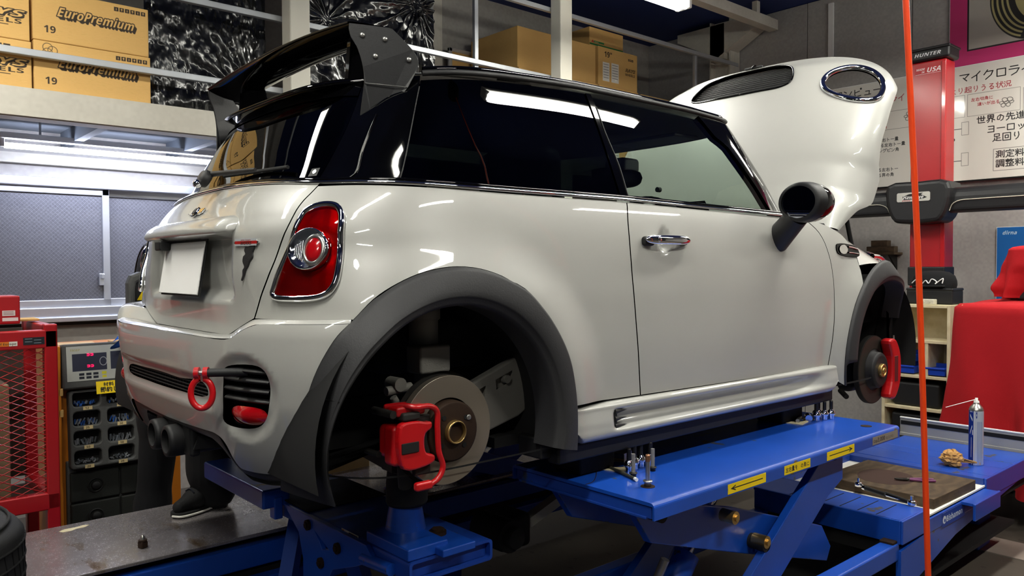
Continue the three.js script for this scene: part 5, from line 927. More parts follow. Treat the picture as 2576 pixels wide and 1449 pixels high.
// ---------- bonnet, front end ----------
{
  const o = []; for (let k = 0; k <= 24; k++) o.push([-1 + 2 * k / 24, .005]); for (let k = 1; k <= 30; k++) o.push([1, k / 30]); for (let k = 1; k <= 48; k++) o.push([1 - 2 * k / 48, 1]); for (let k = 1; k < 30; k++) o.push([-1, 1 - k / 30]);
  const B = (t, s) => BON(s, t), lampHole = (sg) => Array.from({ length: 40 }, (_, i) => { const a = i / 40 * 2 * Math.PI; return [sg * (.572 + .172 * Math.cos(a) - .026 * Math.sin(a)), .778 + .110 * Math.sin(a) + .018 * Math.cos(a)]; });
  const scoop = smooth([[-.22, .775], [-.255, .80], [-.245, .90], [-.19, .955], [0, .97], [.19, .955], [.245, .90], [.255, .80], [.22, .775], [.1, .768], [-.1, .768]], 4, true);
  const nB = (d) => offs((t, s) => BON(s, t), d);
  const bon = mesh('bonnet', panel(B, o, { du: .02, dy: .014, flange: .015, holes: [scoop, lampHole(1), lampHole(-1)] }), M.paint, car);
  for (const sg of [1, -1]) mesh('lamp_ring', tube(lampHole(sg).map(([t, s]) => nB(.006)(t, s)), .013, 90, 12, true), M.chrome, bon);
  mesh('scoop_mouth', panel(nB(-.025), [[-.3, .74], [.3, .74], [.3, .99], [-.3, .99]], { du: .03, dy: .03, flange: 0 }), M.black, bon);
  const sl = []; for (let k = 0; k < 12; k++) sl.push(tube([[-.24, .785 + k * .0155], [0, .78 + k * .0155], [.24, .785 + k * .0155]].map(([t, s]) => nB(-.014)(t, s)), .0022, 24, 5)); mesh('scoop_grille', sl, M.plasticDark, bon);
  mesh('scoop_edge', tube(scoop.map(([t, s]) => nB(.002)(t, s)), .004, 140, 6, true), M.gloss, bon);
  const p = nB(.006)(-.02, 1.0); mesh('bonnet_badge', [lathe([[0, .006], [.014, .005], [.018, 0]], 20).rotateX(-.8).translate(...p), rbox(.012, .012, .11, .004, p[0], p[1], p[2])], M.satin, bon);
  mesh('bonnet_seal', tube(Array.from({ length: 25 }, (_, k) => nB(-.01)(-.96 + 1.92 * k / 24, 1.0)), .009, 90, 8), M.rubber, bon);
  mesh('inner_panel', panel(nB(-.045), [[-.9, .04], [.9, .04], [.9, .74], [-.9, .74]], { du: .06, dy: .05, flange: 0 }), M.plasticDark, bon);
  sides((s) => { part(mesh('bonnet_strut', [rod([2.42, .80, s * .67], [2.335, 1.02, s * .665], .0105, 12)], M.plasticDark, car), 'black gas strut'); });
  // side marker, inner wing, headlamp top, engine bay
  sides((s, m) => {
    const mk = mesh('side_marker', panel(offs(BODY, .004), m(smooth([[1.878, .806], [1.886, .813], [1.93, .812], [1.965, .80], [1.972, .765], [1.96, .757], [1.90, .764], [1.88, .775]], 3, true)), { du: .01, dy: .01, flange: .02 }), M.gloss, car);
    mesh('marker_lens', panel(offs(BODY, .0075), m(smooth([[1.886, .787], [1.892, .803], [1.91, .808], [1.922, .79], [1.912, .771], [1.893, .772]], 4, true)), { du: .008, dy: .008, flange: .006 }), std(0xe8e6e0, .12, .7), mk);
    mesh('marker_bar', [tube(along(BODY, m([[1.925, .80], [1.945, .797], [1.965, .79]]), .007), .004, 12, 6), tube(along(BODY, m([[1.925, .776], [1.945, .774], [1.965, .77]]), .007), .003, 12, 6)], M.chrome, mk);
    const inn = gridSurf((a, b) => { const x = 2.12 + .66 * a, z = .79 - .12 * b - .07 * sstep(.4, 1, a), y = .69 + .125 * b + .02 * (1 - a) + .014 * Math.sin(a * 9) * b - .10 * a * a * b + .03 * Math.sin(a * Math.PI); return [x, y, s * z]; }, 30, 10, s < 0);
    mesh('inner_wing', [inn, gridSurf((a, b) => { const x = 2.14 + .10 * a; return [x, .83 - .08 * a - .06 * b, s * (.70 + .085 * b)]; }, 8, 6, s < 0)], M.paint, car);
    const hl = V(2.78, .69, s * .56); mesh('head_lamp', [lathe([[0, .06], [.06, .055], [.10, .03], [.112, 0], [.112, -.05]], 28).rotateZ(-Math.PI / 2 + .35).translate(hl.x, hl.y, hl.z), tube([[2.56, .765, s * .70], [2.66, .76, s * .69], [2.76, .735, s * .67], [2.83, .69, s * .65]], .012, 30, 8)], M.chrome, car);
  });
  mesh('engine_bay', [rbox(.95, .3, 1.2, .03, 2.42, .58, 0), rbox(.5, .1, .5, .03, 2.45, .74, -.1), rbox(.12, .1, 1.3, .02, 1.95, .80, 0)], M.black, car);
  mesh('front_bumper', [panel(BODY, [...Array.from({ length: 21 }, (_, k) => [2.42 + .58 * k / 20, .24]), ...Array.from({ length: 21 }, (_, k) => [3 - .58 * k / 20, .66])], { du: .03, dy: .04 }), panel(BODY, mir([...Array.from({ length: 21 }, (_, k) => [2.42 + .58 * k / 20, .24]), ...Array.from({ length: 21 }, (_, k) => [3 - .58 * k / 20, .66])]), { du: .03, dy: .04 })], M.paint, car);
  mesh('cowl', gridSurf((a, b) => { const u = -2.45 + 4.9 * a; const uu = Math.sign(u) * 0 + (a < .5 ? -(3 - a * 1.2) : (3 - (1 - a) * 1.2)); const p = CABIN(uu, .93); return [p[0] + .09 * b - .02, .925 - .035 * b, p[2]]; }, 60, 3, false), M.plasticDark, car);
}
// ---------- cabin furniture ----------
{
  const seat = (x, z) => {
    const s = mesh('front_seat', [rbox(.5, .14, .48, .05, x + .02, .47, z), gridSurf((a, b) => { const t = b * 2 * Math.PI, y = .5 + .48 * a, w = .23 - .05 * a * a; return [x - .22 - .16 * a + .055 * Math.cos(t), y, z + w * Math.sign(Math.sin(t)) * Math.pow(Math.abs(Math.sin(t)), .6)]; }, 14, 24, false), rbox(.10, .17, .27, .045, x - .40, 1.06, z)], M.seat, car);
    return s;
  };
  const sr = seat(1.0, .36); seat(1.0, -.36);
  part(mesh('seat_cover', rbox(.13, .22, .34, .05, .605, 1.02, .36), M.cover, sr), 'crumpled clear protective film over the headrest');
  mesh('rear_seat', [rbox(.45, .16, 1.1, .05, .15, .5, 0), rbox(.12, .5, 1.1, .05, -.08, .75, 0), rbox(.08, .14, .26, .03, -.1, 1.03, .3), rbox(.08, .14, .26, .03, -.1, 1.03, -.3)], M.seat, car);
  mesh('dashboard', [rbox(.34, .20, 1.34, .08, 1.63, .80, 0), gridSurf((a, b) => { const z = -.36 + .18 * Math.cos(a * Math.PI) + 0, t = b * Math.PI; return [1.47 - .10 * Math.sin(t) * .5, .92 + .06 * Math.sin(t), .36 - .19 + .38 * a]; }, 10, 10, false)], M.plasticDark, car);
  mesh('steering_wheel', [new THREE.TorusGeometry(.185, .015, 10, 40).rotateY(Math.PI / 2).rotateZ(.42).translate(1.36, .82, .36), rod([1.36, .82, .36], [1.56, .76, .36], .03, 12), lathe([[0, .02], [.06, .015], [.075, 0]], 20).rotateZ(Math.PI / 2 + .42).translate(1.355, .82, .36)], M.plasticDark, car);
  const im = mesh('inner_mirror', [gridSurf((a, b) => { const t = b * 2 * Math.PI, k = a * 2 - 1, e = Math.pow(Math.max(0, 1 - k ** 4), .5); return [1.50 + .02 * Math.cos(t) * e, 1.115 + .042 * e * Math.sin(t) - .006 * k, .03 + .14 * k]; }, 20, 14, true), rod([1.51, 1.13, .02], [1.60, 1.20, .0], .012, 10), rbox(.12, .07, .12, .02, 1.56, 1.18, 0)], M.plasticDark, car);
  mesh('screen_camera', [rbox(.05, .045, .08, .015, 1.49, 1.15, -.07), cylX(.012, .012, .02, 1.7, 1.075, .1, 12)], M.plasticDark, car);
  part(mesh('sun_visor', rbox(.15, .015, .34, .007, 1.36, 1.235, .34), std(0x3a3d3c, .8), car), 'folded grey sun visor');
  part(mesh('seat_belt', tube([[.42, 1.2, .56], [.40, 1.05, .585], [.42, .9, .60], [.45, .78, .62]], .004, 24, 6), std(0x5e0d12, .8), car), 'dark red belt edge');
}
// ---------- running gear on the near side ----------
{
  const hub = (x, y, z, R, name) => {
    const d = mesh('brake_disc', [lathe([[R * .60, -.012], [R, -.012], [R + .001, -.010], [R + .001, .010], [R, .012], [R * .60, .012]], 72).rotateX(Math.PI / 2).translate(x, y, z)], M.disc, car); return d;
  };
  const rx = .0, ry = .3, rz = .748;
  const d = hub(rx, ry, rz, .14);
  mesh('disc_hat', lathe([[0, .038], [.030, .038], [.072, .036], [.078, .032], [.080, .0], [.088, -.002], [.088, -.012], [0, -.012]], 48).rotateX(Math.PI / 2).translate(rx, ry, rz), M.rust, d);
  mesh('hub_ring', [lathe([[.0255, .030], [.0255, .052], [.0285, .052], [.0305, .049], [.0305, .036]], 32).rotateX(Math.PI / 2).translate(rx, ry, rz)], M.brass, d);
  mesh('hub_bore', cylZ(.0254, .0254, .004, rx, ry, rz + .0385, 24), M.rust, d);
  for (let k = 0; k < 4; k++) { const a = (20 + k * 90) * Math.PI / 180 + .35; mesh('bolt_hole', cylZ(.0065, .0065, .004, rx + .05 * Math.cos(a), ry + .05 * Math.sin(a), rz + .0366, 14), M.black, d); }
  mesh('set_screw', lathe([[0, .003], [.006, .003], [.0075, 0]], 14).rotateX(Math.PI / 2).translate(rx + .047, ry + .031, rz + .0375), M.steel, d);
  mesh('dust_shield', lathe([[.06, -.03], [.146, -.028], [.15, -.02]], 48).rotateX(Math.PI / 2).translate(rx, ry, rz), M.ironDark, d);
  // sliding rear caliper behind the disc, with its outer bridge and wire frame
  const cx = rx - .112, cy = ry - .012;
  const cal = mesh('rear_caliper', [extrude(smooth([[-.052, .052], [-.01, .056], [.02, .05], [.036, .048], [.036, .034], [.018, .022], [.014, -.004], [.020, -.026], [.044, -.036], [.044, -.050], [.0, -.062], [-.045, -.058], [-.058, -.02], [-.06, .025]], 3, true), .024, { bevel: .005 }).translate(cx, cy, rz + .036), rbox(.085, .10, .05, .012, cx - .022, cy - .004, rz + .004), rbox(.07, .085, .06, .015, cx - .012, cy - .004, rz - .045)], M.caliper, car);
  mesh('bridge_slot', rbox(.05, .026, .004, .002, cx - .03, cy - .006, rz + .0495), M.black, cal);
  mesh('carrier', tube([[cx - .055, cy + .088, rz - .02], [cx - .03, cy + .094, rz + .02], [cx - .01, cy + .090, rz + .045], [cx + .03, cy + .088, rz + .046], [cx + .052, cy + .074, rz + .045], [cx + .054, cy + .03, rz + .045], [cx + .058, cy - .03, rz + .045], [cx + .070, cy - .07, rz + .045], [cx + .056, cy - .096, rz + .045], [cx + .02, cy - .112, rz + .044]], .0075, 70, 10), M.caliper, cal);
  mesh('carrier_arm', [rbox(.085, .026, .07, .008, cx - .012, cy + .080, rz - .005), rbox(.05, .022, .02, .007, cx + .012, cy - .108, rz + .042)], M.caliper, cal);
  mesh('brake_pad', [rbox(.05, .15, .014, .005, cx + .02, cy - .01, rz + .022), rbox(.05, .02, .05, .006, cx - .02, cy + .068, rz + .02)], M.ironDark, cal);
  mesh('guide_pin', [cylZ(.010, .010, .09, cx - .062, cy + .075, rz - .02, 12), cylZ(.008, .008, .06, cx - .07, cy - .03, rz - .06, 10)], M.ironDark, cal);
  // trailing arm, damper, links
  const arm = mesh('trailing_arm', [extrude([[-.02, .06], [.10, .075], [.32, .155], [.40, .16], [.405, .02], [.33, -.02], [.13, -.07], [-.02, -.06]], .03, { bevel: .006, holes: [[[.14, .065], [.21, .09], [.205, .045], [.15, .02]], [[.235, .10], [.31, .125], [.31, .085], [.24, .06]]] }).translate(rx, ry, rz - .10)], M.castAlu, car);
  mesh('arm_web', [extrude([[.0, .05], [.38, .145], [.385, .03], [.12, -.06]], .008).translate(rx, ry, rz - .106), cylZ(.012, .012, .02, rx + .28, ry + .095, rz - .085, 12)], M.castAlu, arm);
  mesh('damper', [lathe([[0, .0], [.035, 0], [.04, .01], [.04, .07], [.046, .075], [.046, .10], [.04, .125], [.02, .15], [0, .152]], 28).translate(rx + .03, ry + .205, rz - .14), rod([rx + .02, ry + .02, rz - .13], [rx + .03, ry + .22, rz - .14], .026, 16)], M.castAlu, car);
  mesh('spring_seat', [rbox(.10, .075, .07, .008, rx + .018, ry + .175, rz - .10), rod([rx - .12, ry + .09, rz - .06], [rx - .05, ry - .02, rz - .06], .010, 8), rod([rx - .135, ry + .105, rz - .07], [rx - .06, ry + .11, rz - .07], .012, 10), cylZ(.018, .018, .05, rx - .10, ry + .12, rz - .08, 14)], M.castAlu, car);
  mesh('lower_arm', [bar([rx - .06, ry - .10, rz - .12], [rx + .05, ry - .12, .15], .05, .05), rod([rx - .08, ry - .06, rz - .08], [rx - .06, ry - .16, rz - .10], .018, 10), rbox(.11, .04, .1, .01, rx + .07, ry - .155, .45)], M.ironDark, car);
  // front: drilled disc with the bell, four-pot caliper
  const fx = 2.467, fy = .235, fz = .742, f = hub(fx, fy, fz, .158);
  f.material = M.ironDark;
  part(f, 'dull dark front brake disc');
  mesh('friction_ring', lathe([[.098, .0128], [.155, .0128]], 64).rotateX(Math.PI / 2).translate(fx, fy, fz), std(0x4a4640, .5, .7), f);
  mesh('disc_hat', lathe([[0, .045], [.062, .045], [.066, .047], [.069, .045], [.078, .043], [.083, .036], [.085, .012], [.1, .011]], 48).rotateX(Math.PI / 2).translate(fx, fy, fz), std(0x2d2c2e, .6, .4), f);
  mesh('hub_ring', [lathe([[.02, .04], [.02, .06], [.027, .06], [.031, .057], [.031, .043]], 32).rotateX(Math.PI / 2).translate(fx, fy, fz), lathe([[0, .064], [.012, .064], [.015, .056], [.015, .045]], 6).rotateX(Math.PI / 2).translate(fx, fy, fz)], M.brass, f);
  const co = smooth([[.050, .132], [.105, .140], [.150, .095], [.168, .05], [.172, 0], [.168, -.05], [.150, -.095], [.105, -.140], [.055, -.130], [.078, -.06], [.082, 0], [.078, .06]], 4, true);
  const fc = mesh('front_caliper', [extrude(co, .05, { bevel: .01 }).translate(fx, fy, fz + .042)], M.caliper, car);
  mesh('caliper_window', [rbox(.036, .12, .004, .002, fx + .112, fy, fz + .0665)], std(0x5a070c, .6), fc);
  sheet('caliper_script', .085, .018, canvasTex(128, 28, (g, w, h) => { g.fillStyle = '#b80a12'; g.fillRect(0, 0, w, h); latin(g, 'brembo', 34, 22, 22, { color: '#e9dede', width: 88 }); g.strokeStyle = '#e9dede'; g.lineWidth = 3; g.beginPath(); g.arc(17, 14, 9, 0, 7); g.stroke(); }), fc, [fx + .150, fy - .01, fz + .0665], [0, 0, -Math.PI / 2], .4);
  mesh('bleed_nipple', cyl(.004, .005, .02, fx + .12, fy + .145, fz + .05, 8), M.steel, fc);
  mesh('front_knuckle', [rbox(.10, .22, .08, .03, fx - .02, fy, fz - .1), rod([fx - .1, fy - .1, fz - .1], [fx - .14, fy - .12, fz - .05], .012, 8), rod([fx, fy + .05, fz - .12], [fx - .02, fy + .4, fz - .2], .028, 14)], M.ironDark, car);
}
// ---------- things along the front wall ----------
const faceX = [0, -Math.PI / 2, 0];                              // sheets facing the camera side of the front wall
{
  // white sign board with black and red Japanese lettering
  const z0 = -1.45, z1 = 1.75, y0 = 2.165, y1 = 3.055, px = 620, W = Math.round((z1 - z0) * px), H = Math.round((y1 - y0) * px);
  const X = (z) => (z - z0) * px, Y = (y) => (y1 - y) * px;
  const red = '#a3262b';
  const tex = canvasTex(W, H, (g) => {
    g.fillStyle = '#e4e1d8'; g.fillRect(0, 0, W, H);
    const sz = .082 * px;
    kana(g, 'コンピュー', X(-.98), Y(3.035), sz); kana(g, 'マイクロライン', X(.035), Y(3.005), sz, { weight: .09 });
    kana(g, 'アライ', X(-.56), Y(2.925), .062 * px, { color: red }); kana(g, 'より起りうる状況', X(-.03), Y(2.895), .052 * px, { color: red });
    g.strokeStyle = '#8c8a84'; g.lineWidth = 2;
    g.strokeRect(X(-.70), Y(2.79), .50 * px, .15 * px); g.strokeRect(X(-.17), Y(2.83), .25 * px, .17 * px); g.strokeRect(X(.10), Y(2.83), .36 * px, .17 * px); g.strokeRect(X(.48), Y(2.82), .4 * px, .17 * px);
    ['ドルが量い', '対する世界', 'ックを回る', 'シミー状角'].forEach((t, i) => kana(g, t, X(-.66), Y(2.775 - i * .032), .028 * px, { color: red, weight: .1 }));
    kana(g, '左右切角に', X(.125), Y(2.80), .030 * px, { color: red, weight: .1 }); kana(g, '違いが出る', X(.17), Y(2.76), .030 * px, { color: red, weight: .1 });
    g.strokeStyle = '#55534d'; g.lineWidth = 2.5;
    for (const [z, y] of [[-.06, 2.72], [.37, 2.73], [-.33, 2.73]]) for (let k = 0; k < 7; k++) { g.beginPath(); g.ellipse(X(z) + (k - 3) * 7, Y(y) + Math.sin(k * 2.1) * 14, 9, 6 + k % 3 * 3, k, 0, 6.2); g.stroke(); }
    kana(g, '世界の先進', X(.165), Y(2.655), .064 * px, { weight: .1 }); kana(g, 'ヨーロッパ', X(.235), Y(2.575), .064 * px, { weight: .1 }); kana(g, '足回り', X(.275), Y(2.505), .064 * px, { weight: .1 });
    g.strokeStyle = '#6c6a64'; g.lineWidth = 2; g.strokeRect(X(.285), Y(2.385), .42 * px, .165 * px);
    kana(g, '測定料', X(.30), Y(2.375), .062 * px, { weight: .1 }); kana(g, '調整料', X(.30), Y(2.305), .062 * px, { weight: .1 });
    ['する左右トー量', '対する左右トー量', 'キングピン角'].forEach((t, i) => kana(g, t, X(-.66 + i * .02), Y(2.575 - i * .045), .033 * px, { weight: .1 }));
    ['量', 'イー', '対する左右トー', '対する界の角'].forEach((t, i) => kana(g, t, X(-.66), Y(2.415 - i * .045), .033 * px, { weight: .1 }));
    g.strokeStyle = '#2a2a2a'; g.lineWidth = 3; for (const y of [2.57, 2.32]) { g.beginPath(); g.moveTo(X(-.12), Y(y)); g.lineTo(X(.06), Y(y)); g.stroke(); }
    g.lineWidth = 2; g.strokeStyle = '#7d7b75'; g.strokeRect(X(.06), Y(2.62), .05 * px, .10 * px); g.strokeRect(X(.06), Y(2.38), .05 * px, .10 * px);
    g.fillStyle = '#1c1c1c'; g.beginPath(); g.arc(X(.0), Y(2.49), 8, 0, 7); g.fill(); g.beginPath(); g.moveTo(X(0), Y(2.57)); g.lineTo(X(0), Y(2.49)); g.stroke();
    kana(g, '定進', X(.62), Y(2.62), .2 * px, { color: '#8f8d87', weight: .05 });
  });
  const b = thing('sign_board', 'long white sign board with black and red Japanese lettering on the grey wall', 'sign', [5.545, (y0 + y1) / 2, (z0 + z1) / 2]);
  mesh('board', rbox(.02, y1 - y0 + .012, z1 - z0 + .012, .004), M.white, b);
  part(mesh('printed_face', new THREE.BoxGeometry(z1 - z0, y1 - y0, .001), phys(0xffffff, .35, 0, { map: tex, clearcoat: .6, clearcoatRoughness: .08 }), b), 'glossy printed face').rotation.y = -Math.PI / 2;
  b.children[1].position.x = -.0108;
  mesh('lower_edge', box(.024, .01, z1 - z0 + .014, -.001, -(y1 - y0) / 2 - .005, 0), M.black, b);
}
{
  const b = thing('pink_poster', 'poster with a broad pink border and a grey field with a tyre drawing', 'poster', [5.562, 3.44, .68]);
  mesh('backing', rbox(.012, .76, 1.45, .002), M.white, b);
  const tex = canvasTex(900, 472, (g, w, h) => {
    g.fillStyle = '#c4306f'; g.fillRect(0, 0, w, h);
    g.fillStyle = '#a7a299'; g.strokeStyle = '#1b1b1b'; g.lineWidth = 7; g.beginPath(); const x = 82, y = -30, ww = 730, hh = 430; g.rect(x, y, ww, hh); g.fill(); g.stroke();
    // a plain tyre, standing in for the drawing
    g.save(); g.translate(330, 210); g.rotate(-.25); g.fillStyle = '#1d1c1a'; g.beginPath(); g.ellipse(0, 0, 150, 190, 0, 0, 7); g.fill(); g.fillStyle = '#a59c6a'; g.beginPath(); g.ellipse(38, 0, 84, 120, 0, 0, 7); g.fill(); g.fillStyle = '#a7a299'; g.beginPath(); g.ellipse(46, 0, 58, 92, 0, 0, 7); g.fill();
    g.strokeStyle = '#a59c6a'; g.lineWidth = 9; for (let k = 0; k < 4; k++) { g.beginPath(); g.ellipse(-8 + k * 3, 0, 132 - k * 18, 172 - k * 16, 0, 2.0, 4.2); g.stroke(); } g.restore();
  });
  const f = part(mesh('printed_face', new THREE.BoxGeometry(1.44, .755, .001), std(0xffffff, .6, 0, { map: tex }), b), 'pink bordered print'); f.rotation.y = -Math.PI / 2; f.position.x = -.0068;
}
{
  const b = thing('blue_poster', 'blue poster low on the grey wall behind the red cloth', 'poster', [5.575, 1.50, .58]);
  mesh('backing', rbox(.008, .58, .56, .002), M.white, b);
  const f = mesh('printed_face', new THREE.BoxGeometry(.55, .575, .001), std(0xffffff, .5, 0, { map: canvasTex(256, 268, (g, w, h) => { g.fillStyle = '#1668b4'; g.fillRect(0, 0, w, h); latin(g, 'dirna', 16, 26, 18, { color: '#cfe2f2', style: 'italic bold' }); g.fillStyle = '#123c66'; g.beginPath(); g.arc(60, 100, 20, 0, 7); g.fill(); g.beginPath(); g.arc(36, 210, 30, 0, 7); g.fill(); g.fillStyle = '#d98d9c'; g.beginPath(); g.ellipse(120, 92, 16, 22, .3, 0, 7); g.fill(); }) }), b); f.rotation.y = -Math.PI / 2; f.position.x = -.0048;
}
// wheel-alignment camera column
{
  const o = thing('alignment_column', 'tall red wheel-alignment column with black cap and camera beam', 'alignment column', [5.0, 0, .045]);
  mesh('column', rbox(.17, 3.0, .245, .012, 0, 1.5, 0), M.redSteel, o);
  mesh('base', rbox(.5, .06, .6, .01, .05, .03, 0), M.redSteel, o);
  mesh('edge_strip', [rbox(.012, 2.96, .03, .004, -.085, 1.5, .107)], M.red, o);
  const cap = mesh('cap', [rbox(.20, .085, .295, .02, -.01, 3.045, .005), rbox(.21, .02, .305, .008, -.01, 3.085, .005)], M.satin, o);
  const ts = (name, w, h, tex, par, pos) => { const m = sheet(name, w, h, tex, par, pos, faceX, .4); return m; };
  ts('cap_lettering', .20, .036, canvasTex(256, 46, (g, w, h) => { g.fillStyle = '#1d1d1f'; g.fillRect(0, 0, w, h); latin(g, 'HUNTER', 10, 40, 44, { color: '#e8e8ea', style: 'italic bold', width: 236 }); }), cap, [-.1108, 3.045, .0]);
  ts('origin_lettering', .185, .062, canvasTex(256, 86, (g, w, h) => { g.fillStyle = '#b3101a'; g.fillRect(0, 0, w, h); latin(g, 'MADE', 8, 40, 30, { color: '#f0e6e6', style: 'italic bold' }); latin(g, 'IN', 62, 68, 24, { color: '#f0e6e6', style: 'italic bold' }); latin(g, 'USA', 106, 68, 66, { color: '#f0e6e6', style: 'italic bold', width: 140 }); g.fillStyle = '#f0e6e6'; g.fillRect(4, 78, 246, 3); }), o, [-.0853, 2.935, .0]);
  const beamProf = smooth([[-.085, -.09], [.03, -.095], [.085, -.05], [.09, .04], [.03, .085], [-.06, .09], [-.09, .05], [-.095, -.05]], 3, true);
  for (const s of [-1, 1]) {
    const g = extrude(beamProf, 1.35, { bevel: .01 }); g.scale(1, s > 0 ? .92 : .92, 1).translate(-.13, 1.965 + (s > 0 ? .0 : -.0), s * .80);
    const bm = mesh('camera_beam', g, M.satin, o);
    mesh('beam_trim', tube([[-.232, 1.885, s * .205], [-.236, 1.93, s * .225], [-.237, 1.953, s * .27], [-.237, 1.957, s * .36], [-.237, 1.957, s * 1.45]], .0035, 60, 6), M.cream, bm);
  }
  const hs = mesh('camera_housing', [extrude(smooth([[-.21, .12], [0, .135], [.21, .12], [.21, -.05], [.16, -.15], [.10, -.165], [-.10, -.165], [-.16, -.15], [-.21, -.05]], 3, true), .26, { bevel: .03, seg: 3 }).rotateY(Math.PI / 2).translate(-.15, 1.97, 0)], M.satin, o);
  ts('maker_plate', .24, .075, canvasTex(320, 100, (g, w, h) => { g.fillStyle = '#141415'; g.fillRect(0, 0, w, h); g.fillStyle = '#c9c8c0'; g.beginPath(); if (g.roundRect) g.roundRect(6, 6, w - 12, h - 12, 16); else g.rect(6, 6, w - 12, h - 12); g.fill(); g.fillStyle = '#1a1a1a'; g.beginPath(); g.moveTo(60, 44); g.lineTo(120, 22); g.lineTo(250, 16); g.lineTo(230, 30); g.lineTo(286, 60); g.lineTo(250, 72); g.lineTo(70, 76); g.fill(); latin(g, 'HawkEye', 62, 68, 44, { color: '#f4f4f0', style: 'italic bold', width: 190 }); latin(g, 'Elite', 52, 90, 16, { color: '#b0262a', style: 'italic bold', width: 80 }); }), hs, [-.2815, 1.995, -.02]);
  part(mesh('lower_cover', rbox(.19, .14, .26, .01, -.005, 1.42, 0), M.satin, o), 'black cover band');
}
// pale wooden shelf unit under the column
{
  const o = thing('shelf_unit', 'pale open wooden shelf unit in front of the red column', 'shelf', [4.72, 0, .105]);
  const w = .46, d = .30, h = 1.225, t = .022;
  mesh('side_panel', rbox(d, h, t, .003, 0, h / 2, -w / 2 + t / 2), M.pale, o); mesh('side_panel', rbox(d, h, t, .003, 0, h / 2, w / 2 - t / 2), M.pale, o);
  mesh('back_panel', box(.008, h - .02, w - .02, d / 2 - .006, h / 2, 0), M.pale, o);
  for (const y of [.05, .25, .485, .715, .965, h - t / 2]) mesh('shelf_board', rbox(d - .004, t, w - 2 * t + .002, .003, 0, y, 0), M.pale, o);
  mesh('divider', rbox(d - .01, .23, t, .003, 0, .84, .075), M.pale, o);
  const put = (name, label, cat, geo, mat, pos, group) => { const b = thing(name, label, cat, pos, 0, group); mesh('body', geo, mat, b); return b; };
  const bin = (label, y, z) => { const b = thing('parts_bin', label, 'bin', [4.66, y, z], 0, 'blue parts bins on the shelf unit'); mesh('bin_body', [rbox(.16, .05, .13, .008, 0, .03, 0), rbox(.02, .07, .13, .006, .07, .045, 0)], phys(0x1040b8, .4, 0), b); mesh('bin_lip', rbox(.014, .014, .135, .004, -.082, .055, 0), phys(0x1040b8, .35, 0), b); };
  bin('blue plastic bin on the lower board beside the divider', .727, .03); bin('blue plastic bin stacked on the other bin', .81, .03); bin('blue plastic bin on the lower board by the side panel', .727, .235);
  put('dark_case', 'black case on the third board of the shelf unit', 'case', rbox(.2, .17, .32, .02, 0, .085, 0), M.plasticDark, [4.70, .497, .1]);
  put('dark_case', 'black case on the second board of the shelf unit', 'case', rbox(.2, .18, .34, .02, 0, .09, 0), M.plasticDark, [4.70, .262, .1]);
  put('meter_box', 'small white meter box on top of the shelf unit', 'box', [rbox(.06, .038, .10, .006, 0, .019, 0), cylX(.008, .008, .01, -.03, .02, .02, 12), cylX(.008, .008, .01, -.03, .02, -.02, 12)], M.cream, [4.62, h, .17]);
  const cs = thing('black_case', 'flat black case on the shelf unit under the cap', 'case', [4.75, h, .165]); mesh('body', [rbox(.2, .10, .31, .012, 0, .05, 0)], M.plasticDark, cs); mesh('lid', rbox(.205, .02, .315, .008, 0, .105, 0), M.satin, cs);
  const hat = thing('knitted_hat', 'black knitted cap with white lettering lying on the case', 'cap', [4.74, h + .116, .165]);
  mesh('crown', lathe([[.145, 0], [.15, .02], [.148, .05], [.135, .085], [.10, .11], [.04, .12], [0, .121]], 32).scale(.65, 1, 1), M.trouser, hat);
  mesh('brim', [rbox(.12, .012, .20, .006, -.06, .012, 0)], M.trouser, hat);
  const pts = [[-.12, .02], [-.09, .045], [-.06, .04], [-.085, .022], [-.05, .015], [-.02, .04], [0, .02], [.02, .05], [.05, .03], [.04, .015], [.075, .045], [.09, .055], [.085, .02]].map(([z, y]) => [-.097 - .004 + Math.abs(z) * .18, y + .012, z]);
  part(mesh('lettering', tube(pts, .004, 90, 6), M.white, hat), 'white script');
}
// red cloth over a bench, second cloth over a standing thing
function drape(name, label, x0, x1, z0, z1, y0, y1, sd) {
  const N = noise2(256, 256, 10, sd), cx = (x0 + x1) / 2, cz = (z0 + z1) / 2, hx = (x1 - x0) / 2, hz = (z1 - z0) / 2;
  const g = gridSurf((a, b) => {
    const th = a * 2 * Math.PI, c = Math.cos(th), s = Math.sin(th), q = Math.pow(Math.pow(Math.abs(c), 7) + Math.pow(Math.abs(s), 7), -1 / 7), n = N[((b * 180) | 0) * 256 + ((a * 255) | 0)];
    if (b < .38) { const k = b / .38, e = Math.pow(k, .9); return [cx + hx * q * c * e, y1 - .02 * Math.pow(k, 5) + (n - .5) * .02 * k, cz + hz * q * s * e]; }
    const k = (b - .38) / .62, fold = (.02 + .10 * k) * (Math.sin(th * 9 + sd) * .5 + Math.sin(th * 17 + sd * 2 + n * 2) * .4 + (n - .5) * .5) * Math.pow(k, .6) + .03 * k;
    return [cx + (hx * q + .01 + fold) * c, y1 - .02 - k * (y1 - y0 - .02) * (1 - .05 * Math.sin(th * 3 + sd)), cz + (hz * q + .01 + fold) * s];
  }, 200, 46, true);
  return tag(mesh(name, g, M.redCloth), label, 'cloth', 'red cloths by the wall');
}
drape('red_cloth', 'large red cloth draped over a bench in front of the wall', 3.86, 4.75, .57, 1.8, .16, 1.285, 3);
drape('red_cloth', 'small red cloth draped over a standing thing on the bench', 4.12, 4.55, .80, 1.5, 1.292, 1.62, 8);
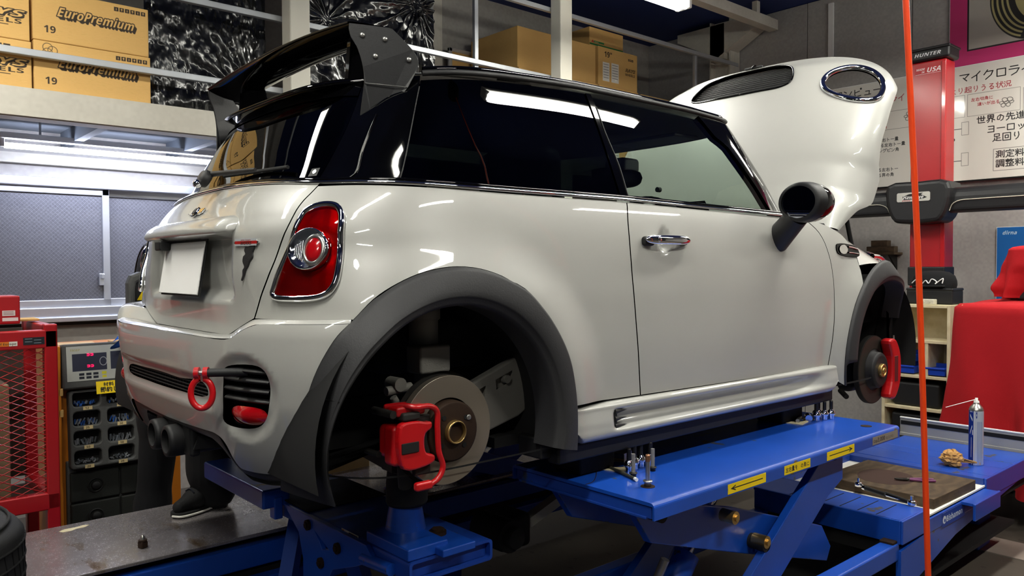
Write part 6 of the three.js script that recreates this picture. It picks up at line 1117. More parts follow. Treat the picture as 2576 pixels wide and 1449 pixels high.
{
  const b = thing('work_bench', 'bench hidden under the large red cloth', 'bench', [4.3, 0, 1.18]);
  mesh('top', rbox(.8, .04, 1.1, .01, 0, 1.245, 0), M.wood, b);
  for (const [x, z] of [[-.36, -.5], [.36, -.5], [-.36, .5], [.36, .5]]) mesh('leg', rbox(.05, 1.225, .05, .005, x, .6125, z), M.ironDark, b);
  const c = thing('covered_crate', 'crate hidden under the small red cloth', 'crate', [4.33, 1.287, 1.15]); mesh('body', rbox(.36, .31, .62, .02, 0, .155, 0), M.plasticDark, c);
  const s = thing('wall_bracket', 'small dark bracket shelf on the grey wall behind the front arch', 'shelf', [5.50, 1.60, -.53]); mesh('board', rbox(.17, .02, .26, .004, 0, 0, 0), M.woodDark, s); mesh('support', [extrude([[.08, -.01], [-.07, -.01], [.08, -.14]], .016).translate(0, 0, .08), extrude([[.08, -.01], [-.07, -.01], [.08, -.14]], .016).translate(0, 0, -.08)], M.ironDark, s);
  for (const [y, w, dz, l] of [[1.6105, .22, 0, 'brown wooden offcut lying on the wall bracket'], [1.6605, .13, -.01, 'brown wooden offcut on top of the other one']]) { const k = thing('wood_offcut', l, 'wood block', [5.49, y, -.53 + dz], .1); mesh('block', rbox(.1, .05, w, .004, 0, .025, 0), M.woodDark, k); }
}
// orange air hose hanging between camera and car
{
  const h = thing('air_hose', 'orange air hose hanging straight down in front of the car', 'hose', [0, 0, 0]);
  mesh('hose', tube([[.80, 3.5, 1.5], [.955, 2.25, 1.5], [1.062, 1.465, 1.5], [1.145, .62, 1.5], [1.175, .30, 1.5], [1.24, .03, 1.53]], .0082, 120, 12), M.orange, h);
  mesh('reel', [cylZ(.16, .16, .09, .78, 3.62, 1.5, 28), rbox(.06, .3, .12, .01, .78, 3.74, 1.5)], M.ironDark, h);
}
// ---------- things behind the car on the left ----------
// wheel balancer: orange body, grey console, weight tray, drawers, guard
{
  const o = thing('wheel_balancer', 'orange wheel balancer with grey console, weight tray and dark drawers', 'balancer', [0, 0, 0]);
  const X0 = -.385, X1 = .10, xc = (X0 + X1) / 2, ZF = -1.80;
  mesh('body', [rbox(X1 - X0 + .06, 1.12, .42, .02, xc + .01, .56, ZF - .24), rbox(.03, 1.14, .10, .008, X0 - .012, .57, ZF - .02), rbox(.05, .6, .06, .008, X1 + .03, .5, ZF - .0)], M.orangePaint, o);
  const tilt = -.10;
  const con = mesh('console', rbox(.47, .215, .07, .012, 0, 0, 0), M.panelGrey, o); con.position.set(xc, 1.035, ZF); con.rotation.x = tilt;
  const ct = canvasTex(512, 200, (g, w, h) => {
    g.fillStyle = '#b9bcb6'; g.fillRect(0, 0, w, h); g.fillStyle = '#35384a'; g.fillRect(28, 44, 176, 100); g.fillRect(224, 40, 262, 104);
    g.strokeStyle = '#a8abb2'; g.lineWidth = 4; g.beginPath(); g.ellipse(186, 94, 18, 24, 0, 0, 7); g.stroke();
    for (const [x, y] of [[60, 156], [96, 156], [132, 156], [60, 176], [96, 176], [132, 176]]) { g.fillStyle = '#2c2f3a'; g.fillRect(x, y, 26, 14); }
    g.fillStyle = '#d8cf3a'; g.fillRect(176, 154, 24, 16); g.fillRect(178, 176, 22, 14); g.fillStyle = '#2d9a4a'; g.fillRect(442, 152, 26, 16); g.fillStyle = '#c23434'; g.fillRect(444, 172, 24, 16);
    latin(g, 'FASEP', 20, 28, 18, { color: '#a09246', style: 'normal' }); latin(g, 'Wheel balancer', 380, 26, 12, { color: '#2a2a2a', style: 'normal' });
  });
  sheet('control_panel', .435, .165, ct, con, [0, .012, .0358], [0, 0, 0], .4);
  const led = std(0x300008, .4, 0, { emissive: 0xff1040, emissiveIntensity: 1.2 });
  for (const y of [.048, -.006]) for (const k of [0, 1]) part(mesh('led_digit', [box(.010, .004, .001, -.125 + k * .016, y + .008, .0366), box(.010, .004, .001, -.125 + k * .016, y, .0366), box(.004, .008, .001, -.120 + k * .016, y + .004, .0366)], led, con), 'lit red digit');
  for (const x of [.035, .125]) mesh('knob', lathe([[0, .02], [.013, .019], [.016, .012], [.018, 0]], 18).rotateX(Math.PI / 2).translate(x, .022, .036), std(0x6d2b2b, .5), con);
  sheet('notice', .205, .06, canvasTex(256, 76, (g, w, h) => { g.fillStyle = '#f4d313'; g.fillRect(0, 0, w, h); kana(g, '材料・品など', 40, 6, 28, { weight: .12 }); kana(g, '節約しましょう', 22, 36, 32, { weight: .14 }); }), con, [.005, -.11, .045], [-.1, 0, 0], .5);
  // tray with 4 x 3 pockets
  const tr = new THREE.Group(); tr.name = 'weight_tray'; o.add(tr); tr.position.set(xc + .012, .735, ZF + .015); tr.rotation.x = tilt * .6;
  const tw = .445, th = .37, cw = tw / 3, ch = th / 4, sh = new THREE.Shape(rrect(tw, th, .015).map(p => new THREE.Vector2(...p)));
  const holes = []; for (let r = 0; r < 4; r++) for (let c = 0; c < 3; c++) holes.push(rrect(cw * .80, ch * .74, .018, 4, (c - 1) * cw, (1.5 - r) * ch + .004));
  mesh('tray_face', extrude(sh, .06, { bevel: .006, holes }), M.panelGrey, tr);
  mesh('tray_back', box(tw - .01, th - .01, .01, 0, 0, -.035), M.plasticDark, tr);
  const num = ['12', '15', '20', '25', '30', '35', '50', '10', '15', '20', '25', '30'];
  const wm = [std(0x9aa3ad, .35, .7), std(0x2f62b8, .4, .3), std(0x777c80, .4, .7), std(0xc8ccd0, .3, .8)];
  for (let r = 0; r < 4; r++) for (let c = 0; c < 3; c++) {
    const px = (c - 1) * cw, py = (1.5 - r) * ch, gs = [[], [], []];
    for (let k = 0; k < 26; k++) { const g = rbox(.006, r === 1 || r === 2 ? .026 : .014, .005, .001).rotateZ(r === 3 ? rnd() * 3 : (rnd() - .5) * .9).translate(px + (rnd() - .5) * cw * .62, py - ch * .26 + rnd() * .016, -.018 + rnd() * .03); gs[k % 3].push(g); }
    const pal = c === 0 && r === 0 ? [1, 1, 0] : r < 2 ? [0, 1, 3] : [2, 0, 3];
    gs.forEach((g, i) => { const m = mesh('wheel_weights', g, wm[pal[i]], tr); m.userData.kind = 'stuff'; });
    sheet('pocket_label', .04, .017, canvasTex(64, 28, (g, w, h) => { g.fillStyle = '#cdb98a'; g.fillRect(0, 0, w, h); latin(g, num[r * 3 + c], 14, 23, 24, { color: '#2a241a' }); }), tr, [px + .004, py - ch * .42, .0305], [0, 0, 0], .8);
  }
  // drawers
  for (let r = 0; r < 3; r++) for (let c = 0; c < 2; c++) {
    const x = xc + .012 + (c - .5) * .222, y = .455 - r * .15, dr = mesh('drawer', rbox(.215, .142, .03, .008, x, y, ZF + .0), std(0x1c1f1c, .7, 0, { bumpMap: grain, bumpScale: .0008 }), o);
    mesh('drawer_knob', [lathe([[0, .018], [.016, .017], [.02, .010], [.021, .0]], 18).rotateX(Math.PI / 2).translate(x, y, ZF + .016), new THREE.TorusGeometry(.032, .004, 8, 24).translate(x, y, ZF + .017)], M.plasticDark, dr);
  }
  mesh('drawer_frame', [rbox(.46, .5, .03, .006, xc + .012, .33, ZF - .02)], M.panelGrey, o);
  for (const y of [.92, .82]) mesh('hinge_tab', rbox(.02, .035, .02, .003, X0 + .0, y, ZF + .02), M.card, o);
  // guard with warning sign
  const arc = [[-.10, 1.12], [-.10, 1.43], [-.085, 1.468], [-.045, 1.485], [.12, 1.49], [.12, 1.45], [-.03, 1.45], [-.06, 1.43], [-.065, 1.40], [-.065, 1.12]];
  mesh('guard_frame', extrude(arc, .06, { bevel: .012 }).translate(0, 0, ZF + .06), M.panelGrey, o);
  mesh('guard_panel', box(.2, .33, .02, .035, 1.285, ZF + .055), M.plasticDark, o);
  const tri = mesh('warning_sign', extrude([[-.032, -.026], [.032, -.026], [0, .03]], .002), M.yellow, o); tri.position.set(-.022, 1.372, ZF + .068);
  part(mesh('warning_mark', [rbox(.005, .022, .001, .0005, -.022, 1.374, ZF + .0698), rbox(.005, .005, .001, .0005, -.022, 1.355, ZF + .0698)], M.black, o), 'black exclamation mark');
  mesh('shaft', cylX(.02, .02, .3, .16, 1.36, ZF - .08, 16), M.steel, o);
}
function tyre(label, pos, rot, R, w) {
  const o = thing('car_tyre', label, 'tyre', pos, 0, 'loose tyres'); o.rotation.set(...rot);
  const h = w / 2, r0 = R * .62;
  mesh('carcass', lathe([[r0, -h * .8], [r0 + .02, -h * .95], [R * .86, -h], [R * .96, -h * .86], [R, -h * .7], [R, h * .7], [R * .96, h * .86], [R * .86, h], [r0 + .02, h * .95], [r0, h * .8], [r0 - .005, 0], [r0, -h * .8]], 56), M.rubber, o);
  for (const y of [-.45, -.15, .15, .45]) mesh('tread_groove', new THREE.TorusGeometry(R + .0005, .0035, 6, 64).rotateX(Math.PI / 2).translate(0, y * w * .62, 0), M.black, o);
  const bl = []; for (let k = 0; k < 60; k++) { const a = k / 60 * 2 * Math.PI; bl.push(box(.003, w * .62, .003).rotateX(.25).translate(R, 0, 0).rotateY(a)); } const sp = mesh('tread_sipes', bl, M.black, o); sp.userData.kind = 'stuff';
  mesh('rim_bead', new THREE.TorusGeometry(R * .9, .004, 6, 56).rotateX(Math.PI / 2).translate(0, h + .0, 0), M.rubber, o);
  return o;
}
tyre('worn tyre mounted on the balancer behind its guard', [.16, 1.36, -1.93], [0, 0, Math.PI / 2], .30, .20);
const pile = [['bottom', 0], ['second', 1], ['third', 2], ['topmost', 3]];
for (const [w, k] of pile) tyre(`worn tyre lying flat beside the bare deck, ${w === 'topmost' || w === 'bottom' ? w : w + ' from the bottom'} of its pile`, [-1.16 + (k % 2) * .01, .11 + k * .2205, .06 - (k % 2) * .01], [0, k * .7, 0], .315, .22);
// small stuff on top of the balancer
{
  const put = (n, l, c, g, m, p, t = 0, grp) => { const o = thing(n, l, c, p, t, grp); mesh('body', g, m, o); return o; };
  put('wood_strip', 'pale wooden strip on the balancer top', 'wood strip', rbox(.17, .02, .05, .003, 0, .01, 0), M.wood, [-.05, 1.12, -1.93], .05, 'wood on the balancer');
  put('wood_strip', 'tan wooden board on the balancer top near the red cabinet', 'wood strip', rbox(.2, .015, .12, .003, 0, .0075, 0), M.wood, [-.30, 1.12, -1.95], -.1, 'wood on the balancer');
  put('white_slip', 'white paper slip in front of the wooden strip', 'paper', rbox(.12, .006, .04, .001, 0, .003, 0), M.paperWhite, [-.06, 1.12, -1.875], .08);
  const rag = mesh('blue_rag', gridSurf((a, b) => { const x = -.16 + .26 * a, d = b; return [x + .03 * Math.sin(b * 5), 1.135 + .14 * sstep(0, .5, a) * (1 - .5 * d) + .02 * Math.sin(a * 9 + b * 6), -1.80 + .12 * d + .015 * Math.sin(a * 12)]; }, 30, 14, true), std(0x1a5cc0, .85)); tag(rag, 'bright blue rag hanging over the balancer edge', 'rag');
}
// red mesh cabinet
{
  const o = thing('mesh_cabinet', 'red steel cabinet with an expanded-metal door beside the balancer', 'cabinet', [0, 0, 0]);
  const X1 = -.49, X0 = -1.15, Z = -1.30, H = 1.275, d = .45, t = .048;
  mesh('frame', [rbox(t, H, .05, .006, X1 - t / 2, H / 2, Z), rbox(t, H, .05, .006, X0 + t / 2, H / 2, Z), rbox(X1 - X0, .075, .05, .006, (X0 + X1) / 2, H - .06, Z), rbox(X1 - X0, .07, .05, .006, (X0 + X1) / 2, .545, Z), rbox(t, H, .05, .006, X1 - t / 2, H / 2, Z - d), rbox(t, H, .05, .006, X0 + t / 2, H / 2, Z - d), rbox(t, .05, d, .006, X1 - t / 2, H - .03, Z - d / 2), rbox(t, .05, d, .006, X0 + t / 2, H - .03, Z - d / 2), rbox(t, .05, d, .006, X1 - t / 2, .545, Z - d / 2)], M.redSteel, o);
  mesh('back_sheet', [box(X1 - X0 - .02, H - .6, .008, (X0 + X1) / 2, .9, Z - d), box(X1 - X0, .012, d, (X0 + X1) / 2, .52, Z - d / 2)], std(0x4c4038, .8), o);
  const wires = [], x0 = X0 + t, x1 = X1 - t, y0 = .58, y1 = H - .10, pit = .030;
  for (let k = -30; k < 40; k++) for (const s of [1, -1]) {            // slanted strands of the expanded metal
    const yA = y0 + k * pit, sl = .46 * s; let xa = x0, xb = x1, ya = yA, yb = yA + sl * (x1 - x0);
    if (s < 0) { ya = yA + .46 * (x1 - x0); yb = yA; }
    const cut = (y) => xa + (y - ya) / (yb - ya) * (xb - xa);
    let p = [xa, ya], q = [xb, yb]; if (Math.max(ya, yb) < y0 || Math.min(ya, yb) > y1) continue;
    if (p[1] < y0) p = [cut(y0), y0]; if (p[1] > y1) p = [cut(y1), y1]; if (q[1] < y0) q = [cut(y0), y0]; if (q[1] > y1) q = [cut(y1), y1];
    if (Math.hypot(p[0] - q[0], p[1] - q[1]) < .01) continue;
    wires.push(rod([p[0], p[1], Z + .01], [q[0], q[1], Z + .01], .0017, 4));
  }
  const em = mesh('expanded_metal', wires, M.redSteel, o); em.userData.kind = 'stuff';
  sheet('maker_label', .075, .03, canvasTex(128, 52, (g, w, h) => { g.fillStyle = '#1a222a'; g.fillRect(0, 0, w, h); g.fillStyle = '#8f9aa4'; for (let k = 0; k < 4; k++) g.fillRect(10 + (k % 2) * 54, 8 + k * 10, 44, 4); }), o, [-.575, H - .065, Z + .0258]);
  sheet('name_label', .105, .018, canvasTex(192, 34, (g, w, h) => { g.fillStyle = '#e9e4da'; g.fillRect(0, 0, w, h); g.fillStyle = '#e07a1a'; g.fillRect(48, 0, 92, h); latin(g, 'Matt of Europe', 6, 26, 24, { color: '#4a3b2a', width: 180 }); }), o, [-.685, H - .072, Z + .0258]);
  const bx = thing('red_box', 'small red metal box with white labels on the mesh cabinet', 'box', [-.71, H + .003, Z - .12]); mesh('body', rbox(.2, .115, .16, .006, 0, .0575, 0), M.redSteel, bx); sheet('label', .045, .022, canvasTex(64, 32, (g, w, h) => { g.fillStyle = '#d9cfcb'; g.fillRect(0, 0, w, h); g.fillStyle = '#8a6a66'; for (let k = 0; k < 3; k++) g.fillRect(6, 6 + k * 8, 50, 3); }), bx, [.06, .045, .0804]); sheet('label', .055, .014, canvasTex(64, 16, (g, w, h) => { g.fillStyle = '#e6dedb'; g.fillRect(0, 0, w, h); }), bx, [.065, .02, .0804]);
  const inside = thing('brown_carton', 'plain brown carton inside the mesh cabinet', 'box', [-.86, .53, Z - .24]); mesh('carton', rbox(.42, .5, .34, .006, 0, .25, 0), std(0x8a7458, .85), inside); mesh('tape', box(.05, .502, .342, 0, .25, 0), std(0xa58e6a, .6), inside);
  const top = thing('brown_sheet', 'folded brown cardboard lying on the mesh cabinet', 'cardboard', [-.62, H + .002, Z - .28]); mesh('sheet', [rbox(.22, .01, .12, .003, 0, .005, 0)], M.card, top);
}
// spray can builder
function sprayCan(label, pos, r, h, art, straw) {
  const o = thing('spray_can', label, 'spray can', pos, 0, 'spray cans');
  const body = mesh('can_body', lathe([[0, .003], [r * .86, .001], [r * .95, 0], [r, .006], [r, h - .02], [r * .98, h - .012]], 32), std(0xffffff, .3, .35, { map: art }), o);
  mesh('dome', lathe([[r * .98, h - .013], [r * 1.0, h - .008], [r * .86, h + .004], [r * .5, h + .018], [r * .42, h + .022], [r * .40, h + .026]], 28), M.steel, o);
  mesh('nozzle', lathe([[r * .40, h + .024], [r * .36, h + .036], [r * .2, h + .038], [r * .2, h + .05], [0, h + .051]], 20), M.white, o);
  if (straw) mesh('straw', rod([-.004, h + .044, 0], straw, .0018, 8), M.white, o);
  return o;
}
sprayCan('blue and silver parts-cleaner spray can with a long straw standing on the runway table', [3.12, .5, .975], .033, .285, canvasTex(512, 512, (g, w, h) => {
  g.fillStyle = '#c9d2e4'; g.fillRect(0, 0, w, h); for (const x of [0, 256]) { g.fillStyle = '#14359a'; g.fillRect(x + 20, 0, 104, h); g.fillStyle = '#e9eef8'; g.fillRect(x + 126, 0, 8, h); g.fillStyle = '#6f86c4'; for (let k = 0; k < 5; k++) g.fillRect(x + 166 + k * 14, 120, 5, 300); g.fillStyle = '#c6d23c'; g.fillRect(x + 160, 430, 40, 34);
    g.save(); g.translate(x + 96, 20); g.rotate(Math.PI / 2); latin(g, 'HG', 0, 24, 56, { color: '#e9eef8', style: 'bold' }); kana(g, 'パーツクリーナー', 84, -24, 44, { color: '#e9eef8', weight: .12 }); g.restore(); g.save(); g.translate(x + 150, 26); g.rotate(Math.PI / 2); latin(g, 'Miyaco', 0, 0, 26, { color: '#14359a' }); g.restore(); }
}), [-.12, .289, -.10]);
sprayCan('silver and blue spray can beside the balancer drawers', [-.045, 0, -1.62], .033, .40, canvasTex(256, 256, (g, w, h) => { g.fillStyle = '#b9bec8'; g.fillRect(0, 0, w, h); g.fillStyle = '#2a4aa0'; g.fillRect(150, 0, 90, h); g.fillStyle = '#c23a30'; g.fillRect(90, 60, 40, 30); }), null);
// ---------- small things on the lift ----------
// wheel bolts standing on their heads
{
  const o = thing('wheel_bolt', 'dark wheel bolt standing on the jack platform beside the cardboard ring', 'bolt', [.659, PLAT, .806], 0, 'wheel bolts by the near sill');
  mesh('head', lathe([[0, 0], [.0105, 0], [.0115, .003], [.0115, .018], [.0155, .020], [.0165, .026], [.0125, .036], [.0075, .040]], 24), M.chrome, o); mesh('shank', [cyl(.0072, .0072, .038, 0, .056, 0, 14), lathe([[.0072, .075], [.006, .078], [0, .0785]], 14)], M.boltDark, o);
  for (const [x, z] of [[.703, .790], [.742, .784], [.776, .795]]) dup(o, [x, PLAT, z], x * 40);
  const f = dup(o, [1.862, PLAT, .79], 1, 'wheel bolt standing at the front end of the jack platform'); f.userData.group = 'wheel bolts by the front arch';
  for (const [x, z] of [[1.885, .775], [1.908, .80], [1.945, .81], [1.925, .765]]) { const g = dup(o, [x, PLAT, z], x * 9, 'wheel bolt standing at the front end of the jack platform'); g.userData.group = 'wheel bolts by the front arch'; }
  const long = thing('long_bolt', 'long bright bolt standing on the rusty plug of the jack platform', 'bolt', [.585, PLAT + .002, .94]);
  mesh('head', lathe([[0, 0], [.0105, 0], [.0105, .011], [.0135, .012], [.0135, .0165], [.0065, .017]], 18), M.steel, long); mesh('shank', [cyl(.0068, .0068, .066, 0, .05, 0, 14)], M.steel, long); mesh('tip', lathe([[.0074, .072], [.0074, .088], [.006, .092], [0, .0925]], 14), std(0xa5785a, .4, .8), long);
  for (const [x, z, l] of [[.637, .842, 'short bare bolt standing in front of the dark wheel bolts'], [.735, .838, 'short brown bolt standing behind the long bright bolt']]) { const b = thing('flange_bolt', l, 'bolt', [x, PLAT, z], 0); mesh('head', lathe([[0, 0], [.009, 0], [.009, .009], [.0125, .010], [.0125, .013], [.006, .014]], 16), M.boltDark, b); mesh('shank', cyl(.0062, .0062, .056, 0, .042, 0, 12), M.castAlu, b); }
  const sock = thing('socket', 'bright socket lying among the wheel bolts at the front end', 'socket', [1.84, PLAT + .014, .765], .6); mesh('body', [cylX(.014, .014, .05, 0, 0, 0, 18), cylX(.0105, .0105, .004, .026, 0, 0, 12)], M.chrome, sock);
  const ad = thing('extension_bar', 'short bright extension bar lying by the front wheel bolts', 'tool', [1.80, PLAT + .009, .745], .4); mesh('bar', cylX(.008, .008, .09, 0, 0, 0, 14), M.steel, ad); mesh('grip', cylX(.0092, .0092, .035, -.02, 0, 0, 14), M.plasticDark, ad);
  // cardboard rings
  const ring = (l, x, z, t) => { const c = thing('cardboard_ring', l, 'cardboard', [x, PLAT, z], t); mesh('card', extrude(rrect(.15, .12, .008), .003, { holes: [circlePts(.005, 0, .042, 24)] }).rotateX(-Math.PI / 2).translate(0, .0016, 0), M.pale, c); mesh('stain', extrude(circlePts(.005, 0, .045, 24), .0008, { holes: [circlePts(.005, 0, .041, 24)] }).rotateX(-Math.PI / 2).translate(0, .0034, 0), M.rust, c); };
  ring('pale card with a round brown hole on the platform by the dark wheel bolts', .70, .71, .3); ring('pale card with a round hole on the platform at the front end', 1.80, .72, .2);
  const br = thing('metal_bracket', 'folded grey metal bracket under the sill by the rubber block', 'bracket', [.735, PLAT, .655], .25); mesh('plate', [rbox(.09, .03, .003, .001, 0, .045, 0), rbox(.075, .003, .07, .001, .01, .034, .034), rbox(.07, .03, .003, .001, .01, .02, .068), rbox(.003, .04, .03, .001, -.045, .02, .015)], M.steel, br); mesh('rivet', cylZ(.004, .004, .005, -.03, .05, .002, 10), M.white, br);
  const hz = thing('bent_tube', 'bent dark tube with a bright end lying on the platform', 'tube', [0, 0, 0]); mesh('tube', tube([[.665, PLAT + .03, .62], [.67, PLAT + .012, .66], [.655, PLAT + .006, .72], [.63, PLAT + .006, .80], [.604, PLAT + .006, .878]], .0052, 50, 10), std(0x4a4a40, .5, .4), hz); mesh('end_cap', rod([.6045, PLAT + .006, .875], [.600, PLAT + .006, .886], .0056, 10), M.white, hz);
}
// runway table
{
  const b = thing('wooden_board', 'thick oil-stained brown board lying in the turn-plate recess', 'board', [2.525, DECK - .03, .842], -.02);
  mesh('board', rbox(.46, .045, .50, .004, 0, .0225, 0), M.woodDark, b);
  mesh('stain', extrude(smooth([[-.12, -.1], [0, -.14], [.12, -.06], [.1, .08], [-.04, .1], [-.14, .02]], 4, true), .0004).rotateX(-Math.PI / 2).translate(-.02, .0452, -.06), std(0x3a241c, .8), b);
  const rt = (label, x, z, t, L) => {
    const o = thing('ratchet', label, 'ratchet', [x, DECK, z], t, 'ratchets on the runway table');
    mesh('head', [lathe([[0, .024], [.013, .024], [.017, .02], [.017, .006], [.012, .003], [0, .003]], 22), cyl(.0075, .0075, .02, 0, .032, 0, 6)], M.chrome, o); mesh('shaft', rod([.012, .013, 0], [L * .62, .011, 0], .0058, 12), M.chrome, o); mesh('grip', rod([L * .55, .0115, 0], [L, .0115, 0], .0105, 14, .009), M.plasticDark, o); mesh('end_cap', rod([L, .0115, 0], [L + .014, .0115, 0], .0095, 12), M.chrome, o);
  };
  rt('long ratchet with a black grip lying along the board', 2.285, .77, -1.95, .28); rt('short ratchet with a bright head lying next to the long one', 2.175, 1.045, 1.25, .24);
  const p = thing('pliers', 'pliers with purple handles lying on the brown board', 'pliers', [2.50, DECK + .023, .90], -.9); mesh('jaw', [extrude(smooth([[0, .008], [-.03, .009], [-.06, .002], [-.03, -.002], [0, -.003]], 3, true), .008, { bevel: .002 }).rotateX(-Math.PI / 2), extrude(smooth([[0, .003], [-.03, .002], [-.06, -.002], [-.03, -.009], [0, -.008]], 3, true), .008, { bevel: .002 }).rotateX(-Math.PI / 2)], M.boltDark, p); mesh('pivot', cyl(.007, .007, .011, 0, 0, 0, 16), M.steel, p);
  for (const s of [1, -1]) part(mesh('handle', tube([[.004, 0, s * .004], [.03, 0, s * .012], [.07, 0, s * .017], [.11, 0, s * .013]], .0058, 30, 10), std(0x6a2a5c, .5), p), 'purple dipped handle');
  // crumpled paper towel
  const N = fbm(256, 256, 5, 4, 77), N5 = noise2(256, 256, 12, 5);
  const g = gridSurf((a, c) => { const th = a * 2 * Math.PI, ph = c * Math.PI, i = ((c * 255) | 0) * 256 + ((a * 255) | 0); const fold = Math.abs(N5[i] - .5) * .5, r = .75 + N[i] * .5 - fold; return [.062 * r * Math.sin(ph) * Math.cos(th), .040 + .042 * r * Math.cos(ph), .058 * r * Math.sin(ph) * Math.sin(th)]; }, 60, 34, true);
  const tail = gridSurf((a, c) => [.03 + .012 * Math.sin(c * 9) * (1 - a), .012 + .03 * (1 - a) * Math.abs(Math.sin(c * 3.1)) + .006 * a * Math.sin(c * 12), .03 + .10 * a + .0 * c + (c - .5) * .045 * (1 - a * .8) * 1], 14, 12, true);
  for (const q of [g, tail]) { const p2 = q.attributes.position; for (let i = 0; i < p2.count; i++) if (p2.getY(i) < .001) p2.setY(i, .001); q.computeVertexNormals(); }
  const pt = thing('paper_towel', 'crumpled brown paper towel on the runway table in front of the spray can', 'paper towel', [3.005, DECK, .905], .55); mesh('crumple', [g.toNonIndexed(), tail.toNonIndexed()].map(q => { q.computeVertexNormals(); return q; }), std(0xc99a5c, .9), pt);
}
// on the far deck: a nut and a scrap of tape; carton behind the far runway
{
  const n = thing('lug_nut', 'rusty bolt standing on the bare steel deck', 'bolt', [-.368, DECK, -.585], .3); mesh('head', [rbox(.026, .024, .026, .004, 0, .012, 0), cyl(.015, .015, .006, 0, .027, 0, 16)], M.rust, n); mesh('tip', lathe([[.009, .03], [.008, .04], [.003, .046], [0, .046]], 14), M.steel, n);
  const t = thing('tape_scrap', 'torn scrap of yellowed tape stuck on the bare steel deck', 'tape', [-.50, DECK, -.985], .2); mesh('scrap', extrude([[-.05, -.014], [-.02, -.02], [.0, -.012], [.03, -.016], [.052, -.004], [.035, .012], [.01, .008], [-.03, .018], [-.055, .008]], .0008).rotateX(-Math.PI / 2).translate(0, .0005, 0), M.pale, t);
  carton('brown_carton', 'plain brown carton standing behind the far runway under the car', undefined, [.34, .62, .3], [.72, 0, -1.28], null, M.card);
}
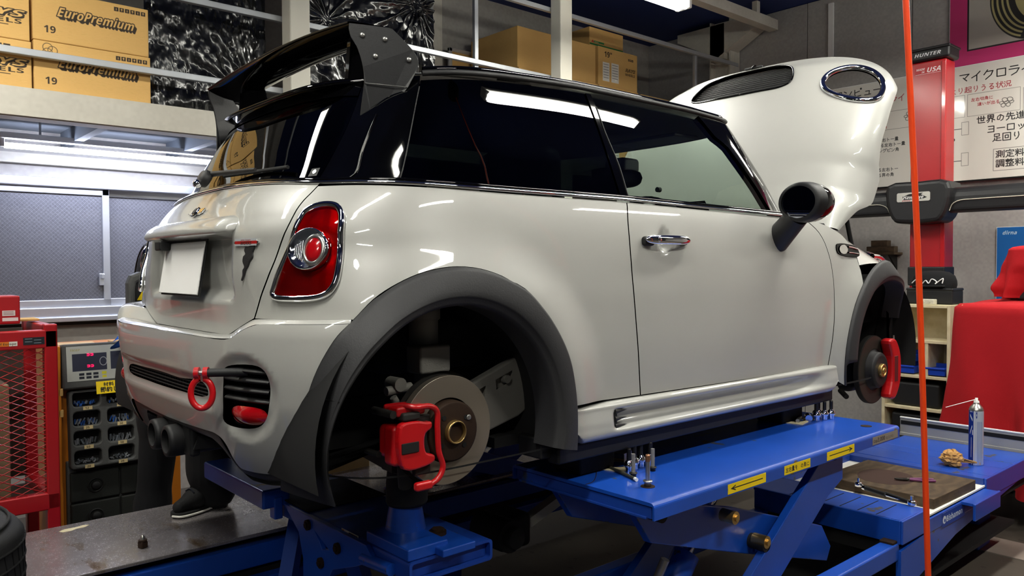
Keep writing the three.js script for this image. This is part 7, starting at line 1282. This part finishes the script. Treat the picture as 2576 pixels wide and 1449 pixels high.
// ---------- person bending down behind the car: only trousers and a shoe show below the bumper ----------
{
  const P = thing('person', 'person in dark trousers and black shoes bending down behind the car', 'person', [0, 0, 0]);
  function blob(bones, res, k) {                                        // one continuous skin round tapered bones
    let lo = [1e9, 1e9, 1e9], hi = [-1e9, -1e9, -1e9];
    for (const [a, b, ra, rb] of bones) for (const [p, r] of [[a, ra], [b, rb]]) for (let i = 0; i < 3; i++) { lo[i] = Math.min(lo[i], p[i] - r - .03); hi[i] = Math.max(hi[i], p[i] + r + .03); }
    const c = [0, 1, 2].map(i => (lo[i] + hi[i]) / 2), h = Math.max(hi[0] - lo[0], hi[1] - lo[1], hi[2] - lo[2]) / 2;
    const mc = new MarchingCubes(res, M.trouser, false, false, 200000); mc.isolation = 0;
    const n = mc.size, f = mc.field;
    for (let z = 0; z < n; z++) for (let y = 0; y < n; y++) for (let x = 0; x < n; x++) {
      const p = [c[0] + (x / (n / 2) - 1) * h, c[1] + (y / (n / 2) - 1) * h, c[2] + (z / (n / 2) - 1) * h]; let e = 0;
      let d = 1e3;
      for (const [a, b, ra, rb] of bones) {
        const ab = [b[0] - a[0], b[1] - a[1], b[2] - a[2]], ap = [p[0] - a[0], p[1] - a[1], p[2] - a[2]], t = Math.max(0, Math.min(1, (ap[0] * ab[0] + ap[1] * ab[1] + ap[2] * ab[2]) / (ab[0] ** 2 + ab[1] ** 2 + ab[2] ** 2 + 1e-9)));
        e = Math.hypot(ap[0] - ab[0] * t, ap[1] - ab[1] * t, ap[2] - ab[2] * t) - (ra + (rb - ra) * t);
        const hh = Math.max(k - Math.abs(d - e), 0) / k; d = Math.min(d, e) - hh * hh * k * .25;
      }
      f[x + y * n + z * n * n] = -d;
    }
    mc.update();
    const cnt = mc.count, g = new THREE.BufferGeometry();
    const pos = new Float32Array(cnt * 3), nor = new Float32Array(cnt * 3);
    for (let i = 0; i < cnt; i++) for (let j = 0; j < 3; j++) { pos[i * 3 + j] = mc.positionArray[i * 3 + j] * h + c[j]; nor[i * 3 + j] = mc.normalArray[i * 3 + j]; }
    g.setAttribute('position', new THREE.BufferAttribute(pos, 3)); g.setAttribute('normal', new THREE.BufferAttribute(nor, 3)); g.setAttribute('uv', new THREE.BufferAttribute(new Float32Array(cnt * 2), 2));
    const gg = mergeVertices(g.deleteAttribute('normal') && g, 1e-5); gg.computeVertexNormals(); return gg;
  }
  const A = .5;
  const skinB = [[[.50, 1.50, -1.08], [.57, 1.52, -1.08], .055, .055], [[.66, 1.55, -1.08], [.72, 1.54, -1.08], .088, .09], [[.70, 1.47, -1.08], [.72, 1.46, -1.08], .05, .04]];
  part(mesh('head', blob(skinB, 40, .05), M.skin, P), 'head bent forward');
  mesh('hair', [new THREE.SphereGeometry(.108, 20, 14, 0, Math.PI * 2, 0, Math.PI * .55).scale(1.05, 1, .95).translate(.67, 1.555, -1.08)], M.hair, P);
  mesh('jacket', blob([[[.04, 1.36, -1.08], [.24, 1.44, -1.08], .15, .15], [[.24, 1.44, -1.08], [.46, 1.49, -1.08], .155, .12], [[.43, 1.46, -.93], [.36, 1.20, -.90], .06, .05], [[.36, 1.20, -.90], [.30, 1.06, -.95], .048, .04], [[.43, 1.46, -1.24], [.36, 1.20, -1.26], .06, .05], [[.36, 1.20, -1.26], [.30, 1.06, -1.2], .048, .04]], 48, .06), M.trouser, P);
  for (const [z, s] of [[-.95, 1], [-1.2, -1]]) part(mesh('hand', blob([[[.30, 1.05, z], [.28, .99, z], .036, .038], ...[-.03, -.012, .006, .024].map((d, k) => [[.275, .975, z + d], [.25 - .01 * (k % 2), .92, z + d], .0095, .0085]), [[.285, 1.01, z + s * .03], [.25, .97, z + s * .045], .011, .0095]], 44, .012), M.skin, P), 'hand reaching down');
  const legs = [[[.04, 1.32, -1.04], [.04, 1.28, -1.10], .15, .15], [[.05, 1.25, -.99], [-.03, .96, -.92], .115, .105], [[-.03, .96, -.92], [.0, .66, -.90], .105, .092], [[.0, .66, -.90], [.01, .57, -.895], .092, .080], [[.02, 1.25, -1.17], [-.10, .85, -1.24], .115, .09], [[-.10, .85, -1.24], [-.135, .45, -1.26], .085, .068], [[-.135, .45, -1.26], [-.15, .06, -1.27], .066, .06]];
  part(mesh('trousers', blob(legs, 72, .05), M.trouser, P), 'loose dark work trousers');
  const shoe = (x, y, z, t) => {
    const g = new THREE.Group(); g.name = 'shoe'; g.position.set(x, y, z); g.rotation.y = t; P.add(g);
    mesh('sole', extrude(smooth([[-.135, 0], [-.12, .035], [-.06, .048], [.02, .04], [.10, .036], [.125, .0], [.10, -.036], [.02, -.034], [-.06, -.048], [-.12, -.035]], 4, true), .02, { bevel: .004 }).rotateX(-Math.PI / 2).translate(0, .011, 0), M.shoe, g);
    part(mesh('sole_edge', tube(smooth([[-.138, 0], [-.122, .037], [-.06, .05], [.02, .042], [.10, .038]], 5).map(([a, b]) => [a, .009, b]), .0045, 50, 7), M.paperWhite, g), 'white sole edge');
    mesh('upper', blob([[[-.105, .038, 0], [-.03, .055, 0], .026, .038], [[-.03, .055, 0], [.05, .075, 0], .040, .044], [[.05, .07, 0], [.09, .06, 0], .042, .038], [[.05, .09, 0], [.055, .13, 0], .045, .044]], 40, .03), M.shoe, g);
    const lc = []; for (let k = 0; k < 4; k++) lc.push(tube([[-.055 + k * .022, .088 + k * .010, -.026], [-.055 + k * .022, .100 + k * .010, 0], [-.055 + k * .022, .088 + k * .010, .026]], .0028, 10, 6)); mesh('laces', lc, M.denim, g);
  };
  shoe(-.05, A, -.895, .32); shoe(-.21, 0, -1.27, .25);
}
renderer.render(scene, camera);
